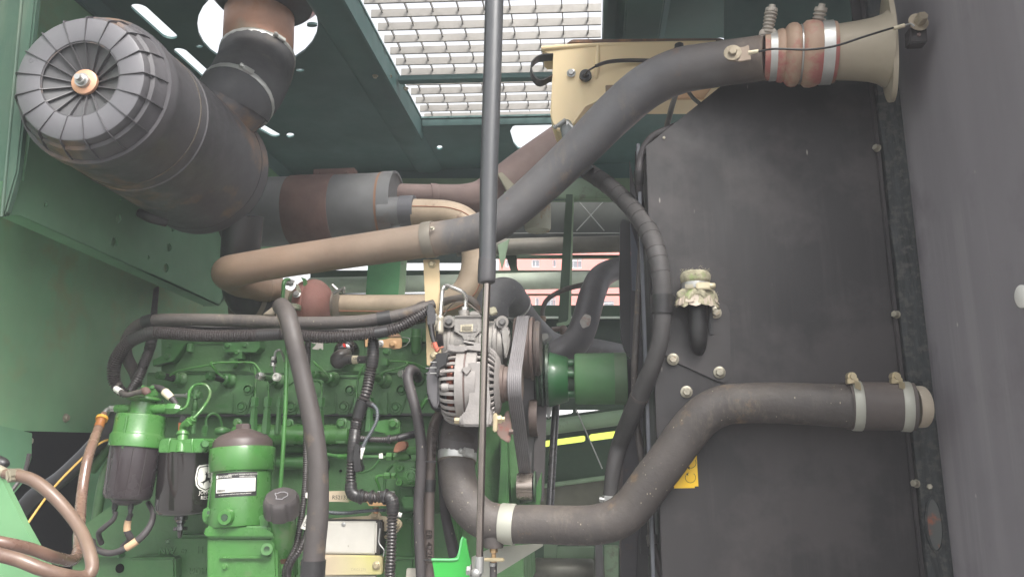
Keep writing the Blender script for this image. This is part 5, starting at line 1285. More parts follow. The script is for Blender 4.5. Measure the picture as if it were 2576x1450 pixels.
for x0, x1, r in ((972, 988, 11), (990, 1006, 10)): O('inlet_nut', M().hlathe(1147, 1.5, [(x0, r * .8), (x0 + 1.5, r), (x1 - 1.5, r), (x1, r * .8)], 6), FM, pm)
O('inlet_elbow', M().tube([(1004, 1147, 1.5, 10), (1020, 1145, 1.5, 12), (1030, 1142, 1.5, 12)], 16), FM, pm)
O('print_tag', M().plate([(953, 1140), (962, 1138), (963, 1152), (953, 1152)], 1.49, .002, .0003), WHITE, pm)
for x0, x1 in ((966, 982), (985, 996)): O('outlet_nut', M().hlathe(1195, 1.49, [(x0, 7.5), (x0 + 1.5, 9), (x1 - 1.5, 9), (x1, 7)], 6), FM, pm)
O('pipe', M().tube([(968, 1196, 1.49, 3.5), (952, 1196, 1.49, 3.8), (946, 1204, 1.49, 4), (952, 1220, 1.5, 4), (956, 1240, 1.51, 4)], 10), FM, pm)
O('pipe', M().tube([(1000, 1163, 1.53, 4), (985, 1170, 1.53, 4), (970, 1195, 1.53, 4), (966, 1240, 1.53, 4)], 10), G_ENG, pm)
O('pipe', M().tube([(975, 1150, 1.5, 4), (940, 1148, 1.5, 4.5), (880, 1148, 1.51, 4.5), (845, 1146, 1.52, 5), (810, 1140, 1.54, 5)], 10), G_ENG, pm)
O('pipe_nut', M().hlathe(1147, 1.51, [(851, 6.5), (866, 6.5), (868, 8), (878, 8)], 6), FM, pm)
O('pipe', M().tube([(955, 1155, 1.53, 3), (935, 1178, 1.53, 3), (910, 1187, 1.53, 3), (895, 1183, 1.54, 3)], 8), G_ENG, pm)
# green tubes around the filters
tubes = T('filter_pipes', 'looped green metal fuel pipes joining the filters to the engine', 'fuel pipes', P(*z('A', (800, 900, 1.45))[0]))
O('pipe', M().tube(z('A', (470, 1025, 1.41, 18), (530, 1028, 1.41, 19), (600, 990, 1.42, 19), (632, 900, 1.43, 19), (640, 810, 1.44, 19), (690, 735, 1.45, 19), (770, 705, 1.45, 19), (850, 720, 1.45, 19), (900, 790, 1.45, 19), (890, 880, 1.44, 19), (830, 980, 1.42, 19), (760, 1070, 1.41, 18), (690, 1140, 1.4, 17)), 14), FM, tubes)
O('pipe', M().tube(z('A', (850, 1240, 1.5, 16), (856, 1150, 1.5, 17), (890, 1095, 1.5, 17), (950, 1078, 1.51, 17), (1010, 1110, 1.52, 17), (1040, 1190, 1.53, 17), (1065, 1330, 1.54, 16)), 12), G_ENG, tubes)
O('nut', M().vlathe(348 + 840 * .2, 1.5, [(1069, 6), (1070, 7.5), (1086, 7.5), (1088, 6), (1089, 7), (1096, 7)], 6), G_ENG, tubes)
O('valve', M().vlathe(348 + 730 * .2, 1.5, [(980, 9), (1002, 9), (1003, 5), (1012, 5), (1013, 7), (1028, 8), (1032, 6), (1034, 8), (1060, 8), (1062, 6), (1090, 6)], 10), G_ENG, tubes)
O('tee', M().hlathe(824 + 850 * .2, 1.5, [(480, 7), (500, 9), (506, 9)], 10), G_ENG, tubes)
O('steel_pipe', M().hlathe(994, 1.5, [(436, 4), (468, 4.5), (469, 7), (476, 7)], 10), STEEL, tubes)
O('drain_pipe', M().tube([(545, 1084, 1.53, 9), (560, 1082, 1.53, 10), (575, 1085, 1.55, 8)], 12), G_ENG, tubes)
S('dipstick_tube', M().tube([(722, 858, 1.47, 5), (721, 900, 1.47, 5), (719, 1000, 1.46, 5.2), (712, 1130, 1.45, 5.4), (704, 1240, 1.45, 5.5)], 12), G_BRT, 'tall straight green tube running down behind the oil filler cap', 'dipstick tube')
O('foot_boss', M().plate(z('F', (1690, 450), (1870, 440), (1880, 620), (1730, 615)), 1.5, .05, .004), G_ENG, en)
O('block_plug', M().lathe(P(857, 1183, 1.6), P(857, 1183, 1.597), [(0, .003), (1, .003)], 12), DEEP, en)
O('block_tube', M().hlathe(1163, 1.585, [(700, 16), (820, 16), (826, 10)], 18), G_ENG, en)
O('black_plug', M().sphere(P(822, 1170, 1.56), 9 * px(P(822, 1170, 1.56)), (.8, 1, 1.6)), BLACK, en)

O('pan_flange', M().plate([(180, 1392), (300, 1392), (300, 1402), (180, 1402)], 1.58, .02, .002), G_ENG, en)
O('cast_web', M().plate([(560, 1330), (572, 1330), (580, 1500), (560, 1500)], 1.56, .03, .003), G_ENG2, en)
O('side_cover', M().plate([(980, 1290), (1040, 1290), (1044, 1500), (985, 1500)], 1.57, .03, .005), G_ENG, en)
O('cover_bead', M().tube([(990, 1402, 1.568, 4), (1042, 1402, 1.568, 4)], 8), G_ENG, en)
for x, y in ((1030, 1310), (960, 1360), (1068, 1300)): B(en, x, y, 1.569, 6, G_ENG)
O('step_plate', M().plate([(550, 1398), (676, 1398), (680, 1406), (550, 1406)], Y3 - .052, .01, .002), G_BRT, f3)
B(f3, 566, 1424, Y3 - .046, 6, G_BRT)
# ================================================================ alternator
at_ = T('alternator', 'cast aluminium alternator with ribbed cooling slots behind the gas strut', 'alternator', (1190, 970, 1.38))
XR[0] = 1190
Ya, ya = 1.39, 968
q = P(1190, ya, Ya); Ua = px(q)
def hX(x): return P(x, ya, Ya).x
def prof_bars(prof, n, name, w0, skip=lambda a: False, th=.0034):
    # bars that follow the bell profile, one part each
    for k in range(n):
        a = 2 * pi * (k + .5) / n
        if skip(a): continue
        m = M(); rings = []
        c_, s_ = cos(a), sin(a)
        e = Vector((0, c_, s_)); t = Vector((0, -s_, c_))
        for x, r in prof:
            o = Vector((hX(x), q.y, q.z)) + e * (r * Ua)
            rings.append([o - t * w0 - e * th, o + t * w0 - e * th, o + t * w0 * .8, o - t * w0 * .8])
        m.ringloft(rings); O(name, m, ALU, at_, ang=30)
fr_ = lambda a: False
prof_bars([(1117, 66), (1119, 78), (1124, 88), (1134, 95), (1150, 99), (1166, 100)], 32, 'cooling_rib', .0032)
prof_bars([(1204, 99), (1224, 98), (1238, 92), (1249, 80), (1255, 64), (1258, 50)], 32, 'cooling_rib', .003)
O('ring', M().hlathe(ya, Ya, [(1117, 60), (1117, 72), (1121, 78), (1121, 60)], 40), ALU, at_)
m = M().hlathe(ya, Ya, [(1160, 98), (1160, 102), (1180, 102), (1180, 98), (1185, 98), (1185, 103), (1210, 103), (1211, 98)], 56)
O('stator_shell', m, ALU, at_)
O('seam', M().hlathe(ya, Ya, [(1180, 96), (1180, 99.5), (1185, 99.5), (1185, 96)], 56), RUSTP, at_)
O('ring', M().hlathe(ya, Ya, [(1249, 60), (1252, 76), (1256, 70), (1262, 46), (1264, 20)], 40), ALU, at_)
O('core', M().hlathe(ya, Ya, [(1122, 60), (1130, 74), (1160, 76), (1210, 80), (1238, 80), (1250, 50)], 40), mat('core_dark', (.03, .025, .025), .6), at_)
O('winding', M().hlathe(ya, Ya, [(1136, 60), (1138, 80), (1143, 83), (1150, 83), (1154, 80)], 48), COPPER, at_)
O('winding', M().hlathe(ya, Ya, [(1217, 84), (1219, 89), (1228, 88), (1230, 80)], 48), mat('winding_dark', (.12, .05, .03), .5), at_)
# cast webs on the camera side
Yf_ = Ya - 105 * Ua
O('bridge', M().plate(z('D', (575, 60), (640, 50), (760, 50), (860, 60), (860, 560), (905, 690), (880, 850), (520, 850), (505, 740), (530, 680), (640, 560), (660, 260), (575, 200)), Yf_ + .004, .03, .004), ALU, at_)
O('web', M().plate(z('D', (430, 60), (575, 60), (575, 200), (560, 330), (500, 320), (430, 215)), Yf_ + .010, .02, .003), ALU, at_)
O('key', M().plate(z('D', (525, 105), (640, 100), (640, 155), (600, 165), (600, 210), (575, 210), (570, 160), (525, 160)), Yf_ - .001, .008, .002), ALU, at_)
O('boss', M().hlathe(973, Yf_ + .012, [(1111, 8), (1112, 10.5), (1128, 10.5), (1130, 7.5), (1166, 7.5)], 20), ALU, at_)
O('boss', M().hlathe(934, Yf_ + .02, [(1106, 9), (1107, 10), (1120, 10), (1121, 8)], 20), ALU, at_)
O('pivot', M().hlathe(1058, Yf_ + .02, [(1157, 11), (1158, 13), (1176, 14), (1225, 14), (1240, 12), (1241, 10)], 24), ALU, at_)
O('pivot_bolt', M().hlathe(1057, Yf_ + .02, [(1143, 5), (1144, 8.5), (1156, 8.5), (1157, 10), (1158, 10)], 6), ZINC, at_)
O('mounting_ear', M().plate(z('C', (345, 850), (435, 850), (440, 885), (560, 870), (690, 875), (690, 835), (540, 835), (535, 800), (560, 800), (700, 830), (860, 870), (860, 960), (600, 900), (560, 950), (430, 950), (345, 930)), Yf_ + .02, .03, .003), ALU, at_)
# rear plastic cover, fins, connector
O('end_cover', M().hlathe(ya - 2, Ya, [(1082, 38), (1084, 50), (1090, 62), (1098, 68), (1112, 68), (1118, 64)], 40), BLACK, at_)
for i, y in enumerate((924, 937, 951, 967, 985, 1000)):
    O('cooling_fin', M().plate([(1069 + i * 1.5, y), (1095, y - 2), (1095, y + 1), (1072, y + 3)], Ya - .05, .03, .0006), mat('fin_grey', (.16, .15, .16), .5) if i == 0 else bpy.data.materials['fin_grey'], at_)
O('cover_block', M().plate([(1072, 940), (1082, 925), (1092, 905), (1104, 905), (1104, 1020), (1092, 1028), (1080, 1005), (1074, 985)], Ya - .056, .03, .003), mat('cover_grey', (.1, .095, .1), .5, dust=((.15, .14, .14), .4)), at_)
O('connector', M().plate(z('C', (205, 955), (345, 955), (340, 1000), (330, 1120), (240, 1130), (235, 1260), (190, 1260), (195, 1000)), Ya - .068, .03, .002), BLACK, at_)
for k in range(3): O('terminal', M().hlathe(909 + k * 14, Ya - .07, [(1082, 1.6), (1098, 1.6)], 8), STEEL, at_)
O('terminal_stud', M().hlathe(958, Ya - .04, [(1075, 3), (1084, 3)], 10), COPPER, at_)
# pulley
O('pulley', M().hlathe(965, Ya, [(1259, 30), (1259, 44), (1261, 47), (1268, 47), (1271, 43), (1306, 43), (1308, 46), (1313, 46), (1314, 40), (1312, 34), (1310, 10)], 48), PULB, at_)
# adjuster bracket, right foot
ab = T('adjuster_bracket', 'zinc and rust red slotted bracket at the lower right of the alternator', 'bracket', (1255, 1070, 1.36))
O('link', M().plate(z('D', (920, 690), (940, 672), (970, 680), (972, 900), (950, 925), (915, 915)), Yf_ + .006, .012, .002), ZINC, ab)
O('nut', M().hlathe(1054, Yf_ + .02, [(1251, 9), (1252, 11), (1262, 11), (1263, 7), (1270, 7)], 6), ZINC, ab)
O('arm', M().plate(z('D', (965, 790), (1035, 815), (1060, 690), (1110, 640), (1150, 830), (1135, 1040), (1100, 1060), (1020, 1000), (965, 950)), 1.4, .01, .002), mat('arm_brown', (.2, .13, .11), .6, .1, rust=((.3, .07, .05), .55, 18), dust=(DUST, .3)), ab)
O('arm_bolt', M().hlathe(1085, 1.4, [(1281, 7), (1291, 7)], 6), PULB, ab)

# ================================================================ air conditioning compressor
co = T('compressor', 'cast aluminium compressor with sticker and stamped 17 above the alternator', 'compressor', (1200, 850, 1.5))
Yc, yc = 1.52, 868
mt_ = ALU2
O('body', M().hlathe(yc, Yc, [(1112, 40), (1114, 54), (1120, 58), (1126, 60), (1127, 57), (1134, 57), (1135, 60), (1142, 60), (1143, 56), (1196, 56), (1198, 61), (1206, 61), (1207, 58), (1212, 58), (1213, 60), (1245, 60), (1247, 66), (1256, 66), (1258, 60), (1270, 56), (1276, 40)], 48), mt_, co)
O('head_block', M().plate(z('C', (440, 495), (770, 495), (770, 700), (700, 720), (690, 800), (540, 800), (545, 730), (430, 700), (425, 520)), Yc - .052, .06, .004), mt_, co)
O('head_rim', M().plate(z('C', (430, 488), (775, 488), (778, 510), (430, 512)), Yc - .056, .06, .002), mt_, co)
O('panel', M().plate(z('C', (490, 565), (720, 565), (720, 690), (640, 705), (560, 700), (490, 690)), Yc - .054, .004, .0012), mt_, co)
O('stamp_plate', M().plate(z('C', (560, 725), (700, 725), (692, 800), (550, 800)), Yc - .055, .004, .001), mt_, co)
O('sticker', M().plate(z('C', (512, 605), (670, 595), (660, 690), (512, 690)), Yc - .0548, .0006, .0002), PAPER, co)
m = M(); m.text('WARNING', .0045, flat('C', 590, 614, Yc - .0551), 0)
for i in range(5): m.box(*z('C', (525, 628 + i * 12))[0], *z('C', (655 - 12 * (i % 2), 633 + i * 12))[0], Yc - .0551, .0002, 0)
O('print', m, INK, co)
O('stamp', M().text('17', .0145, flat('C', 605, 770, Yc - .0552), .0004), mat('stamp_dark', (.2, .19, .18), .6), co)
q = P(*z('C', (470, 815, 1.455))[0])
O('circle_mark', M().text('A', .009, flat('C', 470, 815, 1.4615), .0003), bpy.data.materials['stamp_dark'], co)
m = M(); cc = [P(*z('C', (470 + 36 * cos(t), 815 + 36 * sin(t), 1.4612))[0]) for t in [2 * pi * k / 24 for k in range(24)]]
for a, b in zip(cc, cc[1:] + cc[:1]): m.bar3(a, b, .0005, 5)
O('circle_mark', m, bpy.data.materials['stamp_dark'], co)
for x, y in ((365, 565), (1035, 570)):
    (a, b), = z('C', (x, y)); 
    O('lug', M().lathe(P(a, b, Yc - .03), P(a, b, Yc - .052), [(0, .013), (1, .0125)], 20), mt_, co)
    B(co, a, b, Yc - .052, 8.5, mat('dark_bolt', (.14, .135, .13), .5, .4) if x == 365 else bpy.data.materials['dark_bolt'], washer=1.15)
O('rib', M().plate(z('C', (1010, 640), (1100, 600), (1110, 700), (1130, 760), (1120, 900), (1080, 1040), (1050, 1000), (1060, 800), (1010, 700)), Yc - .05, .04, .005), mt_, co)
O('fitting', M().vlathe(1056.3 + 555 * .2, 1.49, [(781, 14), (783, 14), (795, 14), (796, 13)], 24), mt_, co)
O('fitting_nut', M().vlathe(1056.3 + 570 * .2, 1.49, [(772, 9), (773, 10.5), (780, 10.5), (781, 9)], 6), TUBEM, co)
O('fitting_arm', M().plate(z('C', (620, 440), (680, 425), (720, 440), (760, 470), (765, 492), (620, 492)), 1.475, .03, .004), mt_, co)
S('compressor_line', M().tube(z('C', (572, 385, 1.49, 26), (575, 300, 1.49, 27), (568, 235, 1.485, 27), (530, 190, 1.48, 27), (450, 150, 1.475, 27), (380, 122, 1.47, 27), (330, 115, 1.465, 27), (295, 145, 1.46, 27), (280, 200, 1.46, 27), (270, 330, 1.455, 26), (258, 500, 1.45, 25)), 16), TUBEM, 'bright bent refrigerant tube looping over the compressor', 'tube')
hz_ = T('refrigerant_hose', 'black hose with crimped metal sleeve left of the compressor', 'hose', (1105, 840, 1.45))
pa = Path(z('C', (256, 490, 1.45, 42), (252, 520, 1.45, 52), (250, 560, 1.45, 46), (246, 600, 1.45, 50), (244, 680, 1.45, 54), (243, 690, 1.45, 50)), 5)
O('sleeve', M().tube(None, 20, path=pa), mat('crimp_metal', (.5, .46, .38), .45, .4, dust=(DUST, .4)), hz_)
O('hose', M().tube(z('C', (243, 680, 1.45, 45), (245, 800, 1.46, 48), (262, 900, 1.49, 48), (270, 960, 1.52, 48)), 16), RUB, hz_)
gl = T('grey_line', 'grimy grey pipe with hose clamp arching behind the compressor', 'pipe', P(*z('C', (500, 270, 1.56))[0]))
pa = Path(z('C', (0, 390, 1.6, 70), (120, 350, 1.58, 68), (240, 330, 1.56, 60), (380, 290, 1.55, 45), (500, 265, 1.55, 42), (610, 275, 1.55, 45), (690, 330, 1.55, 45), (730, 420, 1.56, 42), (735, 470, 1.56, 42)), 7)
O('pipe', M().tube(None, 20, path=pa), mat('grimy_pipe', (.22, .19, .17), .6, .15, var=.2, dust=(DUST, .5), rust=((.2, .11, .07), .6, 20)), gl)
clamp(gl, pa, 1.5, .014, .001, mat('grimy_clamp', (.3, .27, .23), .5, .4, dust=(DUST, .5)), 20)
O('wire', M().tube(z('C', (300, 490, 1.5, 8), (360, 390, 1.5, 8), (450, 322, 1.49, 8), (560, 322, 1.49, 8), (650, 370, 1.48, 9), (740, 450, 1.48, 9)), 8), mat('wire_brown', (.12, .1, .085), .6), gl)
O('square_plug', M().obox(P(*z('C', (920, 435, 1.47))[0]), ((1, 0, .35), (0, 1, 0), (-.35, 0, 1)), (.0075, .008, .0075), .002), mat('plug_khaki', (.3, .28, .2), .6), gl)

XR[0] = None
# ================================================================ belts and pulleys
import itertools
bl = T('drive_belt', 'grey ribbed drive belt running over compressor, alternator and idler pulleys', 'belt', (1295, 1000, 1.45))
def pc(x, y, Y): return P(x, y, Y)
bx0, bx1 = P(1272, 935, 1.33).x, P(1308, 935, 1.33).x
cA = (P(1320, 876, 1.56), .064); cB = (P(1290, 966, Ya), 44 * Ua); cC = (P(1322, 1222, 1.67), .0265)
pts2 = []
for c, r in (cA, cB, cC):
    for k in range(60):
        a = 2 * pi * k / 60; pts2.append((c.y + r * cos(a), c.z + r * sin(a)))
def hull(pts):
    pts = sorted(set(pts))
    def half(ps):
        h = []
        for p_ in ps:
            while len(h) > 1 and (h[-1][0] - h[-2][0]) * (p_[1] - h[-2][1]) - (h[-1][1] - h[-2][1]) * (p_[0] - h[-2][0]) <= 0: h.pop()
            h.append(p_)
        return h
    a, b = half(pts), half(pts[::-1]); return a[:-1] + b[:-1]
hp = hull(pts2)
m = M(); rings = []
cen = (sum(p[0] for p in hp) / len(hp), sum(p[1] for p in hp) / len(hp))
n = len(hp)
nr = 7
for i in range(n):
    p0, p1, p2 = hp[i - 1], hp[i], hp[(i + 1) % n]
    tx, tz = p2[0] - p0[0], p2[1] - p0[1]; L_ = sqrt(tx * tx + tz * tz); nx, nz = tz / L_, -tx / L_
    ring = []
    for k in range(nr * 2 + 1):
        X = bx0 + (bx1 - bx0) * k / (nr * 2); o = .0035 + (.0008 if k % 2 else 0)
        ring.append(Vector((X, p1[0] + nx * o, p1[1] + nz * o)))
    for X in (bx1, bx0): ring.append(Vector((X, p1[0], p1[1])))
    rings.append(ring)
m.ringloft(rings, closed=True); O('belt', m, BELT, bl, ang=20)
pa_ = T('compressor_pulley', 'large rusty brown clutch pulley edge on beside the belt', 'pulley', (1335, 880, 1.58))
X0p = bx0 - .004
def xl(X, c, prof, seg=48):
    m_ = M(); rg = []
    for x, r in prof: rg.append([Vector((x, c.y + cos(2 * pi * i / seg) * r, c.z + sin(2 * pi * i / seg) * r)) for i in range(seg)])
    return m_.ringloft(rg)
O('groove_drum', xl(0, cA[0], [(bx0 - .006, .05), (bx0 - .006, .064), (bx0 - .002, .066), (bx0 - .001, .061), (bx1 + .001, .061), (bx1 + .002, .066), (bx1 + .008, .066), (bx1 + .009, .05)]), PULB, pa_)
O('clutch_plate', xl(0, cA[0], [(bx1 + .010, .02), (bx1 + .010, .056), (bx1 + .016, .058), (bx1 + .022, .054), (bx1 + .023, .035), (bx1 + .020, .030), (bx1 + .020, .005)]), mat('clutch_brown', (.12, .1, .095), .5, .3, rust=((.18, .09, .06), .6, 30), dust=(DUST, .3)), pa_)
idl = T('idler_pulley', 'bright smooth idler pulley at the bottom of the belt', 'pulley', (1325, 1222, 1.56))
O('drum', xl(0, P(1322, 1222, 1.57), [(bx0 - .003, .01), (bx0 - .003, .0265), (bx1 + .003, .0265), (bx1 + .003, .022), (bx1 + .001, .01)], 40), mat('idler_steel', (.35, .3, .26), .25, .8), idl)
O('shield', xl(0, P(1322, 1222, 1.57), [(bx1 + .006, .005), (bx1 + .006, .030), (bx1 + .009, .030), (bx1 + .009, .005)], 40), G_RAIL, idl)
S('idler_bracket', M().plate([(1352, 1215), (1362, 1185), (1362, 1245), (1356, 1275), (1345, 1275), (1300, 1276), (1300, 1268), (1340, 1262)], 1.58, .02, .002), G_ENG, 'dark green arm holding the bright idler pulley', 'bracket')
ti = T('tension_pulley', 'brown tensioner pulley edge on below the large pulley', 'pulley', (1348, 1050, 1.65))
cT = P(1338, 1050, 1.66)
O('drum', xl(0, cT, [(cT.x - .004, .02), (cT.x - .004, .040), (cT.x + .013, .040), (cT.x + .013, .036), (cT.x + .009, .030), (cT.x + .009, .004)], 40), PULB, ti)
b2 = T('fan_belt', 'black fan belt behind the tensioner seen between pulley and fan guard', 'belt', (1358, 1120, 1.7))
O('belt_run', M().plate([(1347, 955), (1377, 955), (1368, 1260), (1340, 1260)], 1.67, .006, .001), BELTD, b2)
O('belt_run', M().plate([(1300, 960), (1352, 955), (1346, 1100), (1332, 1120), (1316, 1000)], 1.72, .006, .001), mat('belt_black', (.02, .02, .02), .7), b2)
S('support_rod', M().bar3(P(1399, 1005, 1.75), P(1383, 1275, 1.7), 10 * px(P(1390, 1100, 1.72)), 18), mat('rod_black', (.03, .03, .033), .3, dust=(DUST, .2), coat=.4), 'slim black upright rod below the green fan shaft hub', 'rod')
S('rod_lug', M().plate([(1372, 1018), (1388, 1018), (1386, 1040), (1381, 1052), (1376, 1048)], 1.72, .004, .001), STEEL, 'small worn metal tab left of the slim black rod', 'tab')
fh = T('fan_drive', 'green fan hub with dark rims and long green shaft guard', 'fan drive', (1450, 950, 1.68))
XR[0] = 1450
yf_, Yf2 = 952, 1.68
O('rim', M().hlathe(940, Yf2, [(1352, 60), (1352, 78), (1356, 80), (1360, 78), (1361, 60)], 48), G_RAIL, fh)
O('rim', M().hlathe(940, Yf2, [(1362, 60), (1362, 82), (1366, 84), (1370, 82), (1371, 60)], 48), mat('rim_dark', (.04, .07, .05), .3, .3, dust=(DUST, .3), coat=.5), fh)
O('rim', M().hlathe(940, Yf2, [(1372, 60), (1372, 78), (1376, 82), (1382, 80), (1384, 64)], 48), bpy.data.materials['rim_dark'], fh)
O('hub', M().hlathe(953, Yf2, [(1380, 68), (1383, 69), (1400, 64), (1425, 57), (1430, 54), (1430, 20)], 56), G_HUB, fh)
O('neck', M().hlathe(953, Yf2, [(1424, 34), (1450, 34)], 32), mat('neck_green', (.06, .1, .06), .6, var=.2), fh)
for a in (0, 1.2, 2.4, 3.6, 4.8):
    u = px(P(1435, 953, Yf2)); c = P(1424, 953, Yf2) + Vector((0, cos(a - 1.9), sin(a - 1.9))) * 40 * u
    O('hub_post', M().lathe(c, c + Vector((.024, 0, 0)), [(0, 13 * u), (.3, 10 * u), (1, 10 * u)], 16), G_HUB, fh)
O('shaft_guard', M().hlathe(952, Yf2, [(1446, 60), (1447, 62), (1451, 64), (1572, 64), (1576, 63)], 64), G_GUARD, fh)
O('guard_band', M().hlathe(952, Yf2, [(1545, 63), (1545, 64.8), (1575, 64.8), (1575, 63)], 64), mat('band_green', (.1, .17, .09), .55, var=.2, dust=(DUST, .3)), fh)
O('wire_clip', M().plate(z('H', (670, 400), (770, 385), (785, 450), (740, 460), (735, 500), (715, 470), (680, 455)), 1.6, .006, .001), mat('clip_dark', (.1, .1, .09), .5), fh)
XR[0] = None
# fan shroud edge plates
sh_ = T('fan_shroud', 'black fan shroud edge and blue grey strip left of the radiator housing', 'fan shroud', (1575, 900, 1.75))
O('ring_edge', M().plate([(1560, 562), (1566, 550), (1585, 556), (1588, 700), (1590, 900), (1590, 905), (1576, 888), (1562, 850), (1558, 700)], 1.78, .03, .002), BLACK, sh_)
O('strip', M().plate([(1584, 400), (1606, 520), (1616, 620), (1622, 800), (1622, 960), (1600, 1500), (1560, 1500), (1574, 900), (1588, 905), (1588, 600)], 1.72, .02, .002), mat('strip_grey', (.06, .055, .06), .6, var=.2, vs=10, rust=((.13, .08, .06), .6, 9)), sh_)
O('backing', M().plate([(1598, 380), (1660, 380), (1680, 1500), (1585, 1500)], 1.95, .01, .001), BLACK, sh_)
O('blue_strip', M().plate([(1585, 560), (1600, 610), (1608, 640), (1604, 730), (1590, 730)], 1.71, .004, .001), mat('strip_blue', (.11, .12, .15), .5), sh_)
O('strip', M().plate([(1575, 895), (1600, 1500), (1560, 1500), (1555, 1100), (1572, 1010)], 1.735, .01, .001), mat('strip_brown', (.1, .08, .075), .6, var=.2), sh_)
O('plate', M().plate([(1612, 1300), (1660, 1300), (1660, 1400), (1612, 1394)], 1.7, .01, .001), BLACK, sh_)

# ================================================================ pipes near the fan
fp = T('radiator_pipe', 'grey black coolant pipe with worn oval patch bending above the fan hub', 'coolant pipe', (1460, 800, 1.8))
pa = Path([(1600, 668, 2.0, 26), (1550, 676, 1.95, 28), (1512, 696, 1.9, 31), (1492, 735, 1.85, 33), (1478, 785, 1.82, 34), (1466, 825, 1.8, 35), (1446, 862, 1.78, 36), (1405, 886, 1.76, 34), (1370, 896, 1.76, 31)], 8)
O('pipe', M().tube(None, 32, path=pa), mat('pipe_charcoal', (.085, .08, .085), .5, .1, var=.15, rust=((.14, .1, .075), .6, 9), dust=((.2, .18, .16), .3), bump=.1, bs=60), fp)
p, t, r = pa.at_s(pa.s_of(5.0))
c = (-p).normalized(); c = (c - t * c.dot(t)).normalized()
e = t.cross(c)
patch = []
m = M()
for i in range(26):
    a = 2 * pi * i / 26; rr_ = 1 + .06 * sin(5 * a)
    X, Y_ = cos(a) * .012 * rr_, sin(a) * .02 * rr_
    patch.append((X, Y_))
fnp = lambda X, Y_, Z: p + t * Y_ + (c * cos(X / r) + e * sin(X / r)) * (r + Z)
O('worn_patch', flatpoly(m, patch, fnp, .0012, 2), mat('patch_pale', (.4, .37, .34), .6, var=.2, vs=60, rust=((.4, .28, .24), .56, 50)), fp)
eb_ = T('elbow_pipe', 'big dull black elbow with a long tail pipe behind the compressor', 'coolant pipe', (1270, 760, 1.75))
pa = Path([(1238, 800, 1.72, 42), (1238, 768, 1.72, 42), (1252, 742, 1.74, 41), (1276, 738, 1.79, 40), (1294, 760, 1.84, 38), (1318, 795, 1.9, 32), (1352, 830, 1.95, 28), (1390, 858, 2.0, 24), (1440, 866, 2.05, 21), (1500, 872, 2.1, 20), (1570, 886, 2.15, 20)], 8)
O('pipe', M().tube(None, 32, path=pa), mat('elbow_grey', (.1, .1, .105), .6, var=.15, rust=((.16, .16, .15), .58, 30), dust=((.2, .18, .17), .4), bump=.2), eb_)
O('bead', M().band(pa, 4.2, .006, .002), STEEL, eb_)
ft = T('fuel_line', 'thin dark hose curving from a fitting towards the fan shroud', 'hose', (1440, 735, 2.1))
O('hose', M().tube([(1364, 800, 2.2, 6), (1366, 775, 2.2, 6), (1380, 750, 2.2, 6), (1420, 728, 2.2, 6.5), (1480, 712, 2.15, 6.5), (1520, 698, 2.1, 6.5), (1560, 672, 2.0, 6.5)], 12), RUBD, ft)
O('fitting', M().vlathe(1365, 2.2, [(795, 7), (797, 9), (806, 9), (808, 7), (820, 7)], 12), mat('fit_brown', (.2, .14, .1), .5, .3), ft)

# ================================================================ heater hoses by the radiator housing
wh = T('wrapped_hose', 'spiral wrapped grey hose curving down left of the radiator housing', 'hose', (1660, 720, 1.42))
pa = Path([(1440, 400, 1.6, 20), (1475, 428, 1.54, 21), (1530, 466, 1.48, 22), (1580, 512, 1.43, 23), (1622, 566, 1.38, 25), (1648, 625, 1.34, 25), (1662, 690, 1.33, 24), (1666, 760, 1.33, 23), (1663, 840, 1.335, 22), (1645, 910, 1.35, 22), (1618, 975, 1.38, 23), (1590, 1040, 1.42, 23), (1562, 1110, 1.48, 22), (1545, 1170, 1.48, 20), (1536, 1235, 1.48, 18), (1534, 1262, 1.48, 17)], 8)
m = M(); m.tube(None, 22, path=pa)
O('hose', m, WRAP, wh)
m = M()
for i in range(14): m.band(pa, .3 + i * .43 + .05 * sin(i * 3), .0008, .0003)
O('wrap_edge', m, RUB, wh)
O('clip', M().sub(pa, 6.75, 7.35, .0026, 24, 4), BLACK, wh)
O('clip', M().sub(pa, 10.3, 10.4, .001, 24, 4), RUBD, wh)
clamp(wh, pa, 14.6, .014, .001, STEEL, 0)
hh = T('loop_hose', 'thin black hose looping round the top corner of the radiator housing', 'hose', (1612, 400, 1.4))
pa = Path([(1702, 316, 1.40, 9), (1672, 328, 1.38, 9.5), (1640, 345, 1.38, 9.5), (1620, 372, 1.385, 9.5), (1610, 405, 1.39, 9.5), (1607, 440, 1.39, 9.5), (1610, 500, 1.42, 9), (1622, 570, 1.46, 9)], 8)
O('hose', M().tube(None, 16, path=pa), RUB, hh)
O('clip', M().sub(pa, 4.8, 5.4, .0022, 20, 4), BLACK, hh)
O('tee', M().tube([(1700, 240, 1.5, 6), (1692, 262, 1.48, 7), (1682, 300, 1.45, 7), (1674, 330, 1.42, 7)], 12), mat('tee_dusty', (.12, .11, .1), .6), hh)
O('link', M().tube([(1733, 232, 1.5, 5), (1745, 248, 1.48, 5), (1762, 262, 1.46, 5)], 10), BLACK, hh)
O('small_loop', M().tube([(1602, 470, 1.5, 2.5), (1596, 460, 1.5, 2.5), (1602, 450, 1.5, 2.5)], 8), INK, hh)
sh2 = T('thin_hose', 'long thin dusty hose hanging beside the radiator housing down to the bottom', 'hose', (1605, 900, 1.44))
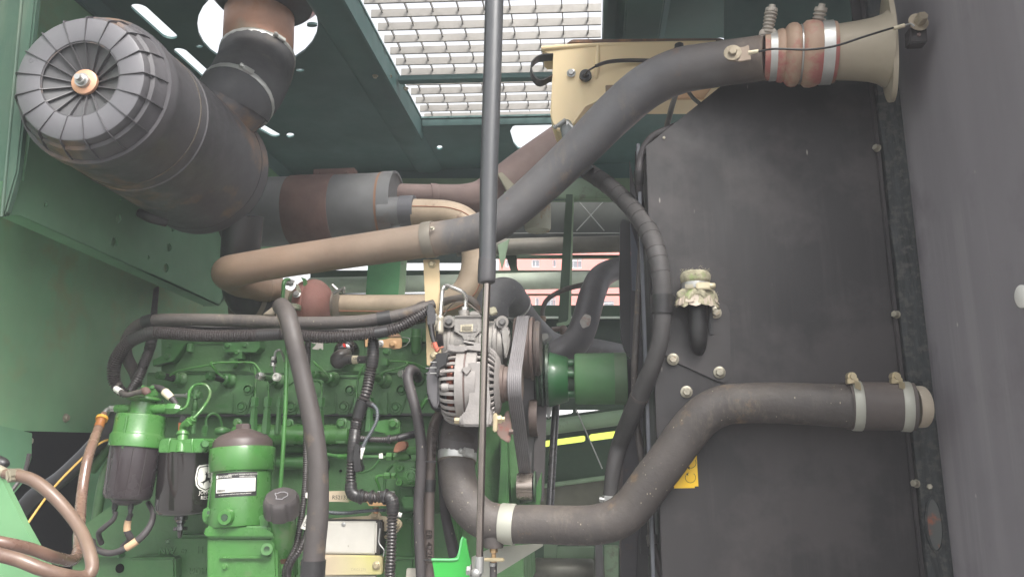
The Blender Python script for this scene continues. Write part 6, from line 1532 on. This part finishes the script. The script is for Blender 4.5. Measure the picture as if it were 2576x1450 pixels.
pa = Path([(1616, 590, 1.46, 8), (1612, 640, 1.45, 8), (1606, 750, 1.45, 8.5), (1600, 860, 1.45, 8.5), (1596, 960, 1.455, 8.5), (1604, 1080, 1.46, 8.5), (1622, 1200, 1.46, 9), (1636, 1300, 1.45, 9.5), (1640, 1352, 1.44, 10), (1650, 1395, 1.43, 11), (1672, 1455, 1.42, 12), (1690, 1500, 1.42, 12)], 8)
O('hose', M().tube(None, 16, path=pa), RUBD, sh2)
O('clip', M().sub(pa, 0, .4, .0018, 18, 3), BLACK, sh2)
O('clip', M().sub(pa, 7.85, 8.4, .003, 20, 3), mat('clip_dusty', (.1, .09, .09), .5, dust=(DUST, .3)), sh2)

# ================================================================ cloth wrapped cap on the filler stub
cc_ = T('cloth_cap', 'knitted cloth tied over the filler stub with a worm clamp', 'cloth cap', (1757, 730, YB - .03))
Ys = YB - .035
c = P(1749, 695, Ys); u = px(c)
m = M(); rings = []
random.seed(11)
N_ = 64
for t, r_ in ((714, 30), (710, 35), (704, 37), (697, 37.5), (690, 36), (685, 32), (682, 24), (683, 10), (683.5, .3)):
    zz = P(1749, t, Ys).z
    rings.append([Vector((c.x + cos(2 * pi * i / N_) * r_ * u * (1 + random.uniform(-.02, .02)), c.y + sin(2 * pi * i / N_) * r_ * u * (1 + random.uniform(-.02, .02)), zz + random.uniform(-.0006, .0006))) for i in range(N_)])
m.ringloft(rings); O('knit_disc', m, CLOTH, cc_, ang=80)
m = M().vlathe(1749, Ys, [(711, 29), (712, 34), (728, 34), (729, 29)], 36); O('clamp_band', m, CLAMPM, cc_)
m = M(); q = P(1770, 719, Ys - 36 * u); m.obox(q, ((1, 0, 0), (0, 1, 0), (0, 0, 1)), (.013, .004, .0065), .002); m.lathe(q + Vector((.010, 0, 0)), q + Vector((.020, 0, 0)), [(0, .0055), (.8, .0055), (1, .004)], 14)
for k in range(7): m.obox(P(1725 + k * 3, 720, Ys - 34.5 * u), ((1, 0, -.15), (0, 1, 0), (0, 0, 1)), (.0004, .001, .004))
O('clamp_screw', m, mat('clamp_brass', (.5, .44, .3), .4, .5, dust=(DUST, .3)), cc_)
m = M(); rings = []
for j, (t, r_) in enumerate(((726, 33), (732, 40), (740, 48), (750, 50), (758, 47))):
    zz = P(1749, t, Ys).z; rg = []
    for i in range(N_):
        a = 2 * pi * i / N_
        w_ = 1 + .10 * j / 4 * sin(a * 9 + 1) + random.uniform(-.03, .03)
        rg.append(Vector((c.x + cos(a) * r_ * u * w_, c.y + sin(a) * r_ * u * w_ * .8, zz + random.uniform(-.001, .001) - .002 * j * sin(a * 5))))
    rings.append(rg)
m.ringloft(rings, caps=False); O('knit_skirt', m, CLOTH, cc_, ang=80)
for k in range(12):
    a = -pi + pi * k / 11 + random.uniform(-.1, .1)
    e = Vector((cos(a), sin(a) * .8, 0)); tt = Vector((-sin(a), cos(a), 0))
    b0 = Vector((c.x, c.y, P(1749, 748, Ys).z)) + e * 44 * u
    wd = random.uniform(.007, .011); ln = random.uniform(.010, .020)
    pts = [b0 - tt * wd * .6, b0 + tt * wd * .6, b0 + tt * wd + e * .006 - Vector((0, 0, ln)), b0 + tt * wd * .2 + e * .008 - Vector((0, 0, ln * 1.15)), b0 - tt * wd + e * .005 - Vector((0, 0, ln * .9))]
    O('film_flap', M().prism3(pts, e * .0012, .0003), SHEETP if k % 3 else CLOTH, cc_)
m = M()
for k in range(150):
    a = random.uniform(-pi, 0); h_ = random.choice((684, 700, 712, 745, 760)); rr_ = {684: 33, 700: 38, 712: 34, 745: 50, 760: 49}[h_] * u
    o = Vector((c.x + cos(a) * rr_, c.y + sin(a) * rr_ * (.8 if h_ > 730 else 1), P(1749, h_ + random.uniform(-5, 5), Ys).z))
    d_ = Vector((random.uniform(-1, 1), -random.random() * .6, random.uniform(-.6, 1))).normalized()
    m.bar3(o, o + d_ * random.uniform(.002, .006), .00025, 3)
O('loose_threads', m, CLOTH, cc_, kind='stuff')
# warning decal on the housing
dc = T('warning_decal', 'yellow warning sticker with round arrows, half hidden by the thick hose', 'sticker', (1722, 1182, YB))
O('backing', M().plate([(1690, 1128), (1752, 1132), (1757, 1222), (1692, 1223)], YB - .0008, .0006, 0), YELL, dc)
O('backing', M().plate([(1696, 1220), (1747, 1219), (1748, 1226), (1696, 1227)], YB - .0006, .0004, 0), YELL, dc)
m = M(); m.tube([(1690, 1128, YB - .0012, .5), (1752, 1132, YB - .0012, .5), (1757, 1222, YB - .0012, .5), (1692, 1223, YB - .0012, .5)], 4, 3); 
def arc(cx, cy, r_, a0_, a1_, w_=1.1, n=18):
    mm = M(); ps = [P(cx + r_ * cos(a0_ + (a1_ - a0_) * i / n), cy + r_ * sin(a0_ + (a1_ - a0_) * i / n), YB - .0012) for i in range(n + 1)]
    for a, b in zip(ps, ps[1:]): mm.bar3(a, b, w_ * px(a) * .55, 5)
    return mm
m = arc(1737, 1200, 13, -.9, 4.4); m.plate([(1726, 1190), (1731, 1189), (1731, 1196)], YB - .0016, .0006, 0); O('round_arrow', m, INK, dc)
m = arc(1738, 1163, 13, -.6, 1.9); m.plate([(1728, 1175), (1735, 1172), (1735, 1180)], YB - .0016, .0006, 0); O('round_arrow', m, INK, dc)

# ================================================================ hoses and looms on the engine
def hose(name, label, pts, seg, mt, cat='hose', corr=None, group=None, clips=(), n=8, cdr=.0018, cmat=None):
    t_ = T(name, label, cat, (pts[len(pts) // 2][0], pts[len(pts) // 2][1], pts[len(pts) // 2][2]), group)
    pa = Path(pts, n)
    O('hose' if not corr else 'conduit', M().tube(None, seg, path=pa, corr=corr), mt, t_, ang=60)
    for a, b in clips: O('sleeve', M().sub(pa, a, b, cdr, seg, 5), cmat or BLACK, t_)
    return t_, pa
front, pfh = hose('coolant_hose', 'thick grey brown hose running down in front of the engine', [(708, 770, 1.33, 22), (722, 790, 1.27, 23), (738, 850, 1.25, 23), (757, 930, 1.25, 23), (775, 1010, 1.25, 24), (789, 1080, 1.25, 24.5), (798, 1150, 1.25, 25), (801, 1220, 1.25, 26), (799, 1300, 1.25, 27), (792, 1370, 1.25, 27.5), (786, 1450, 1.25, 28), (784, 1500, 1.25, 28)], 26,
     mat('front_rubber', (.055, .047, .046), .58, var=.1, dust=((.14, .12, .1), .4), rust=((.12, .09, .065), .6, 14), bump=.15, bs=160), clips=((9.45, 10.0),), cdr=.002)
O('hose_edge', M().tube([(a - r_ * 1.0, b, Y_ + .004, 1.6) for a, b, Y_, r_ in [(pfh_[0], pfh_[1], pfh_[2], pfh_[3]) for pfh_ in [(706, 790, 1.27, 10), (738, 850, 1.25, 22.5), (757, 930, 1.25, 22.5), (775, 1010, 1.25, 23.5), (789, 1080, 1.25, 24), (798, 1150, 1.25, 24.5), (801, 1220, 1.25, 25.5), (799, 1300, 1.25, 26.5), (793, 1370, 1.25, 27)]]], 8), mat('edge_tan', (.22, .17, .12), .7), front)
O('support_strap', M().plate(z('G', (395, 895), (590, 745), (690, 738), (740, 760), (790, 800), (700, 775), (620, 780), (560, 880), (550, 905)), 1.335, .012, .002), mat('strap_olive', (.17, .14, .1), .6, dust=(DUST, .4)), front)
hose('cable_loom', 'upper smooth black loom sagging across the whole top of the engine', [(345, 968, 1.5, 12), (338, 935, 1.48, 14), (318, 895, 1.46, 15), (318, 858, 1.45, 15), (342, 822, 1.44, 15), (385, 806, 1.43, 15.5), (450, 803, 1.43, 15.5), (600, 806, 1.43, 16), (760, 812, 1.42, 16.5), (900, 808, 1.42, 16), (1000, 793, 1.43, 15), (1060, 775, 1.44, 14), (1092, 764, 1.45, 12)], 20, RUBD, 'cable loom', clips=((4.6, 5.05), (9.45, 9.8)))
hose('corrugated_loom', 'thick corrugated loom looping below the smooth loom and down the left side', [(318, 990, 1.45, 11), (297, 975, 1.44, 13), (286, 945, 1.43, 14), (292, 905, 1.42, 15), (322, 862, 1.41, 15), (362, 842, 1.40, 15), (400, 836, 1.40, 14.5), (520, 844, 1.40, 14), (640, 843, 1.40, 14), (720, 840, 1.40, 13.5), (820, 848, 1.40, 13.5), (920, 840, 1.41, 13), (990, 828, 1.42, 13), (1040, 803, 1.43, 13), (1078, 778, 1.44, 12)], 18, LOOM, 'cable loom', corr=(.005, .24), clips=((4.3, 5.9), (8.1, 8.85), (11.3, 11.75)), cdr=.0012)
hose('corrugated_loom', 'thin corrugated loom glimpsed between the two thick looms', [(395, 812, 1.46, 7), (520, 826, 1.46, 9), (640, 824, 1.46, 9), (760, 826, 1.46, 9), (900, 832, 1.46, 8), (1000, 818, 1.47, 8), (1070, 802, 1.47, 8)], 12, LOOM, 'cable loom', corr=(.0034, .2))
hose('cable_loom', 'corrugated loom dropping from the thick loom behind the left filter', [(396, 700, 1.9, 6), (388, 780, 1.7, 7), (384, 840, 1.48, 12), (374, 885, 1.47, 12), (360, 920, 1.46, 12), (348, 950, 1.45, 12), (330, 980, 1.45, 10)], 14, LOOM, 'cable loom', corr=(.004, .16))
# connectors around the left filter
cn = T('filter_connector', 'braided leads with white printed rings plugged on top of the left filter', 'connector', (310, 985, 1.4))
pa = Path([(366, 982, 1.375, 7), (340, 988, 1.38, 7), (318, 992, 1.38, 7), (300, 982, 1.39, 6.5), (292, 976, 1.4, 6.5), (300, 966, 1.42, 6)], 7)
O('lead', M().tube(None, 14, path=pa), RUBD, cn)
O('printed_ring', M().sub(pa, 2.7, 3.8, .0008, 16, 4), WHITE, cn)
pa = Path([(384, 974, 1.44, 9), (405, 978, 1.43, 9), (420, 990, 1.42, 9), (438, 1008, 1.42, 7), (450, 1030, 1.42, 5)], 7)
O('lead', M().tube(None, 14, path=pa), RUB, cn); O('printed_ring', M().sub(pa, 1.7, 2.6, .0012, 16, 4), PAPER, cn)
cn2 = T('sensor_leads', 'black leads looping under the left filter with tan printed rings', 'leads', (330, 1330, 1.42))
for k, pts in enumerate([[(292, 1285, 1.4, 5), (285, 1305, 1.4, 6), (262, 1325, 1.4, 6.5), (248, 1340, 1.41, 6.5), (255, 1365, 1.43, 7)], [(330, 1290, 1.42, 6), (322, 1310, 1.42, 7), (320, 1335, 1.42, 8), (328, 1355, 1.43, 9), (310, 1375, 1.44, 9)],
                         [(372, 1262, 1.46, 6), (385, 1290, 1.45, 7), (378, 1320, 1.44, 8), (355, 1350, 1.43, 9), (315, 1378, 1.42, 8), (275, 1390, 1.42, 8), (240, 1378, 1.43, 8), (232, 1360, 1.45, 8)]]):
    pa = Path(pts, 7); O('lead', M().tube(None, 14, path=pa), RUB, cn2)
    if k: O('printed_ring', M().sub(pa, .9 if k == 1 else 3.3, 1.9 if k == 1 else 3.95, .0008, 16, 4), mat('ring_tan', (.5, .33, .2), .6) if k == 1 else bpy.data.materials['ring_tan'], cn2)
# central vertical loom
vl = T('cable_loom', 'black ribbed loom dropping down the middle of the engine with elbows', 'cable loom', (900, 1050, 1.42))
pa = Path([(939, 846, 1.44, 12), (939, 872, 1.44, 13), (938, 900, 1.44, 14), (931, 940, 1.44, 13), (922, 985, 1.43, 13), (909, 1020, 1.43, 14), (900, 1050, 1.43, 13), (894, 1080, 1.43, 13), (890, 1110, 1.42, 13), (886, 1150, 1.42, 12), (883, 1190, 1.42, 12), (883, 1215, 1.42, 13), (884, 1234, 1.42, 14), (896, 1246, 1.42, 13.5), (920, 1248, 1.42, 12), (945, 1250, 1.42, 12), (970, 1248, 1.42, 14), (985, 1256, 1.42, 15), (988, 1280, 1.42, 14), (986, 1310, 1.42, 12.5), (985, 1350, 1.42, 12.5), (983, 1400, 1.42, 12.5), (981, 1430, 1.42, 13), (980, 1500, 1.42, 13)], 7)
O('conduit', M().tube(None, 18, path=pa, corr=(.0058, .26)), LOOM, vl, ang=60)
for a, b, d_ in ((.6, 2.55, .001), (4.6, 6.0, .0016), (6.35, 6.75, .001), (7.1, 9.2, .0012), (10.9, 13.2, .0012), (13.2, 13.9, .0018), (15.6, 18.3, .0012), (21.6, 22.1, .0004), (22.4, 23, .0006)):
    O('fitting', M().sub(pa, a, b, d_, 18, 8), BLACK, vl)
for a in (13.5, 14.6, 16.0): O('fitting_ring', M().band(pa, a, .004, .004), BLACK, vl)
O('connector', M().plate([(891, 1116), (903, 1116), (906, 1130), (904, 1165), (909, 1168), (909, 1184), (890, 1188), (888, 1150)], 1.4, .02, .002), BLACK, vl)
O('white_tag', M().plate([(905, 1126), (918, 1124), (912, 1145), (909, 1155), (904, 1148)], 1.405, .003, .0005), WHITE, vl)
O('branch', M().tube([(922, 1013, 1.43, 7), (934, 1017, 1.425, 7.5), (944, 1022, 1.425, 6)], 12), BLACK, vl)
pb_ = Path([(936, 1016, 1.42, 4.2), (948, 1030, 1.42, 4.2), (948, 1055, 1.42, 4.2), (934, 1085, 1.42, 4.2), (920, 1108, 1.42, 4.5), (912, 1125, 1.42, 5)], 8)
O('branch_conduit', M().tube(None, 12, path=pb_, corr=(.003, .3)), mat('conduit_grey', (.1, .11, .12), .4), vl, ang=60)
O('branch', M().tube([(893, 1102, 1.43, 9), (920, 1103, 1.43, 7), (960, 1105, 1.43, 7), (990, 1103, 1.43, 7), (1020, 1096, 1.44, 8), (1048, 1088, 1.46, 8)], 14, corr=(.0038, .18)), LOOM, vl, ang=60)
O('branch_ring', M().hlathe(1104, 1.43, [(975, 9), (976, 11), (982, 11), (983, 9)], 16), BLACK, vl)
O('branch_plug', M().tube([(1000, 1102, 1.43, 9), (1045, 1090, 1.45, 10)], 10), BLACK, vl)
for i, pts in enumerate([[(775, 848, 1.47, 7), (774, 900, 1.46, 7), (772, 1000, 1.46, 7), (770, 1100, 1.45, 7), (769, 1180, 1.45, 7), (766, 1240, 1.44, 7.5), (758, 1300, 1.43, 8), (748, 1360, 1.42, 8.5), (732, 1400, 1.41, 8.5), (718, 1432, 1.41, 8.5), (716, 1500, 1.42, 8.5)],
                         [(782, 1290, 1.43, 9), (776, 1320, 1.42, 8), (768, 1350, 1.41, 8), (752, 1385, 1.4, 8), (733, 1412, 1.4, 8), (724, 1450, 1.41, 8), (745, 1500, 1.42, 8)]]):
    hose('corrugated_loom', ('slim corrugated loom running down left of the thick front hose', 'short corrugated loom with CB2 ring crossing the slim loom at bottom')[i], pts, 12, LOOM, 'cable loom', corr=(.0042, .2))
pr = T('printed_tag', 'white plastic ring printed CB2 beside the thick front hose', 'cable tag', (772, 1310, 1.41))
O('ring', M().tube([(778, 1296, 1.41, 9), (764, 1330, 1.405, 9)], 18), WHITE, pr)
O('print', M().text('CB2', .0085, lambda X, Y_, Z: P(770, 1314, 1.398) + Vector((.35, 0, .94)) * X + Vector((-.94, 0, .35)) * Y_, .0001), INK, pr)
O('stud', M().box(768, 1238, 777, 1252, 1.43, .01, .001), WHITE, pr)
hose('heater_hose', 'matt black hose coming off the rear union and running down past the pump', [(1052, 952, 1.50, 11), (1046, 936, 1.47, 12), (1032, 930, 1.44, 13), (1026, 950, 1.43, 13), (1034, 985, 1.42, 13), (1046, 1030, 1.41, 13), (1055, 1080, 1.41, 13.5), (1060, 1130, 1.41, 13.5), (1058, 1200, 1.41, 13.5), (1053, 1270, 1.41, 13), (1054, 1350, 1.41, 12.5), (1058, 1430, 1.41, 12.5), (1060, 1500, 1.41, 12.5)], 18, RUB)
tg, pt_ = hose('fuel_return_hose', 'brown stained hose with white printing right of the matt black hose', [(1112, 1035, 1.5, 13), (1098, 1055, 1.46, 14), (1088, 1090, 1.44, 14.5), (1083, 1150, 1.43, 14), (1080, 1230, 1.43, 14), (1078, 1330, 1.43, 14.5), (1078, 1420, 1.43, 14.5), (1079, 1500, 1.43, 14.5)], 18,
     mat('hose_stained', (.07, .055, .05), .5, var=.12, dust=((.18, .14, .11), .4), rust=((.2, .13, .07), .56, 12)), clips=((3.7, 4.05),), cdr=.0016)
O('print', M().text('MCL 4 USA', .012, lambda X, Y_, Z: P(1090, 1110, 1.418) + Vector((.1, 0, -1)).normalized() * X + Vector((1, 0, .1)).normalized() * Y_, .0001), mat('print_grey', (.3, .26, .24), .6), tg)
O('print', M().text('EB 42201', .016, lambda X, Y_, Z: P(1079, 1375, 1.4165) + Vector((.03, 0, -1)).normalized() * X + Vector((1, 0, .03)).normalized() * Y_, .0001), mat('print_pale', (.5, .48, .45), .6), tg)
hose('black_hose', 'dark hose edge beside the alternator running behind the lower charge hose', [(1108, 1035, 1.56, 12), (1108, 1120, 1.5, 10), (1110, 1200, 1.5, 8), (1120, 1290, 1.5, 12), (1140, 1380, 1.5, 15), (1150, 1430, 1.5, 14)], 14, RUB)
for y in (1160, 1408):
    S('cable_tie', M().plate([(1048, y - 3), (1098, y - 2), (1098, y + 1.5), (1048, y + 2)], 1.405, .004, .0005), BLACK, ('black cable tie binding two hoses near the pump', 'black cable tie binding two hoses at the bottom edge')[y > 1300], 'cable tie', 'cable ties on the two hoses')
# connector and red taped wires near the compressor
cw = T('sensor_connector', 'black taped connector with red wires left of the compressor', 'connector', P(*z('C', (135, 500, 1.42))[0]))
O('body', M().plate(z('C', (80, 340), (160, 330), (170, 420), (205, 470), (195, 560), (180, 620), (130, 690), (100, 640), (85, 560), (90, 440)), 1.42, .02, .003), GLOSSB, cw)
O('taped_lead', M().tube(z('C', (140, 600, 1.42, 42), (150, 700, 1.42, 36), (170, 790, 1.42, 32), (185, 830, 1.42, 30)), 14), GLOSSB, cw)
O('red_tape', M().tube(z('C', (180, 822, 1.42, 30), (200, 880, 1.42, 30), (225, 940, 1.42, 28)), 12), REDW, cw)
O('wire', M().tube(z('C', (150, 830, 1.42, 6), (145, 870, 1.42, 6), (190, 905, 1.41, 6), (260, 885, 1.41, 7), (300, 880, 1.41, 7), (255, 905, 1.41, 6), (215, 950, 1.42, 6)), 8), mat('wire_red', (.4, .15, .1), .5), cw)
# ================================================================ control unit
ecu = T('control_unit', 'silver engine control box on a yellow zinc bracket at the bottom', 'control unit', (880, 1370, 1.45))
O('housing', M().plate(z('F', (690, 735), (1400, 740), (1450, 745), (1450, 850), (1420, 1190), (690, 1180)), 1.45, .04, .003), mat('ecu_black', (.04, .035, .033), .5), ecu)
O('cover', M().plate(z('F', (735, 755), (1390, 755), (1375, 1172), (690, 1160)), 1.443, .01, .003), SILV, ecu)
q = P(*z('F', (977, 788, 1.443))[0]); O('rivet', M().lathe(q, q - Vector((0, .003, 0)), [(0, .0042), (.7, .004), (1, .002)], 14), STEEL, ecu)
O('bracket', M().plate(z('F', (640, 1175), (1440, 1190), (1465, 1205), (1460, 1410), (1440, 1425), (640, 1440)), 1.437, .012, .003), GOLDP, ecu)
O('lip', M().plate(z('F', (640, 1442), (1380, 1440), (1360, 1500), (640, 1500)), 1.442, .01, .001), SILV, ecu)
B(ecu, *z('F', (1385, 1308))[0], 1.436, 7.5, ZINC)
O('stamp', M().text('DRG1279', .007, flat('F', 1160, 1362, 1.4368), .0001), mat('stamp_tan', (.38, .33, .2), .6), ecu)
O('tab', M().plate(z('F', (455, 1170), (500, 1170), (500, 1395), (435, 1395), (430, 1300)), 1.44, .01, .002), STEEL, ecu)
B(ecu, *z('F', (465, 1285))[0], 1.439, 6, ZINC)
m = M(); m.tube(z('F', (1432, 842, 1.43, 9), (1425, 900, 1.43, 9), (1415, 1010, 1.43, 9), (1440, 1060, 1.43, 9), (1480, 1110, 1.43, 9), (1482, 1150, 1.43, 9), (1470, 1192, 1.43, 9)), 8, 2); O('wire_clip', m, STEEL, ecu)
bk = O('mount_plate', M().plate(z('F', (745, 730), (1050, 700), (1280, 690), (1340, 640), (1400, 640), (1440, 690), (1650, 720), (1700, 780), (1700, 820), (1640, 900), (1600, 890), (1480, 880), (1450, 740), (745, 742)), 1.47, .01, .003), mat('mount_tan', (.35, .29, .2), .5, .3, var=.2, dust=(DUST, .4)), ecu)
for x, y in ((1375, 670), (1650, 790)): B(bk, *z('F', (x, y))[0], 1.469, 7, mat('bolt_tan', (.4, .33, .22), .45, .4) if x == 1375 else bpy.data.materials['bolt_tan'], washer=1.7)
O('lug', M().plate(z('F', (1475, 930), (1520, 930), (1530, 960), (1500, 985), (1475, 970)), 1.47, .01, .002), bk.data.materials[0], ecu)
us = T('stamped_bracket', 'stamped tan strap R52133 above the control unit', 'bracket', P(*z('F', (900, 440, 1.46))[0]))
O('strap', M().plate(z('F', (750, 378), (990, 370), (1000, 420), (1040, 515), (760, 500), (740, 540)), 1.46, .004, .001), GOLDP, us)
O('strap', M().plate(z('F', (1030, 490), (1270, 515), (1290, 560), (1520, 560), (1515, 540), (1430, 520), (1200, 480), (1040, 495)), 1.455, .006, .001), TANB, us)
O('light_edge', M().plate(z('F', (1390, 375), (1590, 375), (1610, 392), (1600, 400), (1390, 392)), 1.46, .01, .001), STEEL, us)
O('stamp', M().text('R52133', .0105, flat('F', 930, 455, 1.4598), .0001), INK, us)
O('post', M().vlathe(669.8 + 1380 * .2, 1.465, [(1274, 7), (1280, 7), (1281, 6), (1290, 6)], 12), mat('post_rust', (.35, .18, .1), .5, .3), us)
hose('corrugated_loom', 'thin blue grey corrugated loom lying above the silver control box', z('F', (600, 640, 1.44, 22), (760, 640, 1.44, 23), (900, 650, 1.44, 23), (1050, 645, 1.44, 23), (1200, 628, 1.44, 22), (1350, 615, 1.44, 20), (1500, 612, 1.45, 20)), 12, mat('loom_blue', (.055, .065, .07), .4), 'cable loom', corr=(.003, .25))
S('tag_ring', M().tube(z('F', (1630, 655, 1.43, 22), (1660, 668, 1.43, 30), (1700, 680, 1.43, 30)), 14), WHITE, 'white printed ring right of the loom elbow above the control box', 'cable tag')
S('corner_plate', M().plate(z('F', (1765, 1345), (1890, 1345), (1890, 1500), (1750, 1500)), 1.44, .004, .001), mat('corner_pale', (.5, .47, .4), .5, .2), 'pale plate corner at the bottom edge left of the hoses', 'plate')
# ================================================================ brown fuel hoses bottom left
bh_ = T('brown_hose', 'glossy brown hose from the left filter down and out to the left edge', 'hose', (220, 1200, 1.4))
pa = Path([(262, 1040, 1.4, 8), (256, 1053, 1.39, 9.5), (248, 1075, 1.38, 11), (237, 1105, 1.36, 12), (219, 1160, 1.33, 12.5), (205, 1250, 1.3, 13), (200, 1330, 1.25, 13.5), (197, 1385, 1.2, 14), (180, 1408, 1.15, 14.5), (137, 1400, 1.1, 15), (80, 1380, 1.07, 15), (20, 1366, 1.04, 15), (-60, 1352, 1.02, 15)], 9)
O('hose', M().tube(None, 22, path=pa), BRNH, bh_)
O('spring_clip', M().band(pa, .95, .006, .0035), ORANGE, bh_)
O('amber_end', M().sub(pa, .9, 2.0, .0008, 22, 5), mat('amber', (.3, .11, .03), .3, coat=.3), bh_)
b3 = T('brown_loop_hose', 'dusty brown hose looping out of the bottom left corner', 'hose', (180, 1320, 1.0))
pa = Path([(12, 1190, 1.05, 13), (40, 1194, 1.05, 15), (80, 1205, 1.05, 15.5), (120, 1233, 1.05, 15.5), (164, 1278, 1.05, 15), (203, 1332, 1.04, 15), (226, 1390, 1.02, 15.5), (231, 1430, 1.01, 16), (210, 1450, 1.0, 16.5), (160, 1446, .97, 17), (100, 1428, .95, 17), (40, 1405, .94, 17), (-60, 1380, .93, 17)], 9)
O('hose', M().tube(None, 22, path=pa), mat('brown_dusty', (.15, .095, .07), .42, var=.12, dust=((.26, .2, .14), .4), rust=((.11, .06, .045), .56, 9), coat=.2), b3)
O('hose_barb', M().tube([(-20, 1172, 1.05, 12), (8, 1186, 1.05, 12), (20, 1191, 1.05, 11)], 14), mat('barb_dusty', (.3, .27, .2), .6, .2), b3)
O('hose_clip', M().plate([(10, 1180), (20, 1176), (26, 1200), (20, 1215), (10, 1210)], 1.03, .03, .003), bpy.data.materials['barb_dusty'], b3)
S('black_sleeve', M().tube([(-30, 1155, 1.15, 20), (6, 1166, 1.15, 16), (14, 1172, 1.15, 10)], 16), BLACK, 'black sleeve end at the left edge above the brown hoses', 'sleeve')
hose('black_hose', 'thick black hose in the dark gap behind the brown hose', [(300, 1040, 1.6, 20), (270, 1085, 1.6, 21), (210, 1150, 1.6, 21), (150, 1205, 1.6, 21), (90, 1245, 1.6, 21), (40, 1300, 1.6, 21), (-60, 1400, 1.6, 21)], 18, BLACK)
hose('yellow_cord', 'thin yellow cord crossing the dark gap behind the brown hoses', [(285, 1103, 1.55, 2.6), (255, 1112, 1.5, 2.6), (225, 1135, 1.5, 2.6), (180, 1178, 1.48, 3), (140, 1220, 1.46, 3), (105, 1265, 1.45, 3), (60, 1330, 1.42, 3), (40, 1360, 1.4, 3)], 10, YWIRE, 'cord')
